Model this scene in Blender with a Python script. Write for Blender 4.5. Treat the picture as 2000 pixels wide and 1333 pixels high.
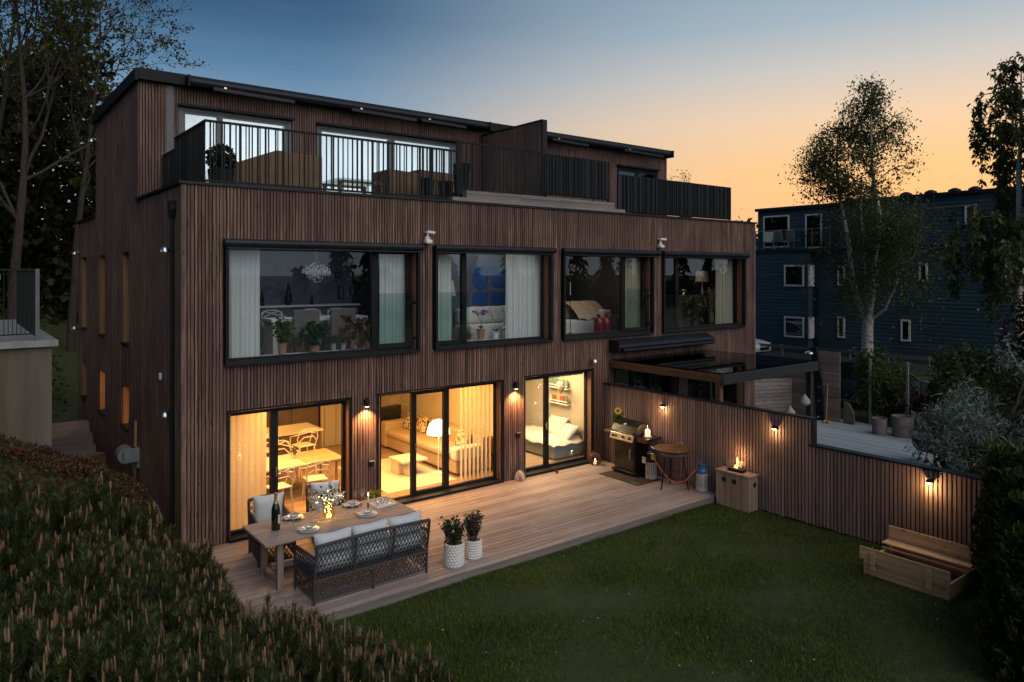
import bpy, math, random
import numpy as np
from mathutils import Vector, Matrix
R=math.radians
random.seed(7); rng=np.random.default_rng(7)
scene=bpy.context.scene
for o in list(bpy.data.objects): bpy.data.objects.remove(o)
COL=scene.collection
def lin(r,g,b):
    f=lambda c:(c/255/12.92) if c/255<=.04045 else ((c/255+.055)/1.055)**2.4
    return (f(r),f(g),f(b),1)
# ---------------------------------------------------------------- camera
cam_d=bpy.data.cameras.new('camera'); cam=bpy.data.objects.new('camera',cam_d); COL.objects.link(cam)
cam.location=(-3.034,-12.816,4.63); cam.rotation_euler=(R(90),0,R(-37.81))
cam_d.sensor_width=36; cam_d.lens=25.49; cam_d.shift_y=-.0668; cam_d.clip_end=2000
scene.camera=cam
# ---------------------------------------------------------------- sky
SUN_AZ=R(16)
w=bpy.data.worlds.new('World'); scene.world=w; w.use_nodes=True
nt=w.node_tree; nt.nodes.clear()
def N(t,tp,**k):
    n=t.nodes.new(tp)
    for a,b in k.items(): setattr(n,a,b)
    return n
def math_n(t,op,a,b=None,clamp=False):
    n=N(t,'ShaderNodeMath',operation=op,use_clamp=clamp)
    for i,x in enumerate((a,b)):
        if x is None: continue
        if isinstance(x,(int,float)): n.inputs[i].default_value=x
        else: t.links.new(x,n.inputs[i])
    return n.outputs[0]
def ramp_n(t,fac,stops,interp='LINEAR'):
    n=N(t,'ShaderNodeValToRGB'); n.color_ramp.interpolation=interp
    e=n.color_ramp.elements
    while len(e)<len(stops): e.new(.5)
    for i,(p,c) in enumerate(stops): e[i].position=p; e[i].color=c
    t.links.new(fac,n.inputs[0]); return n.outputs[0]
def mix_n(t,fac,a,b,bt='MIX'):
    n=N(t,'ShaderNodeMix',data_type='RGBA',blend_type=bt)
    for s,x in ((n.inputs[0],fac),(n.inputs[6],a),(n.inputs[7],b)):
        if isinstance(x,(int,float,tuple)): s.default_value=x
        else: t.links.new(x,s)
    return n.outputs[2]
tc=N(nt,'ShaderNodeTexCoord'); sx=N(nt,'ShaderNodeSeparateXYZ'); nt.links.new(tc.outputs['Generated'],sx.inputs[0])
el=math_n(nt,'ARCSINE',sx.outputs[2])
elf=math_n(nt,'MULTIPLY',el,2/math.pi,True)            # 0 horizon .. 1 zenith
hl=math_n(nt,'SQRT',math_n(nt,'MAXIMUM',math_n(nt,'SUBTRACT',1,math_n(nt,'MULTIPLY',sx.outputs[2],sx.outputs[2])),1e-4))
dt=math_n(nt,'DIVIDE',math_n(nt,'ADD',math_n(nt,'MULTIPLY',sx.outputs[0],math.cos(SUN_AZ)),math_n(nt,'MULTIPLY',sx.outputs[1],math.sin(SUN_AZ))),hl)
mr=N(nt,'ShaderNodeMapRange',interpolation_type='SMOOTHSTEP'); nt.links.new(dt,mr.inputs[0])
mr.inputs[1].default_value=.60; mr.inputs[2].default_value=1.02
warm=ramp_n(nt,elf,[(0,lin(232,152,118)),(.05,lin(230,170,112)),(.085,lin(222,176,120)),(.125,lin(210,181,150)),(.16,lin(180,175,168)),(.2,lin(142,158,168)),(.3,lin(92,124,152)),(.5,lin(56,86,116))])
cool=ramp_n(nt,elf,[(0,lin(156,166,174)),(.1,lin(124,150,170)),(.166,lin(78,112,141)),(.21,lin(46,80,111)),(.3,lin(28,58,90)),(.6,lin(28,56,86)),(1,lin(34,62,92))])
sky_col=mix_n(nt,mr.outputs[0],cool,warm)
# faint streaky cloud
mp=N(nt,'ShaderNodeMapping'); mp.inputs['Scale'].default_value=(2,2,14); nt.links.new(tc.outputs['Generated'],mp.inputs[0])
nz=N(nt,'ShaderNodeTexNoise'); nz.inputs['Scale'].default_value=2.2; nz.inputs['Detail'].default_value=5; nt.links.new(mp.outputs[0],nz.inputs[0])
cl=ramp_n(nt,nz.outputs[0],[(.46,(0,0,0,1)),(.80,(.03,.03,.03,1))])
sky_col=mix_n(nt,cl,sky_col,lin(214,178,158))
nish=N(nt,'ShaderNodeTexSky',sky_type='NISHITA'); nish.sun_disc=False; nish.sun_elevation=R(1.2); nish.sun_rotation=R(90)-SUN_AZ
bg1=N(nt,'ShaderNodeBackground'); nt.links.new(sky_col,bg1.inputs[0]); bg1.inputs[1].default_value=1.14
bg2=N(nt,'ShaderNodeBackground'); nt.links.new(nish.outputs[0],bg2.inputs[0]); bg2.inputs[1].default_value=.006
ad=N(nt,'ShaderNodeAddShader'); nt.links.new(bg1.outputs[0],ad.inputs[0]); nt.links.new(bg2.outputs[0],ad.inputs[1])
wo=N(nt,'ShaderNodeOutputWorld'); nt.links.new(ad.outputs[0],wo.inputs[0])
w.cycles.sampling_method='MANUAL'; w.cycles.sample_map_resolution=256
# the soft last daylight from the open sky behind the viewer
sd=bpy.data.lights.new('evening_light','SUN'); sd.energy=1.5; sd.angle=R(70); sd.color=(1,.93,.88)
so=bpy.data.objects.new('evening_light',sd); COL.objects.link(so)
so.rotation_euler=Vector((-.04,1,-.85)).to_track_quat('-Z','Y').to_euler()
so.location=(-6,-20,20)
vs=scene.view_settings; vs.view_transform='Standard'; vs.look='None'; vs.exposure=.30; vs.gamma=1
scene.render.engine='CYCLES'
cy=scene.cycles; cy.max_bounces=6; cy.diffuse_bounces=2; cy.glossy_bounces=2; cy.transmission_bounces=2; cy.transparent_max_bounces=10; cy.sample_clamp_indirect=3; cy.caustics_reflective=False; cy.caustics_refractive=False

# ---------------------------------------------------------------- mesh helpers
class MB:
    def __init__(s): s.V=[];s.F=[]
    def add(s,V,F):
        b=len(s.V); s.V+=[tuple(v) for v in V]; s.F+=[tuple(i+b for i in f) for f in F]; return s
    def box(s,x0,x1,y0,y1,z0,z1):
        return s.add([(x0,y0,z0),(x1,y0,z0),(x1,y1,z0),(x0,y1,z0),(x0,y0,z1),(x1,y0,z1),(x1,y1,z1),(x0,y1,z1)],
          [(3,2,1,0),(4,5,6,7),(0,1,5,4),(1,2,6,5),(2,3,7,6),(3,0,4,7)])
    def bar(s,p,q,w,t,up=(0,0,1)):
        p=Vector(p);q=Vector(q);d=(q-p).normalized();u=Vector(up)
        a=d.cross(u)
        if a.length<1e-4: a=d.cross(Vector((1,0,0)))
        a.normalize(); b=a.cross(d)
        a*=w/2;b*=t/2
        V=[p-a-b,p+a-b,p+a+b,p-a+b,q-a-b,q+a-b,q+a+b,q-a+b]
        return s.add(V,[(3,2,1,0),(4,5,6,7),(0,1,5,4),(1,2,6,5),(2,3,7,6),(3,0,4,7)])
    def tube(s,pts,rad,n=8,caps=True,closed=False):
        pts=[Vector(p) for p in pts]; k=len(pts)
        if not hasattr(rad,'__len__'): rad=[rad]*k
        V=[];F=[];prev=None
        for i,p in enumerate(pts):
            if closed: d=pts[(i+1)%k]-pts[i-1]
            else: d=pts[min(i+1,k-1)]-pts[max(i-1,0)]
            if d.length<1e-9: d=Vector((0,0,1))
            d.normalize()
            if prev is None:
                a=d.orthogonal().normalized()
            else:
                a=prev-d*prev.dot(d)
                if a.length<1e-6: a=d.orthogonal()
                a.normalize()
            prev=a; b=d.cross(a)
            for j in range(n):
                t=2*math.pi*j/n; V.append(p+(a*math.cos(t)+b*math.sin(t))*rad[i])
        m=k if closed else k-1
        for i in range(m):
            for j in range(n):
                i2=(i+1)%k
                F.append((i*n+j,i*n+(j+1)%n,i2*n+(j+1)%n,i2*n+j))
        if caps and not closed:
            F.append(tuple(range(n-1,-1,-1))); F.append(tuple((k-1)*n+j for j in range(n)))
        return s.add(V,F)
    def lathe(s,prof,c=(0,0,0),n=16,cap=True,sx=1,sy=1):
        V=[];F=[];k=len(prof)
        for r,z in prof:
            for j in range(n):
                t=2*math.pi*j/n; V.append((c[0]+r*math.cos(t)*sx,c[1]+r*math.sin(t)*sy,c[2]+z))
        for i in range(k-1):
            for j in range(n): F.append((i*n+j,i*n+(j+1)%n,(i+1)*n+(j+1)%n,(i+1)*n+j))
        if cap: F.append(tuple(range(n-1,-1,-1))); F.append(tuple((k-1)*n+j for j in range(n)))
        return s.add(V,F)
    def prism(s,poly,ext):
        n=len(poly);e=Vector(ext);V=[Vector(p) for p in poly]+[Vector(p)+e for p in poly]
        return s.add(V,[tuple(range(n-1,-1,-1)),tuple(range(n,2*n))]+[(i,(i+1)%n,n+(i+1)%n,n+i) for i in range(n)])
    def pillow(s,c,sx,sy,sz,rot=None,n=8):
        V=[];F=[]
        M=rot or Matrix.Identity(3)
        for sgn in (1,-1):
            b=len(V)
            for i in range(n+1):
                for j in range(n+1):
                    x=2*i/n-1;y=2*j/n-1
                    h=((1-x**4)*(1-y**4))**.45
                    pin=1-.07*(1-abs(y))*(abs(x)**3)-.0*abs(x)
                    piny=1-.07*(1-abs(x))*(abs(y)**3)
                    V.append(Vector(c)+M@Vector((x*sx*pin,y*sy*piny,sgn*sz*max(h,.06))))
            for i in range(n):
                for j in range(n):
                    f=(b+i*(n+1)+j,b+(i+1)*(n+1)+j,b+(i+1)*(n+1)+j+1,b+i*(n+1)+j+1)
                    F.append(f if sgn>0 else f[::-1])
        m=(n+1)*(n+1)
        for i in range(n):
            F.append((i*(n+1),m+i*(n+1),m+(i+1)*(n+1),(i+1)*(n+1)))
            F.append((n*(n+1)+i,n*(n+1)+i+1,m+n*(n+1)+i+1,m+n*(n+1)+i)) if False else None
        F=[f for f in F if f]
        for i in range(n):
            F.append(((i+1)*(n+1)+n,m+(i+1)*(n+1)+n,m+i*(n+1)+n,i*(n+1)+n))
            F.append((i+1,m+i+1,m+i,i)); F.append((n*(n+1)+i,m+n*(n+1)+i,m+n*(n+1)+i+1,n*(n+1)+i+1))
        return s.add(V,F)
    def build(s,name,mat,parent=None,world=False,smooth=False,bev=0,kind=None):
        me=bpy.data.meshes.new(name)
        V=np.array(s.V,dtype=float).reshape(-1,3)
        if world and parent is not None: V=V-np.array(root_loc(parent))
        me.from_pydata(V.tolist(),[],s.F); me.update()
        if smooth:
            me.polygons.foreach_set('use_smooth',[True]*len(me.polygons))
            if smooth!='all':
                try: me.set_sharp_from_angle(angle=R(40))
                except Exception: pass
        return link(name,me,mat,parent,bev,kind)
def root_loc(p):
    v=Vector((0,0,0))
    while p is not None: v=v+p.location; p=p.parent
    return v
def link(name,me,mat,parent=None,bev=0,kind=None):
    if mat is not None and len(me.materials)==0: me.materials.append(mat)
    o=bpy.data.objects.new(name,me); COL.objects.link(o); o.parent=parent
    if bev:
        m=o.modifiers.new('bevel','BEVEL'); m.width=bev; m.segments=2; m.limit_method='ANGLE'
    if kind: o['kind']=kind
    return o
def npmesh(name,V,F,mat,parent=None,kind=None,smooth=False):
    """V (n,3), F (m,k) numpy with k corners each."""
    me=bpy.data.meshes.new(name); V=np.asarray(V,dtype=np.float32); F=np.asarray(F,dtype=np.int32)
    if parent is not None: V=V-np.array(root_loc(parent),dtype=np.float32)
    m,k=F.shape
    me.vertices.add(len(V)); me.vertices.foreach_set('co',V.ravel())
    me.loops.add(m*k); me.loops.foreach_set('vertex_index',F.ravel())
    me.polygons.add(m); me.polygons.foreach_set('loop_start',np.arange(0,m*k,k,dtype=np.int32))
    me.update(calc_edges=True); me.validate()
    if smooth: me.polygons.foreach_set('use_smooth',[True]*m)
    return link(name,me,mat,parent,0,kind)
def tag(o,label=None,cat=None,group=None,kind=None):
    if label: o['label']=label
    if cat: o['category']=cat
    if group: o['group']=group
    if kind: o['kind']=kind
    return o
def thing(name,label,cat,loc=(0,0,0),rz=0,group=None):
    o=bpy.data.objects.new(name,None); COL.objects.link(o); o.location=loc; o.rotation_euler=(0,0,rz); o.empty_display_size=.1
    return tag(o,label,cat,group)
def dup(o,loc,rz=None,label=None,group=None):
    kids={}
    for c in bpy.data.objects:
        if c.parent: kids.setdefault(c.parent.name,[]).append(c)
    def rec(src,par):
        c=src.copy(); COL.objects.link(c); c.parent=par
        for k in kids.get(src.name,[]): rec(k,c)
        return c
    r=rec(o,None); r.location=loc
    if rz is not None: r.rotation_euler=(0,0,rz)
    if label: r['label']=label
    if group: r['group']=group
    return r
def lamp(name,kind,loc,energy,color,size=.1,parent=None,spot=None,rot=None):
    d=bpy.data.lights.new(name,kind); d.energy=energy; d.color=color
    if kind=='AREA': d.shape='RECTANGLE'; d.size=size[0]; d.size_y=size[1]
    else: d.shadow_soft_size=size
    if spot: d.spot_size=spot; d.spot_blend=1.0
    o=bpy.data.objects.new(name,d); COL.objects.link(o)
    if parent: o.parent=parent; loc=Vector(loc)-root_loc(parent)
    o.location=loc
    if rot: o.rotation_euler=rot
    return o
# ---------------------------------------------------------------- materials
MATS={}
def newmat(name):
    m=bpy.data.materials.new(name); m.use_nodes=True; t=m.node_tree
    b=t.nodes['Principled BSDF']; MATS[name]=m; return m,t,b
def pm(name,c1,c2=None,scale=6,stretch=(1,1,1),rough=.6,bump=0,metal=0,bscale=None,emit=None,spec=.5,objrand=0,detail=6,c3=None,coord='pos',trans=0,lo=.35,hi=.65):
    m,t,b=newmat(name); c2=c2 or c1
    if coord=='pos': g=N(t,'ShaderNodeNewGeometry'); out=g.outputs['Position']
    else: g=N(t,'ShaderNodeTexCoord'); out=g.outputs['Object']
    mp=N(t,'ShaderNodeMapping'); mp.inputs['Scale'].default_value=stretch; t.links.new(out,mp.inputs[0])
    nz=N(t,'ShaderNodeTexNoise'); nz.inputs['Scale'].default_value=scale; nz.inputs['Detail'].default_value=detail; t.links.new(mp.outputs[0],nz.inputs[0])
    c=ramp_n(t,nz.outputs[0],[(lo,c1),(hi,c2)])
    if c3:
        n2=N(t,'ShaderNodeTexNoise'); n2.inputs['Scale'].default_value=scale*.13; n2.inputs['Detail'].default_value=4; t.links.new(mp.outputs[0] if max(stretch)<8 else out,n2.inputs[0])
        f=ramp_n(t,n2.outputs[0],[(.42,(0,0,0,1)),(.66,(1,1,1,1))]); c=mix_n(t,f,c,c3)
    if objrand:
        oi=N(t,'ShaderNodeObjectInfo'); v=math_n(t,'ADD',math_n(t,'MULTIPLY',oi.outputs['Random'],2*objrand),1-objrand)
        hs=N(t,'ShaderNodeHueSaturation'); t.links.new(v,hs.inputs['Value']); t.links.new(c,hs.inputs['Color']); c=hs.outputs[0]
    t.links.new(c,b.inputs['Base Color'])
    b.inputs['Roughness'].default_value=rough; b.inputs['Metallic'].default_value=metal
    b.inputs['Specular IOR Level'].default_value=spec
    if trans: b.inputs['Transmission Weight'].default_value=trans
    if bump:
        bp=N(t,'ShaderNodeBump'); bp.inputs['Strength'].default_value=bump; bp.inputs['Distance'].default_value=.01
        if bscale:
            nb=N(t,'ShaderNodeTexNoise'); nb.inputs['Scale'].default_value=bscale; nb.inputs['Detail'].default_value=4; t.links.new(mp.outputs[0],nb.inputs[0]); t.links.new(nb.outputs[0],bp.inputs['Height'])
        else: t.links.new(nz.outputs[0],bp.inputs['Height'])
        t.links.new(bp.outputs[0],b.inputs['Normal'])
    if emit: b.inputs['Emission Color'].default_value=emit[0]; b.inputs['Emission Strength'].default_value=emit[1]
    return m
def wood(name,c1,c2,axis='z',rough=.7,objrand=.18,knots=True,c3=None,across=38,along=1.6,bump=.35):
    m,t,b=newmat(name)
    g=N(t,'ShaderNodeNewGeometry'); mp=N(t,'ShaderNodeMapping'); t.links.new(g.outputs['Position'],mp.inputs[0])
    s=[across]*3; s['xyz'.index(axis)]=along; mp.inputs['Scale'].default_value=s
    nz=N(t,'ShaderNodeTexNoise'); nz.inputs['Scale'].default_value=1; nz.inputs['Detail'].default_value=7; nz.inputs['Distortion'].default_value=.4; t.links.new(mp.outputs[0],nz.inputs[0])
    c=ramp_n(t,nz.outputs[0],[(.3,c1),(.7,c2)])
    n2=N(t,'ShaderNodeTexNoise'); n2.inputs['Scale'].default_value=.9; n2.inputs['Detail'].default_value=5; t.links.new(g.outputs['Position'],n2.inputs[0])
    if c3: c=mix_n(t,ramp_n(t,n2.outputs[0],[(.42,(0,0,0,1)),(.68,(1,1,1,1))]),c,c3)
    # each board its own shade: coarse noise across the boards only
    mp3=N(t,'ShaderNodeMapping'); t.links.new(g.outputs['Position'],mp3.inputs[0]); s3=[13.7]*3; s3['xyz'.index(axis)]=.12; mp3.inputs['Scale'].default_value=s3
    n3=N(t,'ShaderNodeTexNoise'); n3.inputs['Scale'].default_value=1; n3.inputs['Detail'].default_value=1; t.links.new(mp3.outputs[0],n3.inputs[0])
    v=math_n(t,'ADD',math_n(t,'MULTIPLY',n3.outputs[0],.9),.55)
    if objrand:
        oi=N(t,'ShaderNodeObjectInfo'); v=math_n(t,'MULTIPLY',v,math_n(t,'ADD',math_n(t,'MULTIPLY',oi.outputs['Random'],2*objrand),1-objrand))
    hs=N(t,'ShaderNodeHueSaturation'); t.links.new(v,hs.inputs['Value']); t.links.new(c,hs.inputs['Color']); c=hs.outputs[0]
    if knots:
        vo=N(t,'ShaderNodeTexVoronoi'); vo.inputs['Scale'].default_value=1; mpk=N(t,'ShaderNodeMapping'); t.links.new(g.outputs['Position'],mpk.inputs[0])
        sk=[9]*3; sk['xyz'.index(axis)]=2.6; mpk.inputs['Scale'].default_value=sk; t.links.new(mpk.outputs[0],vo.inputs[0])
        k=ramp_n(t,vo.outputs['Distance'],[(.07,(.35,.3,.28,1)),(.14,(1,1,1,1))]); c=mix_n(t,1.0,c,k,'MULTIPLY')
    t.links.new(c,b.inputs['Base Color']); b.inputs['Roughness'].default_value=rough; b.inputs['Specular IOR Level'].default_value=.3
    bp=N(t,'ShaderNodeBump'); bp.inputs['Strength'].default_value=bump; bp.inputs['Distance'].default_value=.004; t.links.new(nz.outputs[0],bp.inputs['Height']); t.links.new(bp.outputs[0],b.inputs['Normal'])
    return m
def glass(name,tint=(1,1,1,1),rough=0,ior=1.45,extra=0):
    m=bpy.data.materials.new(name); m.use_nodes=True; t=m.node_tree; t.nodes.clear()
    fr=N(t,'ShaderNodeFresnel'); fr.inputs[0].default_value=ior
    # thin pane: same Fresnel from both faces
    g=N(t,'ShaderNodeNewGeometry'); lw=N(t,'ShaderNodeLayerWeight'); lw.inputs[0].default_value=.5
    f=math_n(t,'ADD',math_n(t,'MULTIPLY',math_n(t,'POWER',lw.outputs['Facing'],4),.75),.045+extra,True)
    tr=N(t,'ShaderNodeBsdfTransparent'); tr.inputs[0].default_value=tint
    gl=N(t,'ShaderNodeBsdfGlossy'); gl.inputs['Roughness'].default_value=rough; gl.inputs[0].default_value=(1,1,1,1)
    mx=N(t,'ShaderNodeMixShader'); t.links.new(f,mx.inputs[0]); t.links.new(tr.outputs[0],mx.inputs[1]); t.links.new(gl.outputs[0],mx.inputs[2])
    o=N(t,'ShaderNodeOutputMaterial'); t.links.new(mx.outputs[0],o.inputs[0]); t.nodes.remove(fr); t.nodes.remove(g)
    return m
def leafmat(name,c1,c2,rough=.55,trans=.35,scale=3):
    m=bpy.data.materials.new(name); m.use_nodes=True; t=m.node_tree; t.nodes.clear()
    g=N(t,'ShaderNodeNewGeometry'); nz=N(t,'ShaderNodeTexNoise'); nz.inputs['Scale'].default_value=scale; nz.inputs['Detail'].default_value=3; t.links.new(g.outputs['Position'],nz.inputs[0])
    wn=N(t,'ShaderNodeTexWhiteNoise',noise_dimensions='1D'); t.links.new(g.outputs['Random Per Island'],wn.inputs['W'])
    f=math_n(t,'ADD',math_n(t,'MULTIPLY',nz.outputs[0],.6),math_n(t,'MULTIPLY',wn.outputs[0],.5))
    c=ramp_n(t,f,[(.3,c1),(.75,c2)])
    d=N(t,'ShaderNodeBsdfPrincipled'); t.links.new(c,d.inputs['Base Color']); d.inputs['Roughness'].default_value=rough; d.inputs['Specular IOR Level'].default_value=.25
    tl=N(t,'ShaderNodeBsdfTranslucent'); t.links.new(c,tl.inputs[0])
    mx=N(t,'ShaderNodeMixShader'); mx.inputs[0].default_value=trans; t.links.new(d.outputs[0],mx.inputs[1]); t.links.new(tl.outputs[0],mx.inputs[2])
    o=N(t,'ShaderNodeOutputMaterial'); t.links.new(mx.outputs[0],o.inputs[0]); return m
def sheer(name,col,trans=.45):
    m=bpy.data.materials.new(name); m.use_nodes=True; t=m.node_tree; t.nodes.clear()
    d=N(t,'ShaderNodeBsdfDiffuse'); d.inputs[0].default_value=col; tl=N(t,'ShaderNodeBsdfTranslucent'); tl.inputs[0].default_value=col
    mx=N(t,'ShaderNodeMixShader'); mx.inputs[0].default_value=trans; t.links.new(d.outputs[0],mx.inputs[1]); t.links.new(tl.outputs[0],mx.inputs[2])
    o=N(t,'ShaderNodeOutputMaterial'); t.links.new(mx.outputs[0],o.inputs[0]); return m
def glow(name,col,s):
    m=bpy.data.materials.new(name); m.use_nodes=True; b=m.node_tree.nodes['Principled BSDF']
    b.inputs['Base Color'].default_value=col; b.inputs['Emission Color'].default_value=col; b.inputs['Emission Strength'].default_value=s; return m
M={}
M['clad']=wood('facade_cladding_wood',(.046,.026,.020,1),(.268,.164,.118,1),'z',c3=(.112,.060,.052,1),objrand=.0)
M['clad_i']=wood('facade_slat_wood',(.046,.026,.020,1),(.268,.164,.118,1),'z',c3=(.112,.060,.052,1),objrand=.28)
M['membrane']=pm('black_wind_membrane',(.006,.005,.006,1),rough=.9)
M['fence']=wood('fence_slat_wood',(.19,.13,.113,1),(.34,.24,.21,1),'z',objrand=.16,c3=(.22,.155,.14,1),knots=False)
M['reveal']=wood('reveal_wood',(.17,.075,.045,1),(.26,.13,.08,1),'z',objrand=0)
M['pine']=wood('pine_reveal_wood',(.20,.11,.05,1),(.28,.165,.08,1),'z',objrand=0)
M['deck']=wood('deck_board_wood',(.15,.108,.092,1),(.45,.355,.31,1),'x',objrand=.16,c3=(.33,.285,.265,1),knots=False,across=70,along=1.2)
M['deck_g']=wood('grey_board_wood',(.15,.13,.12,1),(.26,.225,.205,1),'x',objrand=.2,knots=False,across=60)
M['deck_y']=wood('patio_board_wood',(.20,.235,.25,1),(.36,.40,.42,1),'y',objrand=.15,knots=False,across=60)
M['screen']=wood('screen_board_wood',(.15,.105,.088,1),(.28,.205,.17,1),'y',objrand=.22,knots=True,across=50)
M['black']=pm('black_metal',(.006,.0065,.008,1),(.011,.012,.014,1),scale=8,rough=.6,spec=.25)
M['anthr']=pm('anthracite_metal',(.009,.011,.015,1),(.014,.016,.021,1),scale=4,rough=.45,spec=.3)
M['greyframe']=pm('grey_window_frame',(.09,.10,.10,1),(.11,.12,.12,1),rough=.5)
M['white']=pm('white_paint',(.72,.72,.70,1),(.78,.78,.76,1),scale=3,rough=.5)
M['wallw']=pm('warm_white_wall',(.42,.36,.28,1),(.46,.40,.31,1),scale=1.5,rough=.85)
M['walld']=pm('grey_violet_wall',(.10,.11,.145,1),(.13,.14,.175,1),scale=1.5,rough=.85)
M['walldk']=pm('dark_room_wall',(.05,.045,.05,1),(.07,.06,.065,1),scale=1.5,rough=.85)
M['ofloor']=wood('oak_parquet',(.20,.13,.08,1),(.30,.20,.125,1),'x',objrand=0,knots=False,across=12,along=.8)
M['ceil']=pm('ceiling_paint',(.4,.36,.3,1),rough=.9)
M['pane']=glass('window_glass',(.93,.96,.97,1))
M['pane_dark']=glass('tinted_window_glass',(.55,.62,.66,1),extra=.03)
M['rail_glass']=glass('balustrade_glass',(.84,.92,.91,1),extra=.02)
M['clear']=glass('drinking_glass',(.92,.93,.93,1),extra=.10)
M['curtain']=sheer('white_curtain_cloth',(.88,.88,.83,1),.3)
M['curtain_b']=sheer('beige_curtain_cloth',(.55,.50,.36,1),.25)
M['blind']=sheer('vertical_blind_cloth',(.62,.54,.42,1),.5)
M['steel']=pm('brushed_steel',(.55,.55,.55,1),(.65,.65,.65,1),scale=20,rough=.28,metal=1)
M['fabric_d']=pm('black_screen_fabric',(.016,.017,.022,1),(.026,.027,.034,1),scale=30,rough=.9)
# ================================================================ THE HOUSE
HX=16.25
house=thing('modern_house','long dark timber clad three storey house with flat roof and lit ground floor','house',(8.1,6,0))
def hb(name,mat,*boxes,parent=None,bev=0):
    m=MB()
    for b in boxes: m.box(*b)
    return m.build(name,mat,parent or house,True,bev=bev)
UW=[(.70,4.48,3.05,5.17),(4.88,8.03,3.05,5.17),(8.41,11.55,3.05,5.17),(11.96,15.60,3.05,5.17)]
DW=[(.74,3.03,.0,2.25),(3.59,6.64,.0,2.26),(7.27,9.42,.0,2.28),(10.2,12.6,.0,2.25),(13.0,15.6,.0,2.25)]
OPEN=UW+DW
def wall_cells(x0,x1,z0,z1,ops):
    xs=sorted({x0,x1,*[a for o in ops for a in o[:2]]}); out=[]
    xs=[x for x in xs if x0<=x<=x1]
    for a,b in zip(xs[:-1],xs[1:]):
        c=(a+b)/2; seg=[(z0,z1)]
        for o in ops:
            if o[0]<c<o[1]:
                ns=[]
                for s,e in seg:
                    if o[2]>s: ns.append((s,min(e,o[2])))
                    if o[3]<e: ns.append((max(s,o[3]),e))
                seg=[q for q in ns if q[1]-q[0]>1e-3]
        out+=[(a,b,s,e) for s,e in seg]
    return out
# inner leaf of the front wall, set behind the slats (slats y -.02..0)
m=MB()
for a,b,s,e in wall_cells(0.021,HX,-.1,6.08,OPEN): m.box(a,b,.012,.25,s,e)
m.build('front_wall',M['membrane'],house,True)
# side wall with narrow window openings (y ranges)
SW=[(4.45,5.30,3.07,5.09),(7.50,8.40,3.05,5.08),(10.55,11.55,3.03,5.07),(4.45,5.30,1.25,2.15),(7.50,8.40,1.10,2.14),(10.55,11.55,1.05,2.13)]
m=MB()
for a,b,s,e in wall_cells(.26,12.28,-.4,6.08,SW): m.box(.021,.25,a,b,s,e)
m.box(.021,.25,3.52,8.9,6.09,8.55)
m.build('side_wall',M['membrane'],house,True)
hb('rear_wall',M['membrane'],(.26,HX,12.0,12.28,-.4,6.08),(.26,HX+.1,8.65,8.9,6.09,8.55))
hb('end_wall',M['membrane'],(HX-.25,HX-.021,.26,11.99,-.4,6.08),(HX-.2,HX+.02,3.52,8.6,6.09,8.55))
# ---- slats, front: collect segments, largest 300 become their own boards
PITCH=.058; SWD=.041
def slat_mesh(name):
    mb=MB().box(-.5,.5,-.5,.5,0,1); me=bpy.data.meshes.new(name); me.from_pydata(mb.V,[],mb.F); me.update(); return me
SLAT=slat_mesh('facade_slat'); SLAT.materials.append(M['clad_i'])
segs=[]
n=int(HX/PITCH)
for i in range(n):
    x=.05+i*(HX-.1)/(n-1); s0=[(-.06,6.10)]
    for o in OPEN:
        if o[0]-.03<x<o[1]+.03:
            ns=[]
            for s,e in s0:
                if o[2]>s: ns.append((s,min(e,o[2]-.005)))
                if o[3]<e: ns.append((max(s,o[3]+.005),e))
            s0=[q for q in ns if q[1]-q[0]>.02]
    for s,e in s0:
        d=(x+3.03)*.613+12.8*.79
        segs.append(((e-s)/d/d*1.0,x,s,e))
segs.sort(reverse=True)
cladp=MB()
for k,(q,x,s,e) in enumerate(segs):
    w=SWD*random.uniform(.92,1.06); dpt=random.uniform(.020,.026)
    if k<296:
        o=bpy.data.objects.new('slat',SLAT); COL.objects.link(o); o.parent=house
        o.scale=(w,dpt,e-s); o.location=Vector((x,.010-dpt/2,s))-house.location
    else: cladp.box(x-w/2,x+w/2,.010-dpt,.010,s,e)
cladp.build('facade_slats',M['clad'],house,True,kind='stuff')
# ---- slats, side wall and upper storey
m=MB()
for i in range(int(12.2/PITCH)):
    y=.06+i*PITCH; top=8.56 if 3.5<y<8.9 else 6.08; s0=[(-.3,top)]
    for o in SW:
        if o[0]-.03<y<o[1]+.03:
            ns=[]
            for s,e in s0:
                if o[2]>s: ns.append((s,min(e,o[2])))
                if o[3]<e: ns.append((max(s,o[3]),e))
            s0=ns
    dp=random.uniform(.018,.024); w=SWD*random.uniform(.95,1.08)
    for s,e in s0: m.box(.018-dp,.018,y-w/2,y+w/2,s,e)
m.box(-.012,.03,-.014,.03,-.1,6.09)
m.build('side_slats',M['clad'],house,True,kind='stuff')
TW=[(.78,3.20,6.22,8.13),(3.82,7.83,6.22,8.12),(13.9,15.85,6.22,8.05)]
m=MB()
for a,b,s,e in wall_cells(.021,HX+.1,6.09,8.55,TW): m.box(a,b,3.53,3.75,s,e)
m.build('upper_wall',M['membrane'],house,True)
m=MB(); n2=int((HX+.1)/PITCH)
for i in range(n2):
    x=.05+i*PITCH; s0=[(6.12,8.56)]
    if .52<x<.68: continue
    for o in TW:
        if o[0]-.03<x<o[1]+.03: s0=[(o[3]+.05,8.56)]
    dp=random.uniform(.020,.026); w=SWD*random.uniform(.92,1.06)
    for s,e in s0: m.box(x-w/2,x+w/2,3.527-dp,3.527,s,e)
m.build('upper_slats',M['clad'],house,True,kind='stuff')
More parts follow.
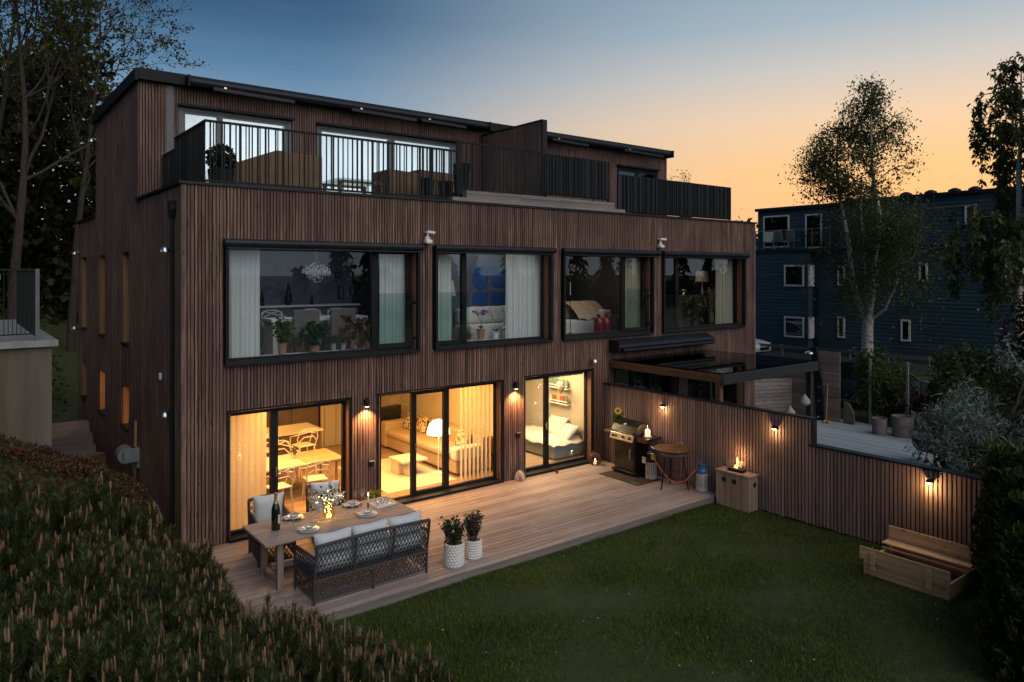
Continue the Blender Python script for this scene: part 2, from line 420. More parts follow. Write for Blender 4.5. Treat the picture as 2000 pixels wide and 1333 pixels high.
# ---- copings, roof
rf=hb('roof',M['anthr'],(-.07,HX+.2,3.38,9.02,8.57,8.70)); 
hb('fascia',M['black'],(-.085,-.03,3.36,9.04,8.52,8.765),(-.03,HX+.22,3.35,3.40,8.55,8.775),(HX+.16,HX+.22,3.40,9.0,8.55,8.76),parent=rf)
hb('parapet_coping',M['anthr'],(-.05,HX+.03,-.045,.20,6.105,6.15))
hb('side_coping',M['black'],(-.05,.22,.205,3.50,6.105,6.15)); hb('side_coping',M['black'],(-.05,.22,8.92,12.33,6.09,6.15))
hb('gutter_strip',M['black'],(-.06,.0,3.3,3.5,6.06,6.14))
hb('terrace_floor',M['deck_g'],(.221,HX-.05,.21,3.52,6.08,6.13))
hb('rear_flat_roof',M['anthr'],(.221,HX-.05,8.91,12.0,6.05,6.1))
hb('corner_strip',M['greyframe'],(.53,.665,3.49,3.53,6.15,8.54))
for x,y in ((2.6,6.6),(13.2,6.4)):
    MB().lathe([(.16,0),(.16,.18),(.22,.2),(.22,.26),(.12,.36)],(x,y,8.70),12).build('roof_vent',M['anthr'],rf,True,smooth=True)
# ---- windows --------------------------------------------------------------
def fr(x0,x1,z0,z1,y0,y1,t,m=None):
    """rectangular frame ring"""
    m=m or MB()
    m.box(x0,x1,y0,y1,z1-t,z1); m.box(x0,x1,y0,y1,z0,z0+t); m.box(x0,x0+t,y0,y1,z0+t,z1-t); m.box(x1-t,x1,y0,y1,z0+t,z1-t)
    return m
def window(name,o,parts,outer=True,frame='black',yg=.20,proud=.10,t=.05,panes='pane'):
    """o opening; parts: list of (x0,x1,frame_thickness) casements in the plane y=yg"""
    x0,x1,z0,z1=o
    if outer:
        W=fr(x0-.02,x1+.02,z0-.03,z1+.0,-proud,.02,.055).build(name,M[frame],house,True,bev=.004)
    else:
        W=fr(x0,x1,z0,z1,.02,.10,.03).build(name,M[frame],house,True)
    MB().box(x0+.036,x0+.05,.021,yg,z0+.03,z1-.06).build('reveal',M['reveal'],W,True); MB().box(x1-.05,x1-.036,.021,yg,z0+.03,z1-.06).build('reveal',M['reveal'],W,True)
    MB().box(x0+.0355,x1-.0355,.0215,yg,z0+.02,z0+.045).build('sill',M[frame],W,True); MB().box(x0+.0355,x1-.0355,.0215,yg,z1-.056,z1-.04).build('head_lining',M[frame],W,True)
    for a,b,tt in parts:
        f=fr(a,b,z0+.046,z1-.058,yg-.035,yg+.045,tt); f.build('casement_frame',M[frame],W,True,bev=.004)
        g=MB(); g.box(a+tt-.004,b-tt+.004,yg,yg+.012,z0+.046+tt-.004,z1-.058-tt+.004); g.build('glass_pane',M[panes],W,True)
    return W
def screenbox(x0,x1,z=5.10,par=None):
    m=MB(); m.tube([(x0,-.075,z+.04),(x1,-.075,z+.04)],.072,12); m.box(x0+.02,x1-.02,-.075,-.012,z+.00,z+.108)
    m.build('screen_casing',M['anthr'],par,True,smooth=True)
    MB().tube([(x0+.04,-.12,z-.055),(x1-.1,-.12,z-.055)],.014,8).build('screen_rail',M['anthr'],par,True,smooth=True)
W1=window('window',UW[0],[(.74,3.58,.035),(3.58,4.44,.11)]); screenbox(.66,4.56,par=W1)
W2=window('window',UW[1],[(4.92,5.76,.09),(5.76,7.99,.04)]); screenbox(4.85,8.12,par=W2)
W3=window('window',UW[2],[(8.45,10.64,.035),(10.64,11.51,.10)]); screenbox(8.37,11.80,par=W3)
W4=window('window',UW[3],[(12.0,12.82,.09),(12.82,15.56,.04)]); screenbox(11.92,15.76,par=W4)
for W,a,b in ((W1,3.62,4.46),(W2,4.90,5.78),(W3,10.66,11.53),(W4,11.98,12.84)):
    MB().box(a,b,.04,.055,3.14,4.22).build('balustrade_pane',M['rail_glass'],W,True)
    k=MB()
    for z in (3.3,4.02):
        k.tube([(b-.02,.02,z),(b-.02,.09,z)],.03,8) if W in (W1,W3) else k.tube([(a+.02,.02,z),(a+.02,.09,z)],.03,8)
    k.build('balustrade_clamp',M['black'],W,True)
D1=window('terrace_door',DW[0],[(.77,1.60,.065),(1.60,3.0,.075)],False)
D2=window('terrace_door',DW[1],[(3.72,4.47,.03),(4.47,5.30,.085),(5.30,6.61,.05)],False)
D3=window('terrace_door',DW[2],[(7.30,8.09,.07),(8.09,9.39,.05)],False)
D4=window('terrace_door',DW[3],[(10.23,11.0,.05),(11.0,11.7,.06),(11.7,12.57,.05)],False,panes='pane_dark')
D5=window('terrace_door',DW[4],[(13.03,14.3,.06),(14.3,15.57,.06)],False,panes='pane_dark')
for D,o in ((D1,DW[0]),(D2,DW[1]),(D3,DW[2])):
    MB().box(o[0]+.005,o[1]-.005,-.075,.019,.002,.055).build('threshold',M['black'],D,True)
for D,x in ((D2,4.52),(D1,1.63),(D3,8.05)):
    m=MB(); m.bar((x,.13,.95),(x,.13,1.12),.02,.02); m.box(x-.015,x+.015,.13,.165,1.02,1.06); m.build('handle',M['steel'],D,True)
# top storey windows (frames lighter grey)
def twin(o,parts,frame='greyframe',pn='pane'):
    x0,x1,z0,z1=o; W=fr(x0,x1,z0,z1,3.53,3.63,.07).build('window',M[frame],house,True)
    MB().box(x0-.03,x1+.03,3.40,3.51,z1+.005,z1+.05).build('head_flashing',M['black'],W,True)
    for a,b in parts:
        fr(a,b,z0+.07,z1-.07,3.55,3.61,.06).build('casement_frame',M[frame],W,True)
        MB().box(a+.055,b-.055,3.575,3.585,z0+.125,z1-.125).build('glass_pane',M[pn],W,True)
    return W
T1=twin(TW[0],[(.85,1.62),(1.62,3.13)]); T2=twin(TW[1],[(3.89,5.84),(5.84,7.76)])
T4=twin(TW[2],[(13.97,14.9),(14.9,15.78)],frame='black',pn='pane_dark')
# side windows: pine lined reveals
for (a,b,s,e) in SW:
    m=MB(); m.box(.022,.19,b-.02,b,s,e); m.box(.022,.19,a,a+.02,s,e); m.box(.022,.19,a+.02,b-.02,e-.02,e); 
    W=m.build('side_window',M['pine'],house,True)
    MB().box(-.03,.19,a+.021,b-.021,s-.02,s+.012).build('sill',M['black'],W,True)
    m=MB(); m.box(.19,.23,a,b,s,s+.04); m.box(.19,.23,a,b,e-.04,e); m.box(.19,.23,a,a+.04,s+.04,e-.04); m.box(.19,.23,b-.04,b,s+.04,e-.04); m.build('casement_frame',M['black'],W,True)
    MB().box(.205,.215,a+.04,b-.04,s+.04,e-.04).build('glass_pane',M['pane'],W,True)
# ---- interiors: floors, ceilings, partitions
hb('ground_floor_boards',M['ofloor'],(.26,HX-.26,.26,11.9,-.02,.04))
hb('ground_ceiling',M['ceil'],(.26,HX-.26,.251,11.9,2.52,2.60))
hb('middle_floor_boards',M['ofloor'],(.26,HX-.26,.251,11.9,2.86,2.98))
hb('middle_ceiling',M['ceil'],(.26,HX-.26,.251,11.9,5.36,5.50))
hb('terrace_slab',M['membrane'],(.26,HX-.26,.251,11.9,5.80,6.04))
hb('top_ceiling',M['ceil'],(.26,HX-.1,3.76,8.64,8.40,8.50))
hb('interior_wall',M['wallw'],(.251,.28,.26,4.40,.041,2.519)); hb('interior_wall',M['wallw'],(.251,.28,5.36,6.19,.041,2.519))
hb('interior_wall',M['wallw'],(7.02,7.14,.251,6.3,.041,2.519))
hb('interior_wall',M['wallw'],(4.70,7.019,5.30,5.40,.041,2.519))
hb('interior_wall',M['wallw'],(.281,4.699,6.2,6.3,.041,2.519))
hb('interior_wall',M['wallw'],(9.60,9.72,.251,6.3,.041,2.519))
hb('interior_wall',M['wallw'],(7.141,9.599,3.1,3.2,.041,2.519))
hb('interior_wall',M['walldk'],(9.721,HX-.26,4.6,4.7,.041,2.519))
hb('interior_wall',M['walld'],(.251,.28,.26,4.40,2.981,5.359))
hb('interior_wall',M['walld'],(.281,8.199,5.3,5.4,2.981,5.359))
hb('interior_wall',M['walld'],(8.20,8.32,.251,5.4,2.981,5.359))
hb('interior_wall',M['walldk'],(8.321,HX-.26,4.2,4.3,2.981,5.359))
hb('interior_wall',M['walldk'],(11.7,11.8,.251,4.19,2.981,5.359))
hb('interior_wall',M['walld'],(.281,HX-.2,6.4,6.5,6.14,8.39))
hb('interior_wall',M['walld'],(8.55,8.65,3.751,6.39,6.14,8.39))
# ---- curtains and blinds
def curtain(name,x0,x1,y,z0,z1,mat,par,waves=None,amp=.035):
    k=int((x1-x0)/.012); ph=random.random()*6; w=waves or (x1-x0)/.085
    V=[];F=[]
    for i in range(k+1):
        x=x0+(x1-x0)*i/k; t=i/k*w*2*math.pi
        for j,z in enumerate((z0,(z0+z1)/2,z1)):
            a=amp*(1-.25*j); V.append((x+.006*math.sin(t*.37+j),y+a*math.sin(t+ph)+a*.45*math.sin(t*.43+ph*2),z))
    for i in range(k):
        for j in range(2): F.append((i*3+j,(i+1)*3+j,(i+1)*3+j+1,i*3+j+1))
    return MB().add(V,F).build(name,mat,par,True,smooth='all')
def curtain_thing(label,*a,**k):
    o=curtain('curtain',*a,None,**k); tag(o,label,'curtain','curtains behind the big windows'); return o
curtain_thing('wide white curtain at the left end of the largest upper window',.80,1.40,.33,3.10,5.12,M['curtain'])
curtain_thing('white curtain in the right casement of the largest upper window',3.78,4.40,.33,3.10,5.12,M['curtain'])
curtain_thing('white curtain behind the left casement of the window with blue art',5.0,5.50,.33,3.10,5.12,M['curtain'])
curtain_thing('broad white curtain at the right end of the window with blue art',7.0,7.98,.33,3.10,5.12,M['curtain'])
curtain_thing('beige curtain in the casement above the dark awning cassette',10.80,11.50,.33,3.10,5.12,M['curtain_b'])
curtain_thing('thin beige curtain edge left of the white sofa upstairs',8.46,8.60,.33,3.10,5.12,M['curtain_b'])
curtain_thing('beige curtain at the far right end of the last upper window',14.75,15.52,.33,3.10,5.12,M['curtain_b'])
def blinds(label,x0,x1,y,z0,z1,ang,step=.11):
    t=thing('vertical_blind',label,'blind',((x0+x1)/2,y,z0))
    MB().box(x0,x1,y-.02,y+.02,z1,z1+.04).build('head_rail',M['white'],t,True)
    x=x0+step/2; me=None
    while x<x1:
        if me is None:
            a=R(ang); dx=.062*math.cos(a); dy=.062*math.sin(a)
            b=MB(); k=4; V=[];F=[]
            for i in range(k+1):
                s=2*i/k-1; cv=.006*(1-s*s)
                V+=[(s*dx-cv*math.sin(a),s*dy+cv*math.cos(a),0),(s*dx-cv*math.sin(a),s*dy+cv*math.cos(a),z1-z0)]
            for i in range(k): F.append((2*i,2*i+2,2*i+3,2*i+1))
            o=b.add(V,F).build('slat',M['blind'],t,False,smooth='all'); me=o.data
        else:
            o=bpy.data.objects.new('slat',me); COL.objects.link(o); o.parent=t
        o.location=Vector((x,y,z0))-t.location; o.rotation_euler=(0,0,random.uniform(-.06,.06)); x+=step
    return t
blinds('closed vertical fabric blind behind the leftmost glass door',.86,1.52,.34,.06,2.16,10)
blinds('half open vertical fabric blind at the right end of the living room door',5.72,6.60,.34,.06,2.16,32)
# roller blind tops in the bedroom door
m=MB(); m.box(8.16,9.34,.27,.285,2.12,2.24); m.box(7.38,8.0,.27,.285,2.12,2.2)
tag(m.build('roller_blind',M['white']),'rolled up white blind along the top of the bedroom door','blind')
# top storey curtains, backlit to stand in for bright sky mirrored in the panes
for x0,x1,l in ((.9,3.1,'white curtain standing in for reflected sky across the left top storey window'),(3.95,5.8,'white curtain standing in for reflected sky in the left half of the wide top storey window'),(5.9,7.7,'white curtain standing in for reflected sky in the right half of the wide top storey window')):
    curtain_thing(l,x0,x1,3.80,6.2,8.05,sheer('sheer_white_cloth',(.85,.87,.88,1),.6),amp=.002)
# ---- terrace railing
RB=slat_mesh('railing_bar'); RB.materials.append(M['black'])
def bar_at(t,x,y,z0,z1,w,d):
    o=bpy.data.objects.new('bar',RB); COL.objects.link(o); o.parent=t; o.scale=(w,d,z1-z0); o.location=Vector((x,y,z0))-t.location
rail=thing('terrace_railing','black railing of unevenly spaced bars round the left roof terrace','railing',(.46,.3,6.15))
m=MB(); m.box(.44,5.66,.285,.325,7.235,7.275); m.box(.44,5.66,.29,.32,6.20,6.24); m.box(.44,.48,.326,2.45,7.235,7.275); m.box(.44,.48,.326,3.48,6.20,6.24); m.box(.44,.48,2.45,3.45,7.02,7.06)
m.box(5.64,5.70,.28,.33,6.15,7.50); m.box(5.70,8.05,.285,.325,7.45,7.49); m.box(5.70,8.05,.29,.32,6.42,6.46)
m.build('rails',M['black'],rail,True)
def irregular(a,b):
    x=a; out=[]
    while x<b:
        g=random.choice([.04,.055,.075,.10,.10,.13]); x+=g; out.append((x,random.choice([.015,.02,.024,.03,.044])))
    return out
for x,wd in irregular(.46,5.6): bar_at(rail,x,.305,6.235,7.236,wd,.02)
for x,wd in irregular(5.70,8.0): bar_at(rail,x,.305,6.455,7.451,wd,.012)
y=.36
for y,wd in irregular(.34,2.42): bar_at(rail,.46,y,6.235,7.236,.03,wd)
for y,wd in irregular(2.45,3.42): bar_at(rail,.46,y,6.235,7.021,.03,wd)
def fabric_rail(label,x0,x1,z0,z1,y=.305):
    t=thing('screened_railing',label,'railing',(x0,y,6.15))
    m=MB(); m.box(x0,x1,y-.02,y+.02,z1-.04,z1); m.box(x0,x1,y-.015,y+.015,z0,z0+.04); m.box(x0-.03,x0,y-.02,y+.02,6.15,z1); m.box(x1,x1+.03,y-.02,y+.02,6.15,z1); m.build('rails',M['black'],t,True)
    for x,wd in irregular(x0,x1-.05): bar_at(t,x,y-.062,z0+.01,z1-.01,wd*1.3,.014)
    # fabric pulled over the bars in folds
    k=int((x1-x0)/.02); V=[];F=[]
    for i in range(k+1):
        x=x0+.01+(x1-x0-.02)*i/k; yy=y-.03-.012*math.sin(i*.9)-.008*math.sin(i*.31)
        V+=[(x,yy,z0+.03),(x,yy-.006,(z0+z1)/2),(x,yy,z1-.01)]
    for i in range(k):
        for j in range(2): F.append((i*3+j,(i+1)*3+j,(i+1)*3+j+1,i*3+j+1))
    MB().add(V,F).build('privacy_fabric',M['fabric_d'],t,True,smooth=True)
fabric_rail('short terrace railing screened with black fabric beside the timber steps',8.09,10.24,6.48,7.46)
fabric_rail('long terrace railing screened with black fabric at the right end of the roof',10.62,15.36,6.20,7.17)
t=thing('open_railing_section','narrow unscreened railing bars between the two black fabric screens','railing',(10.4,.6,6.15))
for x,wd in irregular(10.27,10.55): bar_at(t,x,.62,6.16,7.2,max(wd,.02),.012)
MB().box(10.27,10.60,.60,.64,7.2,7.24).build('top_rail',M['black'],t,True)
# timber steps (bench platform) on the terrace edge
t=thing('terrace_platform','weathered grey timber plank platform on the roof terrace edge','platform',(7.9,.1,6.15))
for z0,z1,x0,x1,yy in ((6.152,6.235,5.35,10.6,.03),(6.24,6.32,5.75,10.28,.09),(6.325,6.40,5.75,10.28,.095)):
    for q in range(3):
        a=x0+(x1-x0)*q/3; b=x0+(x1-x0)*(q+1)/3-.006
        MB().box(a,b,yy,yy+.17,z0,z1).build('plank',M['deck_g'],t,True,bev=.003)
MB().box(5.75,10.28,.27,1.6,6.33,6.405).build('plank',M['deck_g'],t,True)
# divider wall on the terrace
t=thing('terrace_divider','timber clad dividing wall standing between the two roof terraces','wall',(8.6,2.2,6.13))
m=MB(); m.box(8.56,8.68,.93,3.49,6.135,8.38); m.build('core',M['membrane'],t,True)
m=MB()
for i in range(43):
    y=.96+i*PITCH; m.box(8.535,8.559,y-.0205,y+.0205,6.14,8.375)
m.build('slats',M['clad'],t,True,kind='stuff')
m=MB(); m.box(8.52,8.70,.88,3.48,8.385,8.42); m.box(8.55,8.69,.87,.925,6.14,8.384); m.build('edge_trim',M['anthr'],t,True)
# ---- awnings under the roof
def awning(label,x0,x1,arms):
    t=thing('roof_awning',label,'awning',((x0+x1)/2,3.3,8.6))
    m=MB(); m.tube([(x0,3.24,8.62),(x1,3.24,8.62)],.085,14); m.box(x0,x1,3.24,3.345,8.56,8.70); m.build('cassette',M['anthr'],t,True,smooth=True)
    m=MB(); m.box(x0-.02,x0+.03,3.1,3.36,8.5,8.73); m.box(x1-.03,x1+.02,3.1,3.36,8.5,8.73); m.build('end_cap',M['black'],t,True,bev=.01)
    for a,b in arms:
        MB().bar((a,3.10,8.50),(b,3.06,8.46),.06,.075).build('folding_arm',M['anthr'],t,True,bev=.01)
        MB().tube([(a+.25,3.13,8.54),(a+.25,3.08,8.54)],.03,8).build('elbow_bolt',M['steel'],t,True)
    return t
awning('long black awning cassette with folded arms above the left roof terrace',.88,8.6,[(1.35,3.1),(4.5,6.25),(6.4,7.75)])
awning('black awning cassette above the right roof terrace',10.4,16.2,[(10.8,12.2),(13.8,15.6)])
# awning cassette over the neighbour's door
t=thing('wall_awning','closed dark awning cassette on the facade above the pergola','awning',(11.9,-.1,2.86))
m=MB(); m.prism([(10.0,-.02,2.95),(10.0,-.30,2.84),(10.0,-.34,2.78),(10.0,-.30,2.72),(10.0,-.02,2.72)],(3.82,0,0)); m.build('cassette',M['anthr'],t,True,bev=.01)
m=MB(); m.tube([(10.12,-.35,2.70),(13.75,-.35,2.70)],.045,10); m.build('front_bar',M['anthr'],t,True,smooth=True)
MB().box(9.95,9.998,-.36,-.02,2.66,2.96).build('end_cap',M['black'],t,True,bev=.012)
# ================================================================ GROUND
def sstep(a,b,x):
    t=np.clip((x-a)/(b-a),0,1); return t*t*(3-2*t)
def gz(x,y):
    x=np.asarray(x,float);y=np.asarray(y,float)
    edge=np.interp(y,[-9,-7,-5,-4,-2,0],[1.2,1.05,.75,.5,.1,-.2])
    slope=np.interp(y,[-9,-6,-4.2,-1.5,0],[.16,.2,.30,.52,.56])
    bank=np.maximum(0,edge-x)*slope
    mound=np.interp(x,[-3.2,-2.5,-1.9,-1.2,-.55,-.38],[2.36,2.22,1.94,1.62,1.14,0])*sstep(-1.7,-.6,y)
    bank=np.where(y<.45,np.maximum(bank,mound),bank)
    bank=np.where((y>=.45)&(y<.64)&(x<-1.74),2.0,bank)
    bank=np.where(((y>=.45)&(x>=-1.74))|(y>=.64),np.where(x<-1.75,1.7,.25*np.clip(.2-x,0,1)),bank)
    bank=np.where(y>12.5,np.maximum(bank*0,0),bank)
    hill=np.clip((y-9)*.2,0,7)*sstep(8,-3,x)*sstep(-2.0,-2.6,x)*(y<14)+np.where(y>=14,np.clip((y-13.2)*.24,0,8)*sstep(10,-2,x),0)
    bank=np.maximum(bank,hill)
    far=sstep(24,30,x)*.3
    z=-.13+bank+far
    inside=(x>.05)&(x<16.2)&(y>.05)&(y<12.2)
    return np.where(inside,-.45,z)
def axis(pts):
    out=[]
    for a,b,n in pts: out+=list(np.linspace(a,b,n,endpoint=False))
    return np.array(out+[pts[-1][1]])
ax=axis([(-900,-60,8),(-60,-6,18),(-6,3,60),(3,20,40),(20,60,30),(60,900,10)]); ay=axis([(-900,-40,8),(-40,-10,12),(-10,1,74),(1,30,50),(30,80,20),(80,900,8)])
X,Y=np.meshgrid(ax,ay,indexing='ij'); Z=gz(X,Y)
Z+=.015*np.sin(X*1.7+Y)*np.cos(Y*1.3)
V=np.stack([X.ravel(),Y.ravel(),Z.ravel()],1); ny=len(ay)
I,J=np.meshgrid(np.arange(len(ax)-1),np.arange(ny-1),indexing='ij'); b=(I*ny+J).ravel()
Fq=np.stack([b,b+ny,b+ny+1,b+1],1)
M['lawn']=pm('lawn_soil_and_turf',(.018,.034,.005,1),(.038,.056,.010,1),scale=5,rough=.95,bump=.5,c3=(.036,.042,.010,1),bscale=40)
g=npmesh('ground',V,Fq,M['lawn'],smooth=True); tag(g,'dark green garden ground with lawn',kind='structure')
# mown grass blades
M['grass']=leafmat('grass_blade',(.026,.056,.006,1),(.120,.160,.022,1),trans=.25,scale=.9)
nb=230000
gx=rng.uniform(-.2,9.75,nb); gy=-3.5-6.0*rng.random(nb)**1.15
keep=(gx>np.interp(gy,[-9,-7,-5,-4,-3],[1.1,1.0,.7,.45,.2])-.4)
worn=np.sin(gx*2.7+1.3*np.sin(gy*1.9))*np.sin(gy*3.1+1.1*np.sin(gx*2.3)); keep&=(rng.random(len(gx))<np.where(worn>.6,.6,1)); gx=gx[keep];gy=gy[keep];nb=len(gx)
patch=np.sin(gx*1.9+np.sin(gy*1.3)*1.5)*np.cos(gy*2.3+gx*.6); h=(.024+.03*rng.random(nb)**2)*(1+.45*patch)
a=rng.uniform(0,6.283,nb); wd=.004+.003*rng.random(nb); base=np.stack([gx,gy,gz(gx,gy)-.004],1)
d=np.stack([np.cos(a)*wd,np.sin(a)*wd,0*a],1); la=rng.uniform(0,6.283,nb); tip=base+np.stack([np.cos(la)*h*.6,np.sin(la)*h*.6,h],1)
V=np.empty((nb*3,3)); V[0::3]=base-d; V[1::3]=base+d; V[2::3]=tip
tag(npmesh('lawn_grass',V,np.arange(nb*3).reshape(-1,3),M['grass']),'short mown grass of the dark lawn in front of the deck','grass',kind='stuff')
# fallen petals and leaves on the lawn
M['petal']=pm('pale_fallen_petal',(.35,.33,.28,1),(.5,.46,.4,1))
m=MB()
for k in range(34):
    x=random.uniform(2,9.6); y=random.uniform(-8.8,-3.7); s=random.uniform(.008,.02); t=random.random()*6; z=float(gz(x,y))+.035
    m.add([(x+s*math.cos(t+q),y+s*.7*math.sin(t+q),z+.006*(q%2)) for q in (0,1.6,3.1,4.7)],[(0,1,2,3)])
tag(m.build('fallen_petals',M['petal']),'pale petals scattered over the lawn','petals',kind='stuff')
# ================================================================ DECK
deck=thing('wooden_deck','low weathered timber deck along the lit ground floor','deck',(4.9,-1.7,-.13))
BW=.118; nbd=29; DK=slat_mesh('deck_board'); DK.materials.append(M['deck'])
for i in range(nbd):
    y=-.085-i*(3.36/(nbd-1)); cuts=[.02]+sorted(random.sample([1.8,3.0,4.2,5.4,6.6,7.8],2))+[9.70]
    for a,b in zip(cuts[:-1],cuts[1:]):
        o=bpy.data.objects.new('plank',DK); COL.objects.link(o); o.parent=deck
        o.scale=(b-a-.004,.1125,.028); o.location=Vector(((a+b)/2,y,-.029+random.uniform(-.0012,.0012)))-deck.location
m=MB(); m.box(.02,9.70,-3.525,-3.505,-.16,-.004); m.build('front_board',M['deck_g'],deck,True,bev=.003)
m=MB(); m.box(.06,9.66,-3.50,-.03,-.14,-.05); m.build('joists',M['membrane'],deck,True)
MB().box(9.702,9.722,-3.52,-.03,-.16,-.004).build('end_board',M['deck_g'],deck,True)
# ================================================================ FENCE
fence=thing('slatted_garden_wall','brown vertical slat fence with stepped dark coping beside the grill','fence',(9.83,-4.2,-.1))
m=MB(); m.box(9.802,9.88,-5.50,-.03,-.12,1.86); m.build('core',M['membrane'],fence,True)
m=MB(); m.box(9.802,9.88,-8.42,-5.501,-.12,1.36); m.build('core',M['membrane'],fence,True)
FS=slat_mesh('fence_slat'); FS.materials.append(M['fence'])
nf=118
for i in range(nf):
    y=-.075-i*(8.30/(nf-1)); top=1.858 if y>-5.48 else 1.358
    if -5.53<y<-5.44: y-=.0
    o=bpy.data.objects.new('slat',FS); COL.objects.link(o); o.parent=fence; dpt=random.uniform(.022,.027)
    z0=-.09-random.uniform(0,.02)
    o.scale=(dpt,.047*random.uniform(.96,1.04),top-z0); o.location=Vector((9.801-dpt/2,y,z0))-fence.location
m=MB(); m.box(9.76,9.90,-5.53,.0,1.862,1.90); m.build('coping',M['anthr'],fence,True,bev=.004)
m=MB(); m.box(9.76,9.90,-5.535,-5.505,1.40,1.861); m.build('step_post',M['anthr'],fence,True)
m=MB(); m.box(9.76,9.96,-8.45,-5.44,1.362,1.398); m.build('coping',M['anthr'],fence,True,bev=.004)
WARM=(1,.56,.20); WARM2=(1,.62,.28)
M['bulb']=glow('warm_lamp_lens',(1,.72,.38,1),7)
FLB=['nearest the house, above the grill','in the middle, above the fire box','right of the step, above the sandpit']
for k,(y,z) in enumerate(((-1.945,1.60),(-4.755,1.585),(-7.60,1.18))):
    t=thing('fence_lamp','small round black lamp on the slat fence '+FLB[k],'lamp',(9.77,y,z),0,'lamps on the slat fence')
    m=MB(); V=[];F=[]
    for i in range(7):
        p=math.pi/2*i/6
        for j in range(14): q=2*math.pi*j/14; V.append((-.065+.052*math.cos(q)*math.cos(p),.052*math.sin(q)*math.cos(p),.052*math.sin(p)))
    for i in range(6):
        for j in range(14): F.append((i*14+j,i*14+(j+1)%14,(i+1)*14+(j+1)%14,(i+1)*14+j))
    m.add(V,F); m.box(-.03,.0,-.035,.035,-.02,.045); m.build('hood',M['black'],t,smooth=True)
    m=MB().lathe([(.01,-.034),(.03,-.027),(.043,-.010),(.046,.0)],(-.065,0,0),14); m.build('lens',M['bulb'],t,smooth=True)
    lamp('fence_lamp_light','POINT',(9.655,y,z-.08),[3.6,4.2,7.5][k],WARM,.012,None)
# ================================================================ WALL LAMPS ON THE HOUSE
WLB=['between the dining and living room doors','between the living room and bedroom doors']
for k,(x,z) in enumerate(((3.31,2.12),(6.96,2.10))):
    t=thing('wall_lamp','lit black downlight on the slatted pillar '+WLB[k],'lamp',(x,-.02,z),0,'lit downlights on the facade')
    m=MB().lathe([(.048,0),(.048,.13),(.03,.16)],(0,-.075,-.06),14); m.box(-.03,.03,-.06,.0,-.02,.06); m.build('housing',M['black'],t,smooth=True)
    MB().lathe([(.0,-.018),(.03,-.012),(.045,0)],(0,-.075,-.061),12).build('lens',M['bulb'],t,smooth=True)
    lamp('wall_lamp_light','SPOT',(x,-.13,z-.09),140,(1,.50,.18),.012,None,spot=R(120),rot=(R(8),0,0))
for (x,y,z,lb) in ((9.35,-.05,2.48,'unlit steel dome lamp on the facade right of the bedroom door'),(-.05,.62,5.02,'unlit steel dome lamp high on the side wall near the corner'),(-.05,.62,2.20,'unlit steel dome lamp low on the side wall near the corner'),(-.05,8.7,8.05,'unlit steel dome lamp under the roof at the back of the side wall'),(-.05,11.9,5.2,'unlit steel dome lamp on the rear end of the side wall'),(-.05,12.0,3.0,'unlit steel dome lamp on the lower rear end of the side wall')):
    t=thing('dome_lamp',lb,'lamp',(x,y,z),0,'unlit steel dome lamps')
    dx,dy=(0,-.07) if x>1 else (-.07,0)
    MB().lathe([(.085,-.04),(.085,-.015),(.07,.03),(.035,.06),(0.0,.07)],(dx,dy,0),14,cap=False).build('shade',M['steel'],t,smooth=True)
    m=MB(); m.bar((dx*.7,dy*.7,.04),(-dx*.4,-dy*.4,.04),.04,.04); m.build('arm',M['steel'],t)
    MB().lathe([(.04,-.05),(.05,-.02),(.05,.0)],(dx,dy,0),12).build('bulb',M['greyframe'],t,smooth=True)
for x,z,lb in ((3.42,.92,'small black socket on the pillar right of the dining room door'),(7.04,.98,'small black socket on the pillar left of the bedroom door')):
    t=thing('wall_socket',lb,'socket',(x,-.02,z),0,'outdoor sockets'); MB().box(-.05,.05,-.05,0,-.05,.06).build('body',M['black'],t,bev=.01); MB().box(-.053,.053,-.075,-.04,.05,.075).build('flap',M['steel'],t,bev=.008)
# security cameras
for x,z,lb in ((4.66,5.30,'white security camera between the two left upper windows'),(11.80,5.36,'white security camera above the gap between the two right upper windows')):
    t=thing('security_camera',lb,'camera',(x,-.02,z),0,'white cameras on the facade')
    m=MB(); m.box(-.075,.075,-.16,-.02,-.08,0.0); m.build('body',M['white'],t,bev=.02)
    m=MB(); m.tube([(0,-.08,0),(0,-.08,.14)],.022,8); m.tube([(-.04,-.08,0),(-.05,-.08,.04),(0,-.08,.07)],.012,6); m.tube([(.04,-.08,0),(.05,-.08,.04),(0,-.08,.07)],.012,6); m.build('bracket',M['white'],t,smooth=True)
    m=MB(); m.bar((-.02,-.10,.16),(.13,-.16,.14),.05,.05); m.box(-.03,.03,-.1,0,.13,.17); m.build('lens_tube',M['white'],t,bev=.008)
# downpipe on the side wall
t=thing('downpipe','black rainwater hopper and downpipe near the front corner of the side wall','drainpipe',(-.06,.42,0))
m=MB(); m.prism([(-.10,.34,5.85),(-.10,.54,5.85),(-.10,.54,5.70),(-.10,.48,5.55),(-.10,.40,5.55),(-.10,.34,5.70)],(.10,0,0)); m.build('hopper',M['black'],t,True,bev=.006)
MB().tube([(-.05,.44,5.56),(-.05,.44,3),(-.05,.44,-.1)],.032,10).build('pipe',M['black'],t,True,smooth=True)
t=thing('hose_reel','white wall mounted hose reel on the dark side wall','hose reel',(-.1,3.45,.95))
M['reel']=pm('grey_plastic',(.20,.22,.23,1),(.26,.28,.29,1),rough=.5); m=MB(); m.tube([(-.24,3.62,.98),(-.24,3.30,.98)],.165,18); m.build('drum',M['reel'],t,True,smooth=True)
MB().tube([(-.24,3.29,.98),(-.24,3.26,.98)],.10,16).build('side_disc',M['greyframe'],t,True,smooth=True)
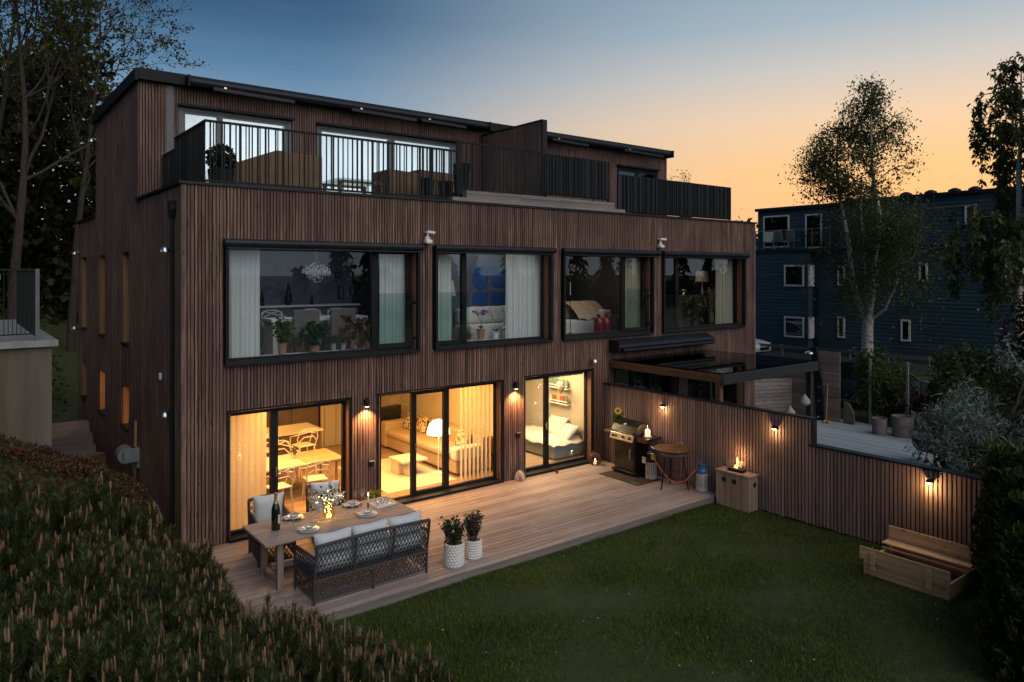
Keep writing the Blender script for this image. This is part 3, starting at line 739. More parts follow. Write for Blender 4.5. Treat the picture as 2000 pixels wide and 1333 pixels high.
m=MB(); m.box(-.30,-.02,3.24,3.30,.84,1.12); m.box(-.06,0,3.3,3.6,.7,1.1); m.build('bracket',M['reel'],t,True,bev=.01)
MB().tube([(-.14,3.3,.85),(-.1,3.28,.5),(-.1,3.3,.2),(-.12,3.5,.05)],.014,6).build('hose',M['greyframe'],t,True,smooth=True)
M['broom']=pm('pale_broom_wood',(.42,.26,.14,1),rough=.7)
for y,lb in ((3.55,'wooden broom handle behind the white hose reel'),(3.43,'pale rake handle behind the white hose reel')):
    m=MB(); m.tube([(-.07,y,.0),(-.04,y+.03,1.62)],.013,6); m.box(-.1,-.03,y-.08,y+.08,-.02,.05); tag(m.build('broom',M['broom']),lb,'broom')
t=tag(MB().box(-.05,-.01,1.38,1.44,2.70,2.82).build('outdoor_sensor',M['white'],bev=.008),'small white sensor box on the side wall','sensor')
# ================================================================ DINING TABLE
M['teak']=wood('grey_teak',(.22,.17,.145,1),(.34,.275,.235,1),'x',objrand=.12,knots=False,across=60)
M['teak_z']=wood('grey_teak_upright',(.20,.155,.13,1),(.30,.24,.205,1),'z',objrand=.1,knots=False,across=60)
tb=thing('dining_table','long grey teak outdoor dining table laid for a meal','table',(1.74,-2.02,0))
for i in range(5):
    y0=-2.53+i*.204; MB().box(.51,2.97,y0,y0+.2,.715,.75).build('board',M['teak'],tb,True,bev=.003)
MB().box(.62,2.86,-2.40,-1.64,.665,.714).build('apron',M['teak'],tb,True)
for x in (.78,2.66):
    for y in (-2.36,-1.68):
        MB().bar((x,y,0),(x,y*.97-.06,.665),.09,.09).build('leg',M['teak_z'],tb,True,bev=.004)
    MB().bar((x,-2.30,.10),(x,-1.74,.10),.07,.07).build('foot_rail',M['teak'],tb,True)
MB().bar((.78,-2.02,.22),(2.66,-2.02,.22),.06,.08).build('stretcher',M['teak'],tb,True)
# ================================================================ WICKER SEATS
M['rope']=pm('charcoal_wicker',(.028,.027,.030,1),(.055,.052,.055,1),scale=60,rough=.75,bump=.3)
M['cush']=pm('off_white_cushion',(.50,.52,.53,1),(.56,.58,.58,1),scale=30,rough=.9,bump=.15)
def lattice(mb,O,U,Vv,w,h,du=.058,dv=.115,th=.011):
    O=Vector(O);U=Vector(U).normalized();Vv=Vector(Vv).normalized(); nrm=U.cross(Vv); k=dv/du
    for sgn in (1,-1):
        c=-h/k if sgn>0 else 0
        c-=c%du if False else 0
        while c<w+(0 if sgn>0 else h/k):
            pts=[]
            # line: u=c+sgn*v/k
            v0=0;v1=h
            if sgn>0:
                if c<0: v0=-c*k
                if c+h/k>w: v1=(w-c)*k
            else:
                if c>w: v0=(c-w)*k
                if c-h/k<0: v1=c*k
            if v1-v0>.01:
                p=O+U*(c+sgn*v0/k)+Vv*v0+nrm*(.003*sgn); q=O+U*(c+sgn*v1/k)+Vv*v1+nrm*(.003*sgn)
                mb.bar(p,q,th,th*.7,nrm)
            c+=du
def wicker(name,label,cat,loc,rz,W,npan,group=None,D=.76):
    t=thing(name,label,cat,loc,rz,group)
    H=.86;S=.36
    def T(nm,pts,r=.019): return MB().tube(pts,r,8).build(nm,M['rope'],t,smooth=True)
    lean=-.06
    for x in (.02,W-.02):
        T('leg',[(x,.03,0),(x,.02,S),(x,lean*.6+.0,.66),(x,lean,H-.02)],.021); T('leg',[(x,D-.03,0),(x,D-.02,S),(x,D-.02,.60)],.021)
        T('arm_rest',[(x,D-.0,.60),(x,D-.10,.635),(x,.25,.655),(x,-.01,.66)],.024)
    T('back_rail',[(.02,lean,H-.02),(W*.5,lean-.015,H+.01),(W-.02,lean,H-.02)],.026)
    for y in (.02,D-.02): T('seat_rail',[(.02,y,S-.03),(W-.02,y,S-.03)],.02)
    for x in (.02,W-.02): T('seat_rail',[(x,.02,S-.03),(x,D-.02,S-.03)],.02)
    for i in range(1,npan): T('back_post',[(W*i/npan,.02,S-.03),(W*i/npan,lean,H)],.018)
    if npan>1:
        for i in range(1,2): T('leg',[(W*.5,.02,0),(W*.5,.02,S)],.018)
    lat=MB()
    for i in range(npan):
        a=W*i/npan+.02; b=W*(i+1)/npan-.02
        lattice(lat,(a,.02,S),(1,0,0),(0,lean-.02,H-S),b-a,H-S-.02)
        for f in (.36,.70):
            z=S+(H-S)*f; lat.bar((a,.02+(lean-.02)*f,z),(b,.02+(lean-.02)*f,z),.014,.012)
    lattice(lat,(.03,.03,.06),(1,0,0),(0,0,1),W-.06,S-.10,.07,.10)
    for x in (.02,W-.02):
        lattice(lat,(x,.03,S),(0,1,0),(0,0,1),D-.07,.26)
        lattice(lat,(x,.03,.06),(0,1,0),(0,0,1),D-.07,S-.10,.07,.10)
    lattice(lat,(.03,D-.02,.06),(1,0,0),(0,0,1),W-.06,S-.10,.07,.10)
    lat.bar((.03,.03,.06),(W-.03,.03,.06),.016,.016); lat.bar((.03,D-.02,.06),(W-.03,D-.02,.06),.016,.016)
    lat.build('woven_lattice',M['rope'],t,kind='stuff')
    MB().box(.04,W-.04,.04,D-.04,S-.02,S).build('seat_base',M['rope'],t)
    m=MB().pillow((W/2,D/2+.03,S+.07),W/2-.05,D/2-.06,.085,n=10); m.build('seat_cushion',M['cush'],t,smooth='all')
    cw=(W-.10)/max(1,npan)
    for i in range(max(1,npan)):
        rot=Matrix.Rotation(R(82),3,'X')
        m=MB().pillow((.05+cw*(i+.5),.10,S+.33),cw/2*.985,.26,.095,rot,n=10); m.build('back_cushion',M['cush'],t,smooth='all')
    return t
wicker('wicker_sofa','three seat charcoal wicker sofa seen from behind with white cushions','sofa',(.95,-3.20,0),0,1.85,3)
c1=wicker('wicker_armchair','charcoal wicker armchair with white cushion behind the champagne bottle','armchair',(1.47,-.72,0),math.pi-.12,.60,1,'armchairs at the outdoor table')
c2=wicker('wicker_armchair','charcoal wicker armchair with white cushion behind the flower vase','armchair',(2.52,-.62,0),math.pi-.2,.60,1,'armchairs at the outdoor table')
M['teal']=pm('teal_cushion',(.03,.16,.14,1),(.05,.24,.20,1),scale=20,rough=.9)
tag(MB().pillow((1.62,-2.72,.60),.20,.16,.07,Matrix.Rotation(R(60),3,'X')).build('scatter_cushion',M['teal'],smooth='all'),'teal scatter cushion on the wicker sofa','cushion')
# ---- table setting
M['champ']=pm('dark_green_bottle_glass',(.008,.014,.008,1),rough=.12,spec=.6); M['gold']=pm('gold_foil',(.45,.30,.10,1),(.55,.38,.14,1),scale=30,rough=.35,metal=.8)
M['china']=pm('white_porcelain',(.70,.68,.66,1),rough=.2); M['label']=pm('cream_paper_label',(.55,.5,.42,1),rough=.7)
t=thing('champagne_bottle','large dark champagne bottle with gold foil neck on the table','bottle',(.86,-1.98,.752)); t.scale=(1.08,1.08,1.1)
MB().lathe([(.056,0),(.060,.01),(.060,.25),(.054,.30),(.030,.37),(.021,.40)],(0,0,0),20).build('body',M['champ'],t,smooth=True)
MB().lathe([(.0345,.362),(.0225,.402),(.019,.475),(.023,.478),(.023,.50),(.017,.505)],(0,0,0),18).build('foil',M['gold'],t,smooth=True)
m=MB(); V=[];F=[]
for i in range(9):
    q=R(-80+i*16); V+=[(.0612*math.cos(q),.0612*math.sin(q),.09),(.0612*math.cos(q),.0612*math.sin(q),.21)]
for i in range(8): F.append((2*i,2*i+2,2*i+3,2*i+1))
m.add(V,F).build('label_paper',M['label'],t,smooth='all')
PL=['nearest the camera, left end of the table','beside the champagne bottle on the house side','at the right end of the table on the sofa side','at the right end of the table on the house side']
for k,(x,y) in enumerate(((1.24,-2.30),(1.25,-1.68),(2.25,-2.22),(2.26,-1.66))):
    t=thing('place_setting','stacked white plates '+PL[k],'plates',(x,y,.752),0,'place settings')
    MB().lathe([(.10,0),(.165,.012),(.168,.016),(.11,.010)],(0,0,0),26).build('charger_plate',M['clear'] if k%2 else M['china'],t,smooth=True)
    MB().lathe([(.08,.012),(.125,.026),(.128,.03),(.085,.022)],(0,0,.004),24).build('dinner_plate',M['china'],t,smooth=True)
    MB().lathe([(.05,.02),(.085,.055),(.088,.058),(.06,.03)],(.01,0,.012),22).build('bowl',M['china'],t,smooth=True)
    MB().pillow((-.11,.02,.035),.05,.09,.012,n=6).build('napkin',M['cush'],t,smooth='all')
GL=[(1.06,-1.86),(1.16,-1.93),(1.48,-1.82),(1.50,-2.06),(1.40,-2.02),(2.02,-1.93),(2.10,-2.02),(2.46,-1.62),(2.38,-1.52),(1.02,-2.16)]
GN=['left of the near plate stack','nearest the champagne bottle','tall one left of the flower vase','just left of the glowing vase','between vase and near plates','right of the glowing vase','behind the right plate stack','at the far end beside the candle','at the house side of the far end','closest to the table corner']
for k,(x,y) in enumerate(GL):
    t=thing('wine_glass','clear stemmed wine glass '+GN[k],'glass',(x,y,.752),0,'wine glasses on the outdoor table'); s=1.15 if k in (2,7) else .95
    MB().lathe([(.032*s,0),(.030*s,.003),(.005,.008),(.004,.085*s),(.02*s,.10*s),(.034*s,.13*s),(.036*s,.17*s),(.028*s,.215*s)],(0,0,0),14,cap=False).build('goblet',M['clear'],t,smooth='all')
# flower vase with fairy lights
M['amber']=glass('amber_vase_glass',(1,.82,.45,1),extra=.03); M['fairy']=glow('fairy_light',(1,.72,.3,1),30)
M['blossom']=leafmat('white_blossom',(.55,.52,.46,1),(.78,.76,.70,1)); M['twigleaf']=leafmat('vase_leaf',(.03,.06,.02,1),(.07,.11,.04,1)); M['twig']=pm('brown_twig',(.08,.05,.03,1),rough=.9)
def blades(pts,size,aspect=.5,droop=0,up=None):
    """numpy leaf quads (rhombs) at pts with random orientation"""
    n=len(pts); d=rng.normal(size=(n,3)); 
    if up is not None: d=d*.8+np.array(up)
    d/=np.linalg.norm(d,axis=1)[:,None]+1e-9
    e=np.cross(d,rng.normal(size=(n,3))); e/=np.linalg.norm(e,axis=1)[:,None]+1e-9
    s=(size*(.6+.8*rng.random(n)))[:,None]
    V=np.empty((n*4,3)); V[0::4]=pts; V[1::4]=pts+d*s*.5+e*s*aspect*.5; V[2::4]=pts+d*s-np.array([0,0,droop])*s; V[3::4]=pts+d*s*.5-e*s*aspect*.5
    return V,np.arange(n*4).reshape(-1,4)
t=thing('flower_vase','glowing amber glass vase of white blossom twigs on the table','vase',(1.69,-2.02,.752)); vase_root=t
MB().lathe([(.065,0),(.085,.02),(.095,.11),(.088,.19),(.066,.24),(.072,.26)],(0,0,0),18,cap=False).build('vase_glass',M['amber'],t,smooth='all')
tw=MB(); P=[];L=[];Q=[]
for k in range(22):
    a=random.random()*6.28; sp=random.uniform(.05,.26); h=random.uniform(.34,.60)
    p0=Vector((0,0,.05)); p1=Vector((math.cos(a)*sp*.4,math.sin(a)*sp*.4,.24)); p2=Vector((math.cos(a)*sp,math.sin(a)*sp,h)); tw.tube([p0,p1,p2],[.003,.003,.0015],5)
    for q in range(26):
        f=random.uniform(.25,1.05); c=p1.lerp(p2,f)+Vector((random.gauss(0,.022),random.gauss(0,.022),random.gauss(0,.02)))
        (P if random.random()<.62 else L).append(c+t.location)
    if k%1==0: Q+=[p1.lerp(p2,random.random())+Vector((random.gauss(0,.03),random.gauss(0,.03),0)) for _ in range(2)]
tw.build('twigs',M['twig'],t)
V,F=blades(np.array(P),.045,.9); npmesh('blossoms',V,F,M['blossom'],t,'stuff')
V,F=blades(np.array(L),.05,.5); npmesh('leaves',V,F,M['twigleaf'],t,'stuff')
m=MB()
for p in Q+[Vector((random.gauss(0,.03),random.gauss(0,.03),random.uniform(.02,.22))) for _ in range(44)]:
    m.lathe([(.0,-.005),(.0045,0),(0,.005)],p,6,cap=False)
m.build('fairy_lights',M['fairy'],t,kind='stuff')
lamp('fairy_glow','POINT',(1.69,-2.02,.87),2.6,(1,.68,.3),.01)
# candle in holder
M['flame']=glow('candle_flame',(1,.72,.34,1),12); M['wax']=pm('white_wax',(.75,.70,.62,1),rough=.5)
t=thing('candlestick','burning white candle in a slim grey holder on the table','candle',(2.38,-2.0,.752))
MB().lathe([(.05,0),(.045,.01),(.012,.02),(.018,.06),(.022,.11),(.018,.115)],(0,0,0),14).build('holder',M['greyframe'],t,smooth=True)
MB().lathe([(.012,.11),(.011,.22),(.004,.225)],(0,0,0),10).build('taper',M['wax'],t,smooth=True)
MB().lathe([(0,.225),(.008,.24),(.006,.262),(0,.285)],(0,0,0),8,cap=False).build('flame',M['flame'],t,smooth=True)
lamp('candle_light','POINT',(2.38,-2.0,1.05),1.2,(1,.62,.28),.006)
t=thing('serving_tray','white tray crowded with clear glasses at the far table end','tray',(2.68,-1.92,.752),.1)
MB().box(-.17,.17,-.12,.12,0,.012).build('base',M['china'],t,bev=.006)
fr(-.175,.175,.0,.0,0,0,.0) if False else None
for x0,x1,y0,y1 in ((-.18,.18,-.13,-.12),(-.18,.18,.12,.13),(-.18,-.17,-.12,.12),(.17,.18,-.12,.12)): MB().box(x0,x1,y0,y1,0,.035).build('rim',M['china'],t)
for i,(x,y) in enumerate([(-.11,-.05),(-.03,-.06),(.05,-.04),(.11,.03),(-.08,.05),(.02,.05)]):
    g=thing('tumbler',['clear tumbler at the near left of the white tray','clear tumbler at the near middle of the white tray','clear tumbler at the near right of the white tray','clear tumbler at the far right of the white tray','clear tumbler at the far left of the white tray','clear tumbler at the far middle of the white tray'][i],'glass',(2.68+x,-1.92+y,.766),0,'tumblers on the tray'); MB().lathe([(.022,0),(.026,.004),(.031,.10),(.029,.10),(.022,.01)],(0,0,0),12,cap=False).build('cup',M['clear'],g,smooth='all')
# leafy pot plant behind the table end
M['potl']=leafmat('pot_leaf',(.06,.10,.02,1),(.20,.24,.05,1))
def leafy(label,name,loc,pot_r,pot_h,potmat,spread,height,n,size,lm,group=None,pot='pot',zmin=.0,flowers=None,taper=.8):
    t=thing(name,label,'plant',loc,0,group)
    MB().lathe([(pot_r*taper,0),(pot_r,pot_h*.95),(pot_r*1.05,pot_h),(pot_r*.9,pot_h),(pot_r*.86,pot_h*.88)],(0,0,0),20).build(pot,potmat,t,smooth=True)
    st=MB()
    for k in range(7):
        a=random.random()*6.28; st.tube([(0,0,pot_h*.8),(math.cos(a)*spread*.3,math.sin(a)*spread*.3,pot_h+height*.5),(math.cos(a)*spread*.7,math.sin(a)*spread*.7,pot_h+height*.85)],[.006,.005,.002],5)
    st.build('stems',M['twig'],t)
    q=rng.normal(size=(n,3)); q/=np.linalg.norm(q,axis=1)[:,None]; q*=(rng.random(n)**.45)[:,None]
    P=np.stack([q[:,0]*spread,q[:,1]*spread,pot_h+height*.52+q[:,2]*height*.5],1)+np.array(loc)
    V,F=blades(P,size,.5,.35,(0,0,.25)); npmesh('leaves',V,F,lm,t,'stuff')
    if flowers:
        V,F=blades(P[::9]+np.array([0,0,size*.4]),size*.6,.9); npmesh('flowers',V,F,flowers,t,'stuff')
    return t
M['terra']=pm('terracotta',(.30,.14,.08,1),(.38,.20,.12,1),scale=10,rough=.8)
leafy('yellow green leafy plant against the pillar behind the table','potted_plant',(3.22,-.55,0),.09,.26,M['anthr'],.14,.34,120,.10,M['potl'])
# white honeycomb pots with shrubs
def bumpy_pot(loc,r,h,label,height,spread,n,sz,lm,fl):
    t=thing('patterned_pot_plant',label,'plant',loc,0,'white patterned pots on the deck')
    prof=[(r*.93,0),(r*.97,.02),(r,h*.3),(r,h*.8),(r*.97,h),(r*.90,h),(r*.88,h*.9)]
    MB().lathe(prof,(0,0,0),28).build('pot',M['china'],t,smooth=True)
    kn=MB(); rows=int(h/.042); 
    for i in range(rows):
        z=.028+i*(h-.05)/(rows-1)
        for j in range(18):
            q=2*math.pi*(j+(i%2)*.5)/18; c=Vector((math.cos(q)*r,math.sin(q)*r,z)); s=.024
            nrm=Vector((math.cos(q),math.sin(q),0)); tg=Vector((-math.sin(q),math.cos(q),0)); up=Vector((0,0,1))
            kn.add([c+tg*s,c+up*s,c-tg*s,c-up*s,c+nrm*.016],[(0,1,4),(1,2,4),(2,3,4),(3,0,4)])
    kn.build('diamond_knobs',M['china'],t,kind='stuff')
    MB().lathe([(r*.89,h*.9),(.01,h*.92)],(0,0,0),18,cap=False).build('soil',M['twig'],t)
    st=MB(); P=[]
    for k in range(26):
        a=random.random()*6.28; sp=spread*random.random()**.6; hh=height*random.uniform(.55,1); p1=Vector((math.cos(a)*sp,math.sin(a)*sp,h+hh)); p0=Vector((math.cos(a)*.03,math.sin(a)*.03,h*.9)); pm_=p0.lerp(p1,.5)+Vector((math.cos(a)*.03,math.sin(a)*.03,.02))
        st.tube([p0,pm_,p1],[.005,.004,.002],5)
        for q in range(n//26):
            f=random.uniform(.25,1.03); c=p0.lerp(p1,f)+Vector((random.gauss(0,.018),random.gauss(0,.018),random.gauss(0,.012))); P.append(c+t.location)
    st.build('stems',M['twig'],t); P=np.array(P); V,F=blades(P,sz,.5,.2,(0,0,.5)); npmesh('leaves',V,F,lm,t,'stuff')
    if fl: V,F=blades(P[::14]+np.array([0,0,.03]),.045,1.0); npmesh('flowers',V,F,fl,t,'stuff')
M['sk1']=leafmat('dark_broad_leaf',(.012,.03,.012,1),(.04,.075,.03,1)); M['sk2']=leafmat('dark_narrow_leaf',(.014,.03,.014,1),(.045,.07,.035,1)); M['pinkf']=leafmat('peach_flower',(.40,.22,.14,1),(.5,.32,.22,1)); M['redf']=leafmat('dull_red_bud',(.14,.04,.04,1),(.2,.06,.05,1))
bumpy_pot((3.28,-3.18,0),.155,.36,'larger white diamond patterned pot with broad leaved flowering plant',.40,.20,330,.085,M['sk1'],M['pinkf'])
bumpy_pot((3.70,-3.12,0),.128,.30,'smaller white diamond patterned pot with narrow leaved bushy plant',.42,.17,700,.055,M['sk2'],M['redf'])
# ================================================================ GRILL CORNER
t=tag(MB().box(8.76,9.52,-2.07,-.86,.001,.010).build('grill_mat',pm('brown_rubber_mat',(.045,.025,.022,1),(.06,.035,.03,1),scale=30,rough=.85)),'dark brown mat under the gas grill','mat')
m=MB().box(8.80,8.90,-2.02,-1.80,.0102,.0115); tag(m.build('mat_label',M['greyframe'],t),None)
gr=thing('gas_grill','black gas grill with steel control panel standing against the slat fence','grill',(9.42,-1.25,.01))
M['enam']=pm('black_enamel',(.010,.009,.009,1),(.016,.013,.012,1),scale=6,rough=.32,spec=.4); M['gbrown']=pm('bronze_black_door',(.022,.014,.010,1),(.03,.02,.014,1),scale=3,rough=.25)
MB().box(9.22,9.68,-1.56,-.93,.10,.78).build('cabinet',M['enam'],gr,True,bev=.008)
MB().box(9.205,9.219,-1.53,-.96,.13,.74).build('door',M['gbrown'],gr,True,bev=.004)
MB().tube([(9.17,-1.46,.62),(9.155,-1.46,.58),(9.155,-1.46,.42),(9.17,-1.46,.38)],.012,8).build('door_handle',M['steel'],gr,True,smooth=True)
MB().box(9.16,9.72,-1.62,-.88,.05,.098).build('bottom_shelf',M['enam'],gr,True,bev=.008)
for x in (9.22,9.66):
    for y in (-1.55,-.95): MB().tube([(x,y-.015,.045),(x,y+.015,.045)],.035,12).build('castor',M['black'],gr,True,smooth=True)
MB().prism([(9.16,-1.60,.80),(9.09,-1.60,.80),(9.13,-1.60,.95),(9.20,-1.60,.95)],(0,.71,0)).build('control_panel',M['steel'],gr,True,bev=.006)
for y in (-1.50,-1.30,-1.08,-1.0):
    p=Vector((9.108,y,.875)); MB().tube([p,p+Vector((-.035,0,.008))],.026,14).build('knob',M['black'] if y!=-1.08 else pm('red_knob',(.35,.02,.02,1)),gr,True,smooth=True)
    MB().tube([p+Vector((.001,0,0)),p+Vector((-.006,0,.0015))],.036,16).build('knob_bezel',M['steel'],gr,True,smooth=True)
MB().box(9.18,9.70,-1.62,-.88,.781,.94).build('fire_box',M['enam'],gr,True,bev=.01)
prof=[(9.15,.945),(9.16,1.00),(9.24,1.12),(9.36,1.20),(9.50,1.215),(9.62,1.16),(9.70,1.05),(9.71,.945)]
MB().prism([(x,-1.63,z) for x,z in prof],(0,.76,0)).build('lid',M['enam'],gr,True,bev=.015)
MB().tube([(9.135,-1.55,.985),(9.12,-1.5,.99),(9.12,-1.0,.99),(9.135,-.95,.985)],.013,8).build('lid_handle',M['steel'],gr,True,smooth=True)
MB().tube([(9.262,-1.22,1.135),(9.255,-1.22,1.15)],.035,14).build('thermometer',M['white'],gr,True)
MB().bar((9.188,-1.08,1.055),(9.205,-1.08,1.082),.10,.006,(0,1,0)) if False else None
MB().prism([(9.182,-1.14,1.048),(9.182,-1.02,1.048),(9.205,-1.02,1.083),(9.205,-1.14,1.083)],(-.004,0,.003)).build('maker_badge',pm('red_white_badge',(.45,.12,.10,1),(.6,.45,.42,1),scale=60),gr,True)
MB().box(9.18,9.66,-.86,-.62,.885,.93).build('side_shelf',pm('brass_brown_shelf',(.16,.10,.05,1),(.2,.13,.07,1),rough=.4),gr,True,bev=.008)
MB().box(9.18,9.66,-1.99,-1.64,.885,.925).build('side_shelf',M['enam'],gr,True,bev=.006)
MB().box(9.168,9.179,-1.97,-1.66,.83,.915).build('shelf_front',pm('brown_steel',(.13,.08,.05,1),rough=.35,metal=.6),gr,True)
# sunflower pot on left shelf
t=thing('sunflower','yellow sunflower in a small clay pot on the grill shelf','plant',(9.52,-.74,.932))
MB().lathe([(.05,0),(.07,.11),(.075,.12),(.06,.12)],(0,0,0),14).build('pot',M['terra'],t,smooth=True)
MB().tube([(0,0,.1),(.0,.01,.25),(-.01,-.01,.40)],.008,6).build('stem',M['twigleaf'],t)
P=rng.normal(size=(60,3))*np.array([.05,.05,.06])+np.array([9.52,-.74,1.17]); V,F=blades(P,.10,.7); npmesh('leaves',V,F,leafmat('sunflower_leaf',(.03,.07,.02,1),(.06,.13,.03,1)),t,'stuff')
fl=MB(); c=Vector((-.03,-.035,.42)); nrm=Vector((-.6,-.7,.25)).normalized(); ta=nrm.cross(Vector((0,0,1))).normalized(); tb_=ta.cross(nrm)
for k in range(18):
    q=2*math.pi*k/18; d=ta*math.cos(q)+tb_*math.sin(q); e=ta*-math.sin(q)+tb_*math.cos(q); fl.add([c+d*.03,c+d*.06+e*.014,c+d*.09+nrm*.008,c+d*.06-e*.014],[(0,1,2,3)])
fl.build('petals',pm('sunflower_yellow',(.75,.42,.02,1),(.85,.5,.03,1)),t)
MB().tube([c-nrm*.006,c+nrm*.012],[.036,.03],14).build('seed_head',M['twig'],t)
# hurricane candle on right shelf
t=thing('hurricane_candle','glowing thick candle in a glass cylinder on the grill shelf','candle',(9.40,-1.78,.927))
MB().lathe([(.10,0),(.11,.012),(.07,.02)],(0,0,0),20).build('dish',M['china'],t,smooth=True)
mc=glow('lit_wax',(1,.60,.36,1),1.3)
MB().lathe([(.062,.02),(.062,.14),(.05,.15),(.02,.145)],(0,0,0),18).build('pillar_candle',mc,t,smooth=True)
MB().lathe([(.088,.02),(.088,.27)],(0,0,0),20,cap=False).build('glass_cylinder',M['clear'],t,smooth='all')
MB().lathe([(0,.15),(.008,.165),(0,.20)],(0,0,0),8,cap=False).build('flame',M['flame'],t)
lamp('hurricane_light','POINT',(9.40,-1.78,1.135),4,(1,.55,.25),.008)
# gas cylinders
M['cylw']=pm('grey_white_plastic',(.42,.41,.39,1),(.48,.47,.45,1),rough=.5)
def cyl(loc,label,collar,rz):
    t=thing('gas_cylinder',label,'gas cylinder',loc,rz,'gas cylinders')
    MB().lathe([(.105,0),(.125,.012),(.128,.05),(.128,.36),(.12,.38)],(0,0,0),24).build('jacket',M['cylw'],t,smooth=True)
    for k in range(8):
        a=2*math.pi*k/8
        for r_ in range(4):
            for sg in (1,-1):
                z=.09+r_*.065; p0=a+sg*.06; p1=a+sg*.30
                def P(an,zz): return (math.cos(an)*.1287,math.sin(an)*.1287,zz)
                MB().add([P(p0,z),P((p0+p1)/2,z+.034),P(p1,z+.068),P(p1,z+.098),P((p0+p1)/2,z+.064),P(p0,z+.03)],[(0,1,2,3,4,5)] if sg>0 else [(5,4,3,2,1,0)]).build('vent_slot',M['anthr'],t)
    MB().lathe([(.126,.381),(.128,.42),(.11,.47),(.085,.49)],(0,0,0),22).build('shoulder',collar,t,smooth=True)
    MB().lathe([(.085,.485),(.09,.56),(.082,.56),(.077,.49)],(0,0,0),20,cap=False).build('collar',collar,t,smooth=True)
    MB().tube([(0,0,.49),(0,0,.545)],.025,10).build('valve',M['gold'],t,smooth=True)
    MB().tube([(.085*math.cos(q),.085*math.sin(q),.575) for q in np.linspace(0,6.28,17)[:-1]],.010,6,closed=True).build('carry_ring',M['steel'] if collar is M['anthr'] else collar,t,smooth=True)
    return t
cyl((9.40,-1.88,.012),'grey gas cylinder with dark collar beside the grill',M['anthr'],.2)
cyl((9.58,-3.13,0),'grey gas cylinder with blue top at the deck corner',pm('blue_plastic',(.02,.09,.24,1),(.03,.11,.28,1),rough=.4),.5)
tag(MB().tube([(9.33,-2.0,.50),(9.27,-2.15,.46),(9.2,-2.4,.28),(9.2,-2.68,.13),(9.3,-2.92,.20),(9.45,-3.02,.40),(9.53,-3.08,.50)],.012,8).build('gas_hose',pm('orange_rubber',(.55,.14,.03,1),rough=.5),smooth=True),'orange gas hose hanging between the two cylinders','hose')
tag(MB().box(9.30,9.37,-2.05,-1.96,.47,.58).build('gas_regulator',pm('yellow_regulator',(.45,.34,.05,1),rough=.5),bev=.01),'yellow gas regulator on the grey cylinder','regulator')
tag(MB().box(9.235,9.24,-1.86,-1.76,.37,.51).build('paper_tag',M['label']),'paper tag hanging from the grill shelf','tag')
# paella burner
t=thing('paella_burner','wide rusty steel pan on a black three legged burner stand','burner',(9.27,-2.62,0))
MB().lathe([(.34,.80),(.415,.852),(.42,.855),(.405,.85),(.33,.825),(.02,.825)],(0,0,0),32).build('pan',pm('rusty_steel',(.12,.065,.03,1),(.20,.11,.05,1),scale=5,rough=.5,metal=.5),t,smooth=True)
for q in (.35,2.45,4.2):
    c=Vector((math.cos(q)*.42,math.sin(q)*.42,.852)); tg=Vector((-math.sin(q),math.cos(q),0)); ou=Vector((math.cos(q),math.sin(q),0))
    MB().tube([c+tg*.06,c+tg*.05+ou*.05+Vector((0,0,.025)),c-tg*.05+ou*.05+Vector((0,0,.025)),c-tg*.06],.008,6).build('handle',M['steel'],t,smooth=True)
MB().lathe([(.24,.70),(.27,.72),(.27,.795),(.24,.795)],(0,0,0),26).build('burner_ring',M['greyframe'],t,smooth=True)
for q in (.9,3.0,5.0):
    MB().tube([(math.cos(q)*.22,math.sin(q)*.22,.72),(math.cos(q)*.34,math.sin(q)*.34,0)],.014,8).build('leg',M['black'],t,smooth=True)
MB().tube([(math.cos(q)*.30,math.sin(q)*.30,.28) for q in np.linspace(0,6.283,13)[:-1]],.006,5,closed=True).build('brace_ring',M['black'],t)
# fire box
t=thing('fire_box','pale timber box with round holes carrying a small table fire','box',(9.60,-3.99,-.12))
M['pinebox']=wood('pale_grey_pine',(.27,.20,.155,1),(.38,.29,.23,1),'z',objrand=.12,knots=False)
x0,x1,y0,y1=9.44,9.755,-4.37,-3.60
for i in range(5):
    a=y0+(y1-y0)*i/5; MB().box(x0,x0+.02,a,a+(y1-y0)/5-.004,-.12,.56).build('plank',M['pinebox'],t,True,bev=.002)
for i in range(2):
    a=x0+.021+(x1-x0-.021)*i/2; MB().box(a,a+(x1-x0-.021)/2-.004,y0,y0+.02,-.12,.56).build('plank',M['pinebox'],t,True,bev=.002)
MB().box(x0+.021,x1,y0+.021,y1,-.12,.555).build('carcass',M['pinebox'],t,True)
MB().box(x0-.02,x1+.01,y0-.02,y1+.02,.5605,.595).build('lid_board',M['pinebox'],t,True,bev=.004)
for (p,q) in (((x0,-3.79,.42),(x0-.004,-3.79,.42)),((x0,-4.03,.42),(x0-.004,-4.03,.42)),((9.64,y0,.40),(9.64,y0-.004,.40))):
    MB().tube([p,q],.05,20).build('port_hole',M['membrane'],t,True)
    d=Vector(q)-Vector(p); MB().tube([Vector(p)+ (Vector((-.002,.052*math.cos(a),.052*math.sin(a))) if abs(d.x)>0 else Vector((.052*math.cos(a),-.002,.052*math.sin(a)))) for a in np.linspace(0,6.283,19)[:-1]],.004,5,closed=True).build('port_rim',M['greyframe'],t,True)
t=thing('table_fire','small black bioethanol burner with a live flame and glass guards','burner',(9.60,-3.98,.597))
MB().box(-.07,.07,-.17,.17,0,.06).build('tray',M['black'],t,bev=.005)
for x in (-.068,.068): MB().box(x-.003,x+.003,-.165,.165,.055,.21).build('glass_guard',M['clear'],t)
M['fire']=glow('ethanol_flame',(1,.40,.10,1),6); M['fire2']=glow('flame_core',(1,.72,.35,1),10)
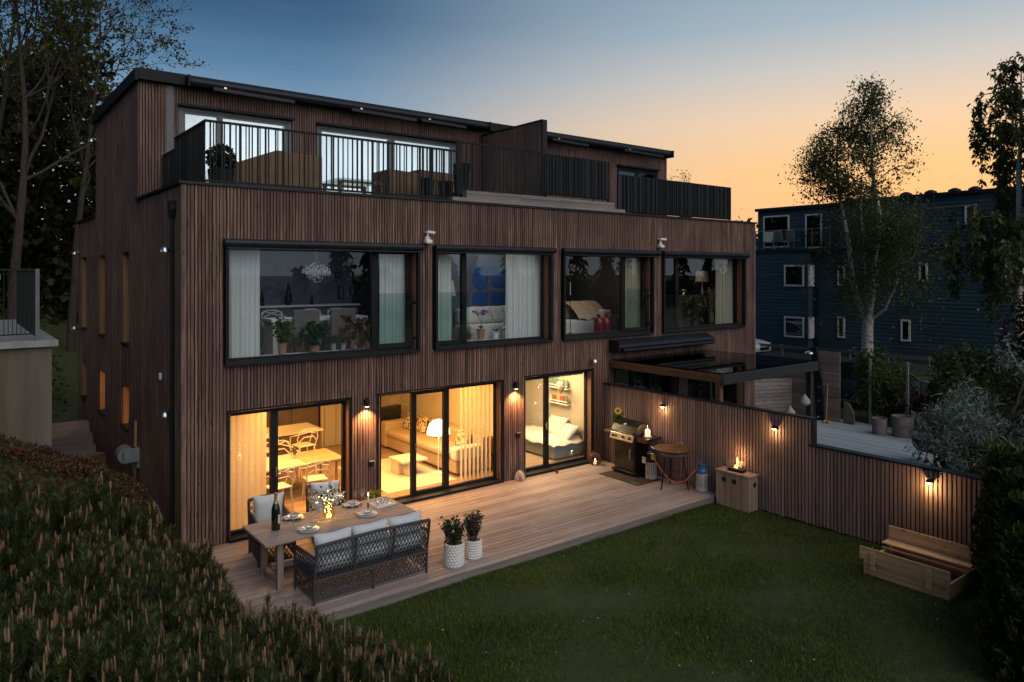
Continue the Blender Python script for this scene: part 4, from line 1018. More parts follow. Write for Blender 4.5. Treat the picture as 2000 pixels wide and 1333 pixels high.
for sc,mt,nm in ((1,M['fire'],'flame'),(.5,M['fire2'],'flame_core')):
    MB().tube([(0,-.01,.05),(0,.015,.09),(0,-.015,.14),(.0,-.03,.19),(.0,-.01,.24),(0,-.02,.29)],[.012*sc,.030*sc,.022*sc,.026*sc,.016*sc,.002],8).build(nm,mt,t,smooth='all')
MB().tube([(0,.07,.05),(0,.04,.085),(0,.05,.12)],[.008,.014,.002],7).build('flame',M['fire'],t,smooth='all')
lamp('fire_light','POINT',(9.60,-4.0,.92),3,(1,.5,.2),.008)
# lantern, shell, tea light
t=thing('wire_lantern','dark round wicker lantern with a glowing candle beside the bedroom door','lantern',(9.28,-.22,0))
k=MB()
for j in range(22):
    q=2*math.pi*j/22
    for sg in (1,-1):
        k.tube([(r_*math.cos(q+sg*z*2.5),r_*math.sin(q+sg*z*2.5),z) for r_,z in ((.09,0),(.135,.06),(.15,.13),(.13,.21),(.08,.28),(.065,.30))],.0055,4,caps=False)
k.build('woven_shell',pm('plum_wicker',(.045,.025,.03,1),(.07,.04,.04,1),rough=.7),t,kind='stuff')
MB().lathe([(.04,.01),(.04,.09),(.03,.092)],(0,0,0),12).build('candle',mc,t,smooth=True)
MB().lathe([(0,.09),(.014,.11),(0,.15)],(0,0,0),8,cap=False).build('flame',M['flame'],t)
MB().lathe([(.065,.30),(.05,.33),(.02,.34)],(0,0,0),14).build('top',M['black'],t,smooth=True)
lamp('lantern_light','POINT',(9.28,-.22,.165),.8,(1,.45,.15),.008)
t=thing('shell_ornament','beige ribbed clam shell ornament on the deck by the pillar','ornament',(7.02,-.16,.002),-.9)
M['shell']=pm('beige_stone',(.42,.32,.24,1),(.52,.42,.32,1),scale=20,rough=.6)
for sg,nm in ((1,'upper_valve'),(-1,'lower_valve')):
    V=[];F=[];n=33;kk=9
    for i in range(n):
        q=math.pi*i/(n-1)
        rr=.5*(1+math.cos(q*16))*.012
        for j in range(kk):
            f=j/(kk-1); r_=f*(.145-.02*abs(math.cos(q)))+.002; bul=.075*math.sin(math.pi*min(f*.78+.06,1))
            V.append((math.cos(q)*r_, -sg*(bul+rr*f)-(.015*sg if sg>0 else 0), .01+math.sin(q)*r_*1.55+.0*f))
    for i in range(n-1):
        for j in range(kk-1): F.append((i*kk+j,(i+1)*kk+j,(i+1)*kk+j+1,i*kk+j+1))
    MB().add(V,F).build(nm,M['shell'],t,smooth='all')
MB().lathe([(.05,0),(.06,.015),(.03,.03)],(0,0,0),12).build('hinge_base',M['shell'],t,smooth=True)
t=thing('tea_light','tiny red glass tea light on the deck by the bedroom door','candle',(8.05,-.22,0)); MB().lathe([(.03,0),(.04,.05),(.036,.07)],(0,0,0),12).build('cup',pm('red_glass',(.20,.02,.01,1),rough=.15),t,smooth=True); MB().lathe([(0,.05),(.008,.06),(0,.08)],(0,0,0),6,cap=False).build('flame',pm('dead_wick',(.05,.03,.02,1)),t)
# ================================================================ SANDPIT
t=thing('sandpit','new pine sandpit with folded open bench lids on the lawn by the fence','sandpit',(8.88,-7.78,-.13))
M['newpine']=wood('fresh_pine',(.58,.36,.18,1),(.70,.46,.25,1),'y',objrand=.06,across=30)
def pb(nm,*b): return MB().box(*b).build(nm,M['newpine'],t,True,bev=.004)
pb('front_board',8.40,8.425,-8.40,-7.16,-.13,.08); pb('side_board',8.426,9.32,-8.40,-8.376,-.13,.10); pb('side_board',8.426,9.32,-7.184,-7.16,-.13,.10); pb('rear_board',9.321,9.345,-8.40,-7.16,-.13,.10)
pb('backrest_board',8.365,8.387,-8.43,-7.11,.11,.305)
for y in (-7.32,-8.14): pb('hinge_batten',8.340,8.364,y-.035,y+.035,-.02,.26)
pb('seat_board',9.06,9.30,-8.44,-7.13,.19,.212); pb('backrest_board',9.305,9.327,-8.44,-7.13,.215,.43); pb('seat_edge',9.05,9.075,-8.43,-7.14,.12,.145)
pb('seat_board',8.43,8.56,-8.36,-7.19,.102,.122)
V=[];F=[];nn=14
for i in range(nn):
    for j in range(nn):
        x=8.43+.885*i/(nn-1); y=-8.374+1.188*j/(nn-1); V.append((x,y,-.03+.02*math.sin(x*11+y*7)+.015*math.cos(y*17)))
for i in range(nn-1):
    for j in range(nn-1): F.append((i*nn+j,(i+1)*nn+j,(i+1)*nn+j+1,i*nn+j+1))
MB().add(V,F).build('sand',pm('dark_damp_sand',(.06,.04,.035,1),(.12,.08,.06,1),scale=12,rough=.95,bump=.4),t,True,smooth='all')
tag(MB().lathe([(0,0),(.028,.01),(.04,.035),(.028,.065),(0,.075)],(8.68,-7.55,.0),12,cap=False).build('toy_ball',pm('pink_plastic',(.6,.2,.4,1),rough=.4),smooth='all'),'small pink ball in the sandpit','ball')
tag(MB().lathe([(.03,0),(.045,.05),(.04,.06)],(8.75,-7.75,.0),10).build('toy_cup',M['black'],smooth=True),'small dark toy cup in the sandpit','toy')
# ================================================================ INTERIORS
AMB=(1,.455,.105); CRM=(1,.66,.32)
M['wchair']=pm('white_moulded_plastic',(.55,.50,.44,1),rough=.4); M['oak']=wood('light_oak',(.30,.19,.10,1),(.38,.25,.15,1),'x',objrand=0,knots=False,across=25)
M['cab']=pm('dark_brown_cabinet',(.06,.035,.02,1),(.08,.048,.028,1),scale=4,rough=.45); M['stone']=pm('pale_worktop',(.42,.38,.31,1),(.47,.42,.35,1),scale=10,rough=.25)
M['sofa']=pm('sand_linen',(.32,.235,.15,1),(.38,.285,.19,1),scale=25,rough=.95,bump=.2); M['sofaw']=pm('cream_linen',(.52,.49,.44,1),(.58,.55,.50,1),scale=25,rough=.95,bump=.2)
M['shade']=pm('lamp_shade_linen',(.55,.47,.36,1),rough=.9); M['rug']=pm('pale_wool_rug',(.40,.37,.31,1),(.50,.47,.40,1),scale=8,rough=1,bump=.3,c3=(.50,.44,.36,1))
def masters(label,loc,rz,seat=.46,group='white moulded chairs indoors',name='moulded_chair'):
    t=thing(name,label,'chair',loc,rz,group); s=seat
    MB().pillow((0,0,s),.22,.21,.025,n=8).build('seat',M['wchair'],t,smooth='all')
    for x,y in ((-.18,-.17),(.18,-.17),(-.18,.17),(.18,.17)): MB().tube([(x*1.2,y*1.25,0),(x*1.05,y*1.05,s*.6),(x,y,s)],[.014,.018,.02],7).build('leg',M['wchair'],t,smooth=True)
    b=s+.38   # back is at -y
    def rod(p): MB().tube(p,.013,6).build('back_loop',M['wchair'],t,smooth=True)
    rod([(-.20,-.17,s),(-.25,-.20,s+.18),(-.21,-.25,b-.02),(-.1,-.27,b+.02),(.1,-.27,b+.02),(.21,-.25,b-.02),(.25,-.20,s+.18),(.20,-.17,s)])
    rod([(-.24,.16,s),(-.27,.10,s+.20),(-.24,-.12,s+.26),(-.05,-.26,b-.06),(.16,-.26,b),(.22,-.24,b-.08)])
    rod([(.24,.16,s),(.27,.10,s+.20),(.24,-.12,s+.26),(.05,-.26,b-.06),(-.16,-.26,b),(-.22,-.24,b-.08)])
    rod([(-.22,-.2,s+.1),(-.12,-.25,s+.22),(.12,-.25,s+.22),(.22,-.2,s+.1)])
    return t
c0=masters('white moulded chair nearest the left door mullion in the dining room',(1.98,1.02,.042),0.1)
def chair(label,loc,rz): return dup(c0,loc,rz,label)
chair('white moulded chair at the near right side of the indoor table',(2.78,1.12,.042),-.15)
chair('white moulded chair behind the indoor table next to the small vase',(2.75,2.75,.042),math.pi+.1)
chair('white moulded chair on the far left of the indoor table',(2.05,2.75,.042),math.pi)
s0=masters('tall white counter chair at the right end of the kitchen island',(3.35,3.18,.042),.1,.66,'white counter chairs','counter_chair')
dup(s0,(2.45,3.18,.042),.0,'tall white counter chair left of the door mullion by the island')
t=thing('indoor_table','oak dining table inside behind the left glass door','table',(2.45,1.9,.042))
MB().box(1.30,2.72,1.38,2.42,.70,.74).build('table_top',M['stone'],t,True,bev=.004); MB().box(2.722,3.55,1.38,2.42,.70,.742).build('extension_leaf',M['oak'],t,True,bev=.004)
for x in (1.42,3.4):
    for y in (1.5,2.3): MB().tube([(x,y,.042),(x,y,.70)],.03,8).build('leg',M['oak'],t,True,smooth=True)
leafy('tiny glass vase of greenery on the indoor dining table','bud_vase',(2.66,1.95,.743),.04,.09,M['clear'],.05,.14,40,.06,M['twigleaf'],pot='vase')
t=thing('kitchen_island','long kitchen island with pale worktop and dark fronts','kitchen island',(2.7,4.0,.042))
MB().box(1.2,3.94,3.60,4.46,.042,.88).build('cabinet',M['cab'],t,True); MB().box(1.16,3.98,3.53,4.49,.88,.92).build('worktop',M['stone'],t,True,bev=.004)
t=thing('kitchen_units','dark brown kitchen wall of tall cabinets and counter','cabinet',(2.5,5.9,.042))
MB().box(.3,3.2,5.55,6.19,.042,.88).build('base_units',M['cab'],t,True); MB().box(.3,3.2,5.5,6.19,.881,.92).build('worktop',M['stone'],t,True)
for i in range(2): MB().box(3.21+i*.74,3.94+i*.74,5.45,6.19,.042,2.3).build('tall_door',M['cab'],t,True,bev=.006)
MB().box(.3,3.2,5.85,6.19,1.45,2.3).build('wall_units',M['cab'],t,True)
t=thing('fruit_bowl','bowl of fruit on the kitchen island by the blind','bowl',(1.75,3.9,.922)); MB().lathe([(.06,0),(.13,.08),(.12,.085),(.05,.02)],(0,0,0),16).build('bowl',M['china'],t,smooth=True)
for k in range(5): MB().lathe([(0,-.04),(.035,-.02),(.04,0),(.03,.03),(0,.04)],(.05*math.cos(k*1.3),.05*math.sin(k*1.3),.10),10,cap=False).build('fruit',M['terra'],t,smooth='all')
def chandelier(label,loc,r,drops,h,mat,glowm=None):
    t=thing('chandelier',label,'lamp',loc); MB().tube([(0,0,h),(0,0,.0)],.012,6).build('stem',M['gold'],t)
    ar=MB()
    for k in range(8):
        q=k*math.pi/4; ar.tube([(0,0,.02),(math.cos(q)*r*.5,math.sin(q)*r*.5,-.06),(math.cos(q)*r,math.sin(q)*r,.06)],.006,5)
    ar.build('arms',M['gold'],t)
    dr=MB()
    for k in range(drops):
        q=random.random()*6.28; rr=r*random.random()**.5; z=random.uniform(-.26,.22)*(1.1-rr/r); dr.lathe([(0,-.022),(.010,0),(0,.022)],(math.cos(q)*rr,math.sin(q)*rr,z),5,cap=False)
    dr.build('crystal_drops',mat,t,kind='stuff')
    if glowm:
        for k in range(6):
            q=k*1.047; MB().lathe([(0,-.02),(.016,0),(0,.03)],(math.cos(q)*r*.8,math.sin(q)*r*.8,.08),6,cap=False).build('bulb',glowm,t)
    return t
M['crystal']=pm('crystal_drop',(.75,.74,.72,1),rough=.08,spec=.9)
chandelier('sparkling chandelier cut off by the top of the dining room door',(2.55,1.95,2.02),.34,120,.48,M['gold'],glow('chandelier_bulb',(1,.75,.4,1),25))
lamp('dining_light','AREA',(2.2,1.3,2.505),250,AMB,(1.6,1.6)); lamp('kitchen_light','AREA',(2.4,4.6,2.505),85,AMB,(2.0,.6))
# living room
t=thing('sand_sofa','deep sand coloured corner sofa inside the living room door','sofa',(6.4,2.4,.042))
MB().box(5.95,6.95,.80,4.10,.10,.40).build('base',M['sofa'],t,True,bev=.03); 
for i in range(2): MB().box(5.90,6.70,.82+.0+i*1.5+.22,.82+.22+i*1.5+1.49,.402,.56).build('seat_cushion',M['sofa'],t,True,bev=.05)
MB().box(6.66,6.98,.80,4.10,.40,.84).build('backrest',M['sofa'],t,True,bev=.05); MB().box(5.92,6.66,.76,1.02,.40,.68).build('arm',M['sofaw'],t,True,bev=.04); MB().box(5.90,6.66,4.04,4.32,.10,.74).build('arm',M['sofa'],t,True,bev=.04)
M['patt']=pm('patterned_cushion',(.06,.045,.03,1),(.50,.38,.22,1),scale=18,rough=.9,lo=.46,hi=.5,coord='obj')
for k,(y,x,lb) in enumerate(((3.75,6.45,'patterned black and cream cushion at the far end of the sand sofa'),(3.25,6.52,'leaf patterned cushion beside the white floor lamp'),(2.75,6.55,'third patterned cushion on the sand sofa'),(1.35,6.5,'patterned cushion seen through the vertical blind'))):
    tag(MB().pillow((x,y,.74),.23,.23,.08,Matrix.Rotation(R(-70),3,'Y')).build('cushion',M['patt'],smooth='all'),lb,'cushion','cushions on the sand sofa')
t=thing('coffee_table','low pale stone coffee table standing on the white rug','table',(5.25,1.75,.06))
MB().box(4.95,5.60,1.43,2.10,.35,.40).build('top',M['rug'],t,True,bev=.006); MB().box(4.98,5.30,1.70,2.06,.06,.349).build('base',M['shade'],t,True,bev=.006); MB().box(5.10,5.18,1.48,1.699,.06,.349).build('base',M['shade'],t,True)
tag(MB().box(4.15,5.85,.62,3.2,.041,.055).build('rug',M['rug'],bev=.004),'pale wool rug under the coffee table','rug')
t=thing('mushroom_lamp','glowing white mushroom floor lamp in the living room','lamp',(5.78,1.28,.056))
MB().lathe([(.14,0),(.14,.02),(.02,.03)],(0,0,0),20).build('foot',M['white'],t,smooth=True); MB().tube([(0,0,.02),(0,0,1.2)],.012,8).build('pole',M['white'],t,smooth=True)
MB().lathe([(.265*math.cos(a),.90+.33*math.sin(a)) for a in np.linspace(0,1.52,9)],(0,0,0),26,cap=False).build('dome',glow('lit_lamp_dome',(1,.80,.50,1),3.2),t,smooth='all')
lamp('mushroom_light','POINT',(5.78,1.28,.90),18,CRM,.04)
lamp('living_light','AREA',(5.1,1.3,2.505),270,AMB,(2.2,2.0))
t=thing('tall_panel_curtain','cream panel curtains along the back wall of the living room','curtain',(5.4,5.2,.05))
for i in range(6): MB().box(4.75+i*.32,5.05+i*.32,5.22+.02*(i%2),5.235+.02*(i%2),.06,2.45).build('panel',M['blind'],t,True)
t=thing('black_piano','black upright instrument behind the far sofa arm','piano',(5.9,4.7,.042)); MB().box(5.5,6.6,4.5,4.75,.042,.80).build('body',M['enam'],t,True,bev=.01); MB().prism([(5.5,4.48,.82),(5.9,4.48,1.02),(6.6,4.48,1.06),(6.6,4.48,.82)],(0,.2,0)).build('lid',M['enam'],t,True)
tag(MB().box(7.005,7.019,2.95,3.08,1.55,1.72).build('thermostat',M['cab']),'small dark control panel on the living room wall','thermostat')
# bedroom
M['bedw']=pm('white_bed_linen',(.50,.47,.43,1),(.56,.53,.49,1),scale=9,rough=.95,bump=.5); M['bedbase']=pm('grey_bed_base',(.20,.22,.22,1),(.25,.27,.27,1),scale=40,rough=.95)
t=thing('bed','low bed with grey base and rumpled white bedding in the bedroom','bed',(9.1,1.5,.042))
MB().box(8.62,9.58,.52,2.5,.07,.40).build('bed_base',M['bedbase'],t,True,bev=.02)
V=[];F=[];nn=16
for i in range(nn):
    for j in range(nn):
        x=8.58+1.01*i/(nn-1); y=.49+2.05*j/(nn-1); e=min(i,j,nn-1-i,nn-1-j); V.append((x,y,(.38 if e==0 else .50)+.018*math.sin(x*15+y*6)+.015*math.sin(y*13)))
for i in range(nn-1):
    for j in range(nn-1): F.append((i*nn+j,(i+1)*nn+j,(i+1)*nn+j+1,i*nn+j+1))
MB().add(V,F).build('duvet',M['bedw'],t,True,smooth='all')
MB().pillow((9.36,1.35,.66),.30,.34,.10,Matrix.Rotation(R(-50),3,'Y')).build('pillow',M['bedw'],t,True,smooth='all'); MB().pillow((9.30,.80,.60),.28,.24,.09,Matrix.Rotation(R(-35),3,'Y')).build('pillow',M['bedw'],t,True,smooth='all')
for k,(z,lb) in enumerate(((1.62,'upper white picture ledge of books on the bedroom wall'),(1.22,'lower white picture ledge of books on the bedroom wall'))):
    t=thing('book_ledge',lb,'shelf',(9.55,1.35,z),0,'picture ledges'); MB().box(9.46,9.598,.98,1.75,z,z+.02).build('shelf_board',M['white'],t,True); MB().box(9.455,9.465,.98,1.75,z+.07,z+.095).build('front_rail',M['white'],t,True)
    y=1.02
    while y<1.68:
        w_=random.uniform(.09,.16); c=random.choice([(.3,.08,.05,1),(.5,.3,.08,1),(.12,.2,.25,1),(.5,.45,.35,1),(.2,.25,.1,1)])
        MB().box(9.49,9.51,y,y+w_,z+.021,z+.021+random.uniform(.16,.24)).build('book',pm('book_cover',c),t,True); y+=w_+.02
t=thing('balloon_ornament','striped toy hot air balloon hanging in the bedroom','ornament',(9.2,.95,1.72)); MB().lathe([(.02,-.16),(.09,-.06),(.12,.04),(.08,.13),(0,.15)],(0,0,0),16,cap=False).build('balloon',pm('striped_cloth',(.6,.5,.35,1),(.25,.18,.12,1),scale=14,stretch=(3,3,.05),lo=.45,hi=.5),t,smooth='all')
leafy('small hanging plant high in the bedroom','hanging_plant',(8.95,1.6,2.0),.06,.08,M['white'],.12,.2,70,.07,M['potl'])
t=thing('framed_poster','pale framed poster and garland on the back wall of the bedroom','picture',(7.9,3.08,1.2)); MB().box(7.7,8.2,3.07,3.098,.9,1.5).build('frame',M['white'],t,True); MB().box(7.74,8.16,3.062,3.069,.94,1.46).build('print',M['rug'],t,True)
lamp('bedroom_light','AREA',(8.35,1.0,2.505),160,CRM,(1.2,1.2))
# warm light behind the lower side windows comes from these rooms; neighbour's ground floor
t=thing('neighbour_lamp','white drum lamp and dark sideboard inside the neighbour door','lamp',(14.0,1.0,.05)); MB().box(13.5,14.7,.9,1.3,.05,.85).build('sideboard',M['cab'],t,True); MB().lathe([(.2,1.05),(.2,1.35)],(13.9,1.1,0),18,cap=False).build('drum_shade',M['shade'],t,True,smooth='all'); MB().tube([(13.9,1.1,.85),(13.9,1.1,1.2)],.02,8).build('stand',M['black'],t,True)
# ================= upper rooms
t=thing('upper_dining_table','white dining table upstairs behind the window plants','table',(2.6,1.7,2.98)); MB().box(1.9,3.95,1.15,1.75,3.66,3.72).build('table_top',M['white'],t,True,bev=.004)
for x in (2.0,3.85):
    MB().box(x-.05,x+.05,1.2,1.7,2.981,3.66).build('leg_panel',M['white'],t,True)
M['uph']=pm('taupe_upholstery',(.14,.12,.11,1),(.18,.155,.145,1),scale=30,rough=.95)
for k,(x,lb) in enumerate(((2.5,'taupe upholstered dining chair left of centre upstairs'),(3.28,'taupe upholstered dining chair right of centre upstairs'))):
    t=thing('upholstered_chair',lb,'chair',(x,1.0,2.982),0,'upholstered chairs upstairs')
    MB().box(-.26,.26,-.05,.45,.36,.47).build('seat',M['uph'],t,bev=.03); MB().box(-.27,.27,-.14,-.04,.36,.92).build('backrest',M['uph'],t,bev=.03)
    for px,py in ((-.22,-.08),(.22,-.08),(-.22,.4),(.22,.4)): MB().box(px-.02,px+.02,py-.02,py+.02,0,.36).build('leg',M['cab'],t)
for x,y,lb in ((2.3,1.95,'pale moulded chair behind the upstairs table on the left'),(3.15,1.95,'pale moulded chair behind the upstairs table in the middle'),(3.72,1.9,'pale moulded chair at the right of the upstairs table')): dup(c0,(x,y,2.983),math.pi+.1,lb,'pale moulded chairs upstairs')
t=thing('sideboard','long pale sideboard with ornaments along the upstairs back wall','sideboard',(3.3,3.3,2.982)); MB().box(1.9,4.65,3.05,3.59,2.982,3.86).build('body',M['walld'],t,True); MB().box(1.85,4.68,3.0,3.595,3.861,3.89).build('top',M['white'],t,True)
for x,h,r_,lb in ((1.6,.32,.05,'dark bottle on the upstairs sideboard'),(2.2,.5,.08,'tall dark vase on the upstairs sideboard'),(2.75,.22,.05,'short dark jar on the upstairs sideboard')):
    tag(MB().lathe([(r_*.8,0),(r_,h*.3),(r_*.4,h*.75),(r_*.4,h)],(x+.85,3.3,3.891),12).build('ornament',M['black'],smooth=True),lb,'ornament','sideboard ornaments')
for x,z,w_,h,lb in ((3.4,4.55,.14,.18,'small dark picture high on the upstairs wall'),(3.62,4.55,.12,.14,'tiny dark picture beside another on the upstairs wall'),(3.7,4.05,.13,.30,'narrow dark picture low on the upstairs wall'),(4.0,4.12,.13,.22,'lowest right dark picture on the upstairs wall')):
    t=thing('picture',lb,'picture',(x+.75,3.575,z-.05),0,'pictures upstairs'); MB().box(-w_/2,w_/2,-.005,.018,0,h).build('frame',M['black'],t); MB().box(-w_/2+.02,w_/2-.02,-.008,-.0055,.02,h-.02).build('print',M['walld'],t)
chandelier('crystal chandelier hanging inside the largest upper window',(2.96,1.5,4.66),.30,260,.68,M['crystal'])
t=thing('pendant_lamp','dark dome pendant lamp left of the crystal chandelier','lamp',(2.58,2.5,4.66)); MB().lathe([(.19,0),(.17,.08),(.09,.16),(.02,.18)],(0,0,0),16,cap=False).build('dome',M['black'],t,smooth='all'); MB().tube([(0,0,.17),(0,0,.75)],.006,5).build('cord',M['black'],t)
# plants on the big window sill
SZ=3.11
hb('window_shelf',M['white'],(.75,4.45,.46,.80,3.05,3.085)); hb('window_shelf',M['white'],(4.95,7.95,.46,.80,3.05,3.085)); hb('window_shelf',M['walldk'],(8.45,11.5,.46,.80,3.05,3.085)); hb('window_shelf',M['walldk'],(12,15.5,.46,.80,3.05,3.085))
M['gl1']=leafmat('fresh_green_leaf',(.03,.07,.02,1),(.10,.17,.05,1)); M['gl2']=leafmat('blue_green_leaf',(.015,.05,.03,1),(.05,.11,.06,1)); M['gl3']=leafmat('variegated_brown_leaf',(.09,.06,.04,1),(.26,.19,.13,1)); M['gl4']=leafmat('bright_basil_leaf',(.05,.14,.02,1),(.12,.26,.05,1))
M['zinc']=pm('zinc_pot',(.25,.26,.26,1),rough=.5)
leafy('bushy tomato plant in a clay pot on the upstairs sill','sill_plant',(1.92,.62,SZ),.09,.20,M['terra'],.20,.46,330,.085,M['gl1'],'plants on the upstairs sill')
leafy('broad dark leafy plant in a clay pot on the upstairs sill','sill_plant',(2.55,.62,SZ),.11,.12,M['terra'],.24,.42,300,.12,M['gl2'],'plants on the upstairs sill')
leafy('small herb in a zinc pot left of the brown leaved plant','sill_plant',(2.93,.6,SZ),.055,.13,M['zinc'],.07,.15,60,.05,M['gl2'],'plants on the upstairs sill')
leafy('second small herb in a zinc pot by the brown leaved plant','sill_plant',(3.14,.6,SZ),.055,.13,M['zinc'],.08,.16,60,.05,M['gl1'],'plants on the upstairs sill')
leafy('brown variegated croton in a clay pot on the upstairs sill','sill_plant',(3.40,.66,SZ),.085,.16,M['terra'],.24,.45,120,.22,M['gl3'],'plants on the upstairs sill')
leafy('bright green basil in a clay pot at the right of the sill','sill_plant',(3.70,.62,SZ),.08,.13,M['terra'],.14,.30,200,.075,M['gl4'],'plants on the upstairs sill')
leafy('slip in a glass jar beside the left upstairs curtain','sill_plant',(1.46,.55,SZ),.05,.14,M['clear'],.06,.18,30,.06,M['gl2'],'plants on the upstairs sill',taper=1)
leafy('trailing plant in a low dark pot behind the right casement upstairs','sill_plant',(4.02,.50,SZ),.08,.06,M['black'],.10,.28,50,.07,M['gl2'],'plants on the upstairs sill')
# living room upstairs: blue art
M['blue']=pm('deep_blue_print',(.015,.075,.26,1),(.02,.09,.30,1),scale=20,rough=.7)
t=thing('blue_wall_art','pair of framed abstract blue cut out shapes on the upstairs wall','picture',(7.4,1.61,4.1))
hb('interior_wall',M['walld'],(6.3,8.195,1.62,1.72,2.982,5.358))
AX=lambda x:6.90+(x-6.42)*.767
AZ=lambda z:3.83+(z-3.84)*.85
def poly(nm,pts,mat): MB().prism([(AX(x),1.605,AZ(z)) for x,z in pts],(0,.006,0)).build(nm,mat,t,True)
for a,b in ((6.42,7.12),(7.18,7.88)): MB().box(AX(a),AX(b),1.612,1.619,AZ(3.78),AZ(5.0)).build('print_panel',M['walld'],t,True)
arc=lambda cx,cz,rx,rz,a0,a1,n=14:[(cx+rx*math.cos(R(a0+(a1-a0)*i/n)),cz+rz*math.sin(R(a0+(a1-a0)*i/n))) for i in range(n+1)]
poly('blue_shape',arc(6.80,4.62,.32,.34,90,270)+arc(6.80,4.62,.30,.34,-90,0)+[(7.10,4.96)],M['blue'])
poly('blue_shape',arc(6.62,4.04,.15,.20,90,270)+[(7.10,3.84),(7.10,4.24)],M['blue'])
poly('blue_shape',[(7.22,4.55)]+arc(7.40,4.52,.18,.18,180,270)+[(7.84,4.34),(7.84,4.96),(7.70,4.94),(7.56,4.80),(7.44,4.94),(7.22,4.96)],M['blue'])
poly('blue_shape',[(7.22,3.84),(7.84,3.84)]+arc(7.70,4.10,.14,.14,0,90)+[(7.22,4.24)],M['blue'])
t=thing('cream_sofa','cream sofa heaped with throw and cushions under the blue art','sofa',(7.2,1.2,2.982)); MB().box(6.4,8.15,.86,1.58,2.99,3.42).build('base',M['sofaw'],t,True,bev=.05); MB().box(6.4,8.15,1.38,1.60,3.42,3.78).build('backrest',M['sofaw'],t,True,bev=.06)
for x in (6.65,7.05,7.45,7.85): MB().pillow((x,1.28,3.62),.22,.22,.08,Matrix.Rotation(R(70),3,'X')).build('cushion',M['sofaw'],t,True,smooth='all')
for x,lb in ((6.02,'cream table lamp behind the left curtain upstairs'),(7.96,'cream table lamp to the right of the blue art')):
    t=thing('table_lamp',lb,'lamp',(x,1.25,3.35),0,'cream table lamps'); MB().lathe([(.18,.75),(.12,1.1)],(0,0,0),16,cap=False).build('lamp_shade',M['shade'],t,smooth='all'); MB().lathe([(.08,0),(.09,.3),(.03,.5),(.02,.8)],(0,0,0),12).build('base',M['white'],t,smooth=True); MB().box(-.22,.22,-.2,.2,-.5,0).build('side_table',M['cab'],t)
def orchid(label,x,potm,ph,pr,stems,flm,y=.62):
    t=thing('orchid',label,'plant',(x,y,SZ),0,'orchids on the upstairs sill'); MB().lathe([(pr*.8,0),(pr,ph),(pr*.85,ph),(pr*.8,ph*.85)],(0,0,0),16).build('pot',potm,t,smooth=True)
    for k in range(5):
        q=k*1.3+x; dx,dy=math.cos(q),math.sin(q); MB().add([(0,0,ph),(dx*.07-dy*.03,dy*.07+dx*.03,ph+.07),(dx*.17,dy*.17,ph+.05),(dx*.07+dy*.03,dy*.07-dx*.03,ph+.07)],[(0,1,2,3)]).build('leaf',M['gl2'],t)
    for k in range(stems):
        q=x*5+k*2.2; sx,sy=math.cos(q)*.16,math.sin(q)*.05; MB().tube([(0,0,ph),(sx*.2,sy*.3,ph+.22),(sx*.7,sy*.7,ph+.38),(sx*1.4,sy,ph+.40)],.004,5).build('stem',M['twig'],t)
        if flm is not None:
            P=np.array([[x+sx*(.5+.9*f),y+sy,SZ+ph+.34+.06*f] for f in np.linspace(0,1,6)]); P=np.repeat(P,4,0); V,F=blades(P,.06,.8); npmesh('flowers',V,F,flm,t,'stuff')
M['orch']=leafmat('violet_petal',(.22,.10,.24,1),(.42,.24,.44,1))
orchid('violet orchid in the brown cylinder pot upstairs',6.50,M['terra'],.24,.10,3,M['orch']); orchid('violet orchid behind the left curtain of the blue art window',5.56,M['zinc'],.10,.06,2,M['orch'])
orchid('flowerless orchid in a white pot left of the ginger jar',6.92,M['china'],.15,.075,1,None); orchid('flowerless orchid in a white pot right of the ginger jar',7.50,M['china'],.15,.08,1,None); orchid('small leafy stump in a blush pot at the sill right end',7.80,M['terra'],.15,.075,0,None)
leafy('low grassy plant at the left of the blue art sill','sill_plant',(6.15,.62,SZ),.07,.05,M['terra'],.10,.14,80,.06,M['gl4'],'plants on the upstairs sill')
t=thing('ginger_jar','blue and white porcelain ginger jar on the upstairs sill','vase',(7.20,.62,SZ)); MB().lathe([(.06,0),(.07,.02),(.10,.14),(.105,.20),(.08,.27),(.05,.29)],(0,0,0),20).build('jar',pm('blue_white_porcelain',(.04,.07,.16,1),(.60,.63,.66,1),scale=22,rough=.15,lo=.46,hi=.54,coord='obj'),t,smooth=True); MB().lathe([(.055,.29),(.055,.31),(.03,.34),(.012,.345),(.016,.37),(0,.38)],(0,0,0),16,cap=False).build('lid',M['gl2'] if False else pm('blue_lid',(.06,.10,.18,1),rough=.2),t,smooth='all')
# W3 room
t=thing('white_sofa','white sofa with a beige fur throw behind the third upper window','sofa',(9.9,1.4,2.982)); MB().box(8.6,11.2,1.2,2.0,2.99,3.38).build('base',M['sofaw'],t,True,bev=.05); MB().box(8.6,11.2,1.75,2.05,3.38,3.78).build('backrest',M['sofaw'],t,True,bev=.06); MB().box(10.9,11.2,1.1,1.76,3.38,3.62).build('arm',M['sofaw'],t,True,bev=.05); MB().pillow((9.1,1.6,3.6),.25,.25,.09,Matrix.Rotation(R(70),3,'X')).build('cushion',M['shade'],t,True,smooth='all')
V=[];F=[];nn=16
for i in range(nn):
    for j in range(10):
        u=i/(nn-1); q=j/9; V.append((10.05+u*1.15,1.15+q*.95,3.40+.42*math.sin(min(q,.75)/.75*1.57)+.03*math.sin(u*17+q*5)))
for i in range(nn-1):
    for j in range(9): F.append((i*10+j,(i+1)*10+j,(i+1)*10+j+1,i*10+j+1))
tag(MB().add(V,F).build('fur_throw',pm('beige_fur',(.28,.20,.14,1),(.48,.37,.27,1),scale=30,rough=1,bump=.8),smooth='all'),'beige fur throw over the white sofa upstairs','throw')
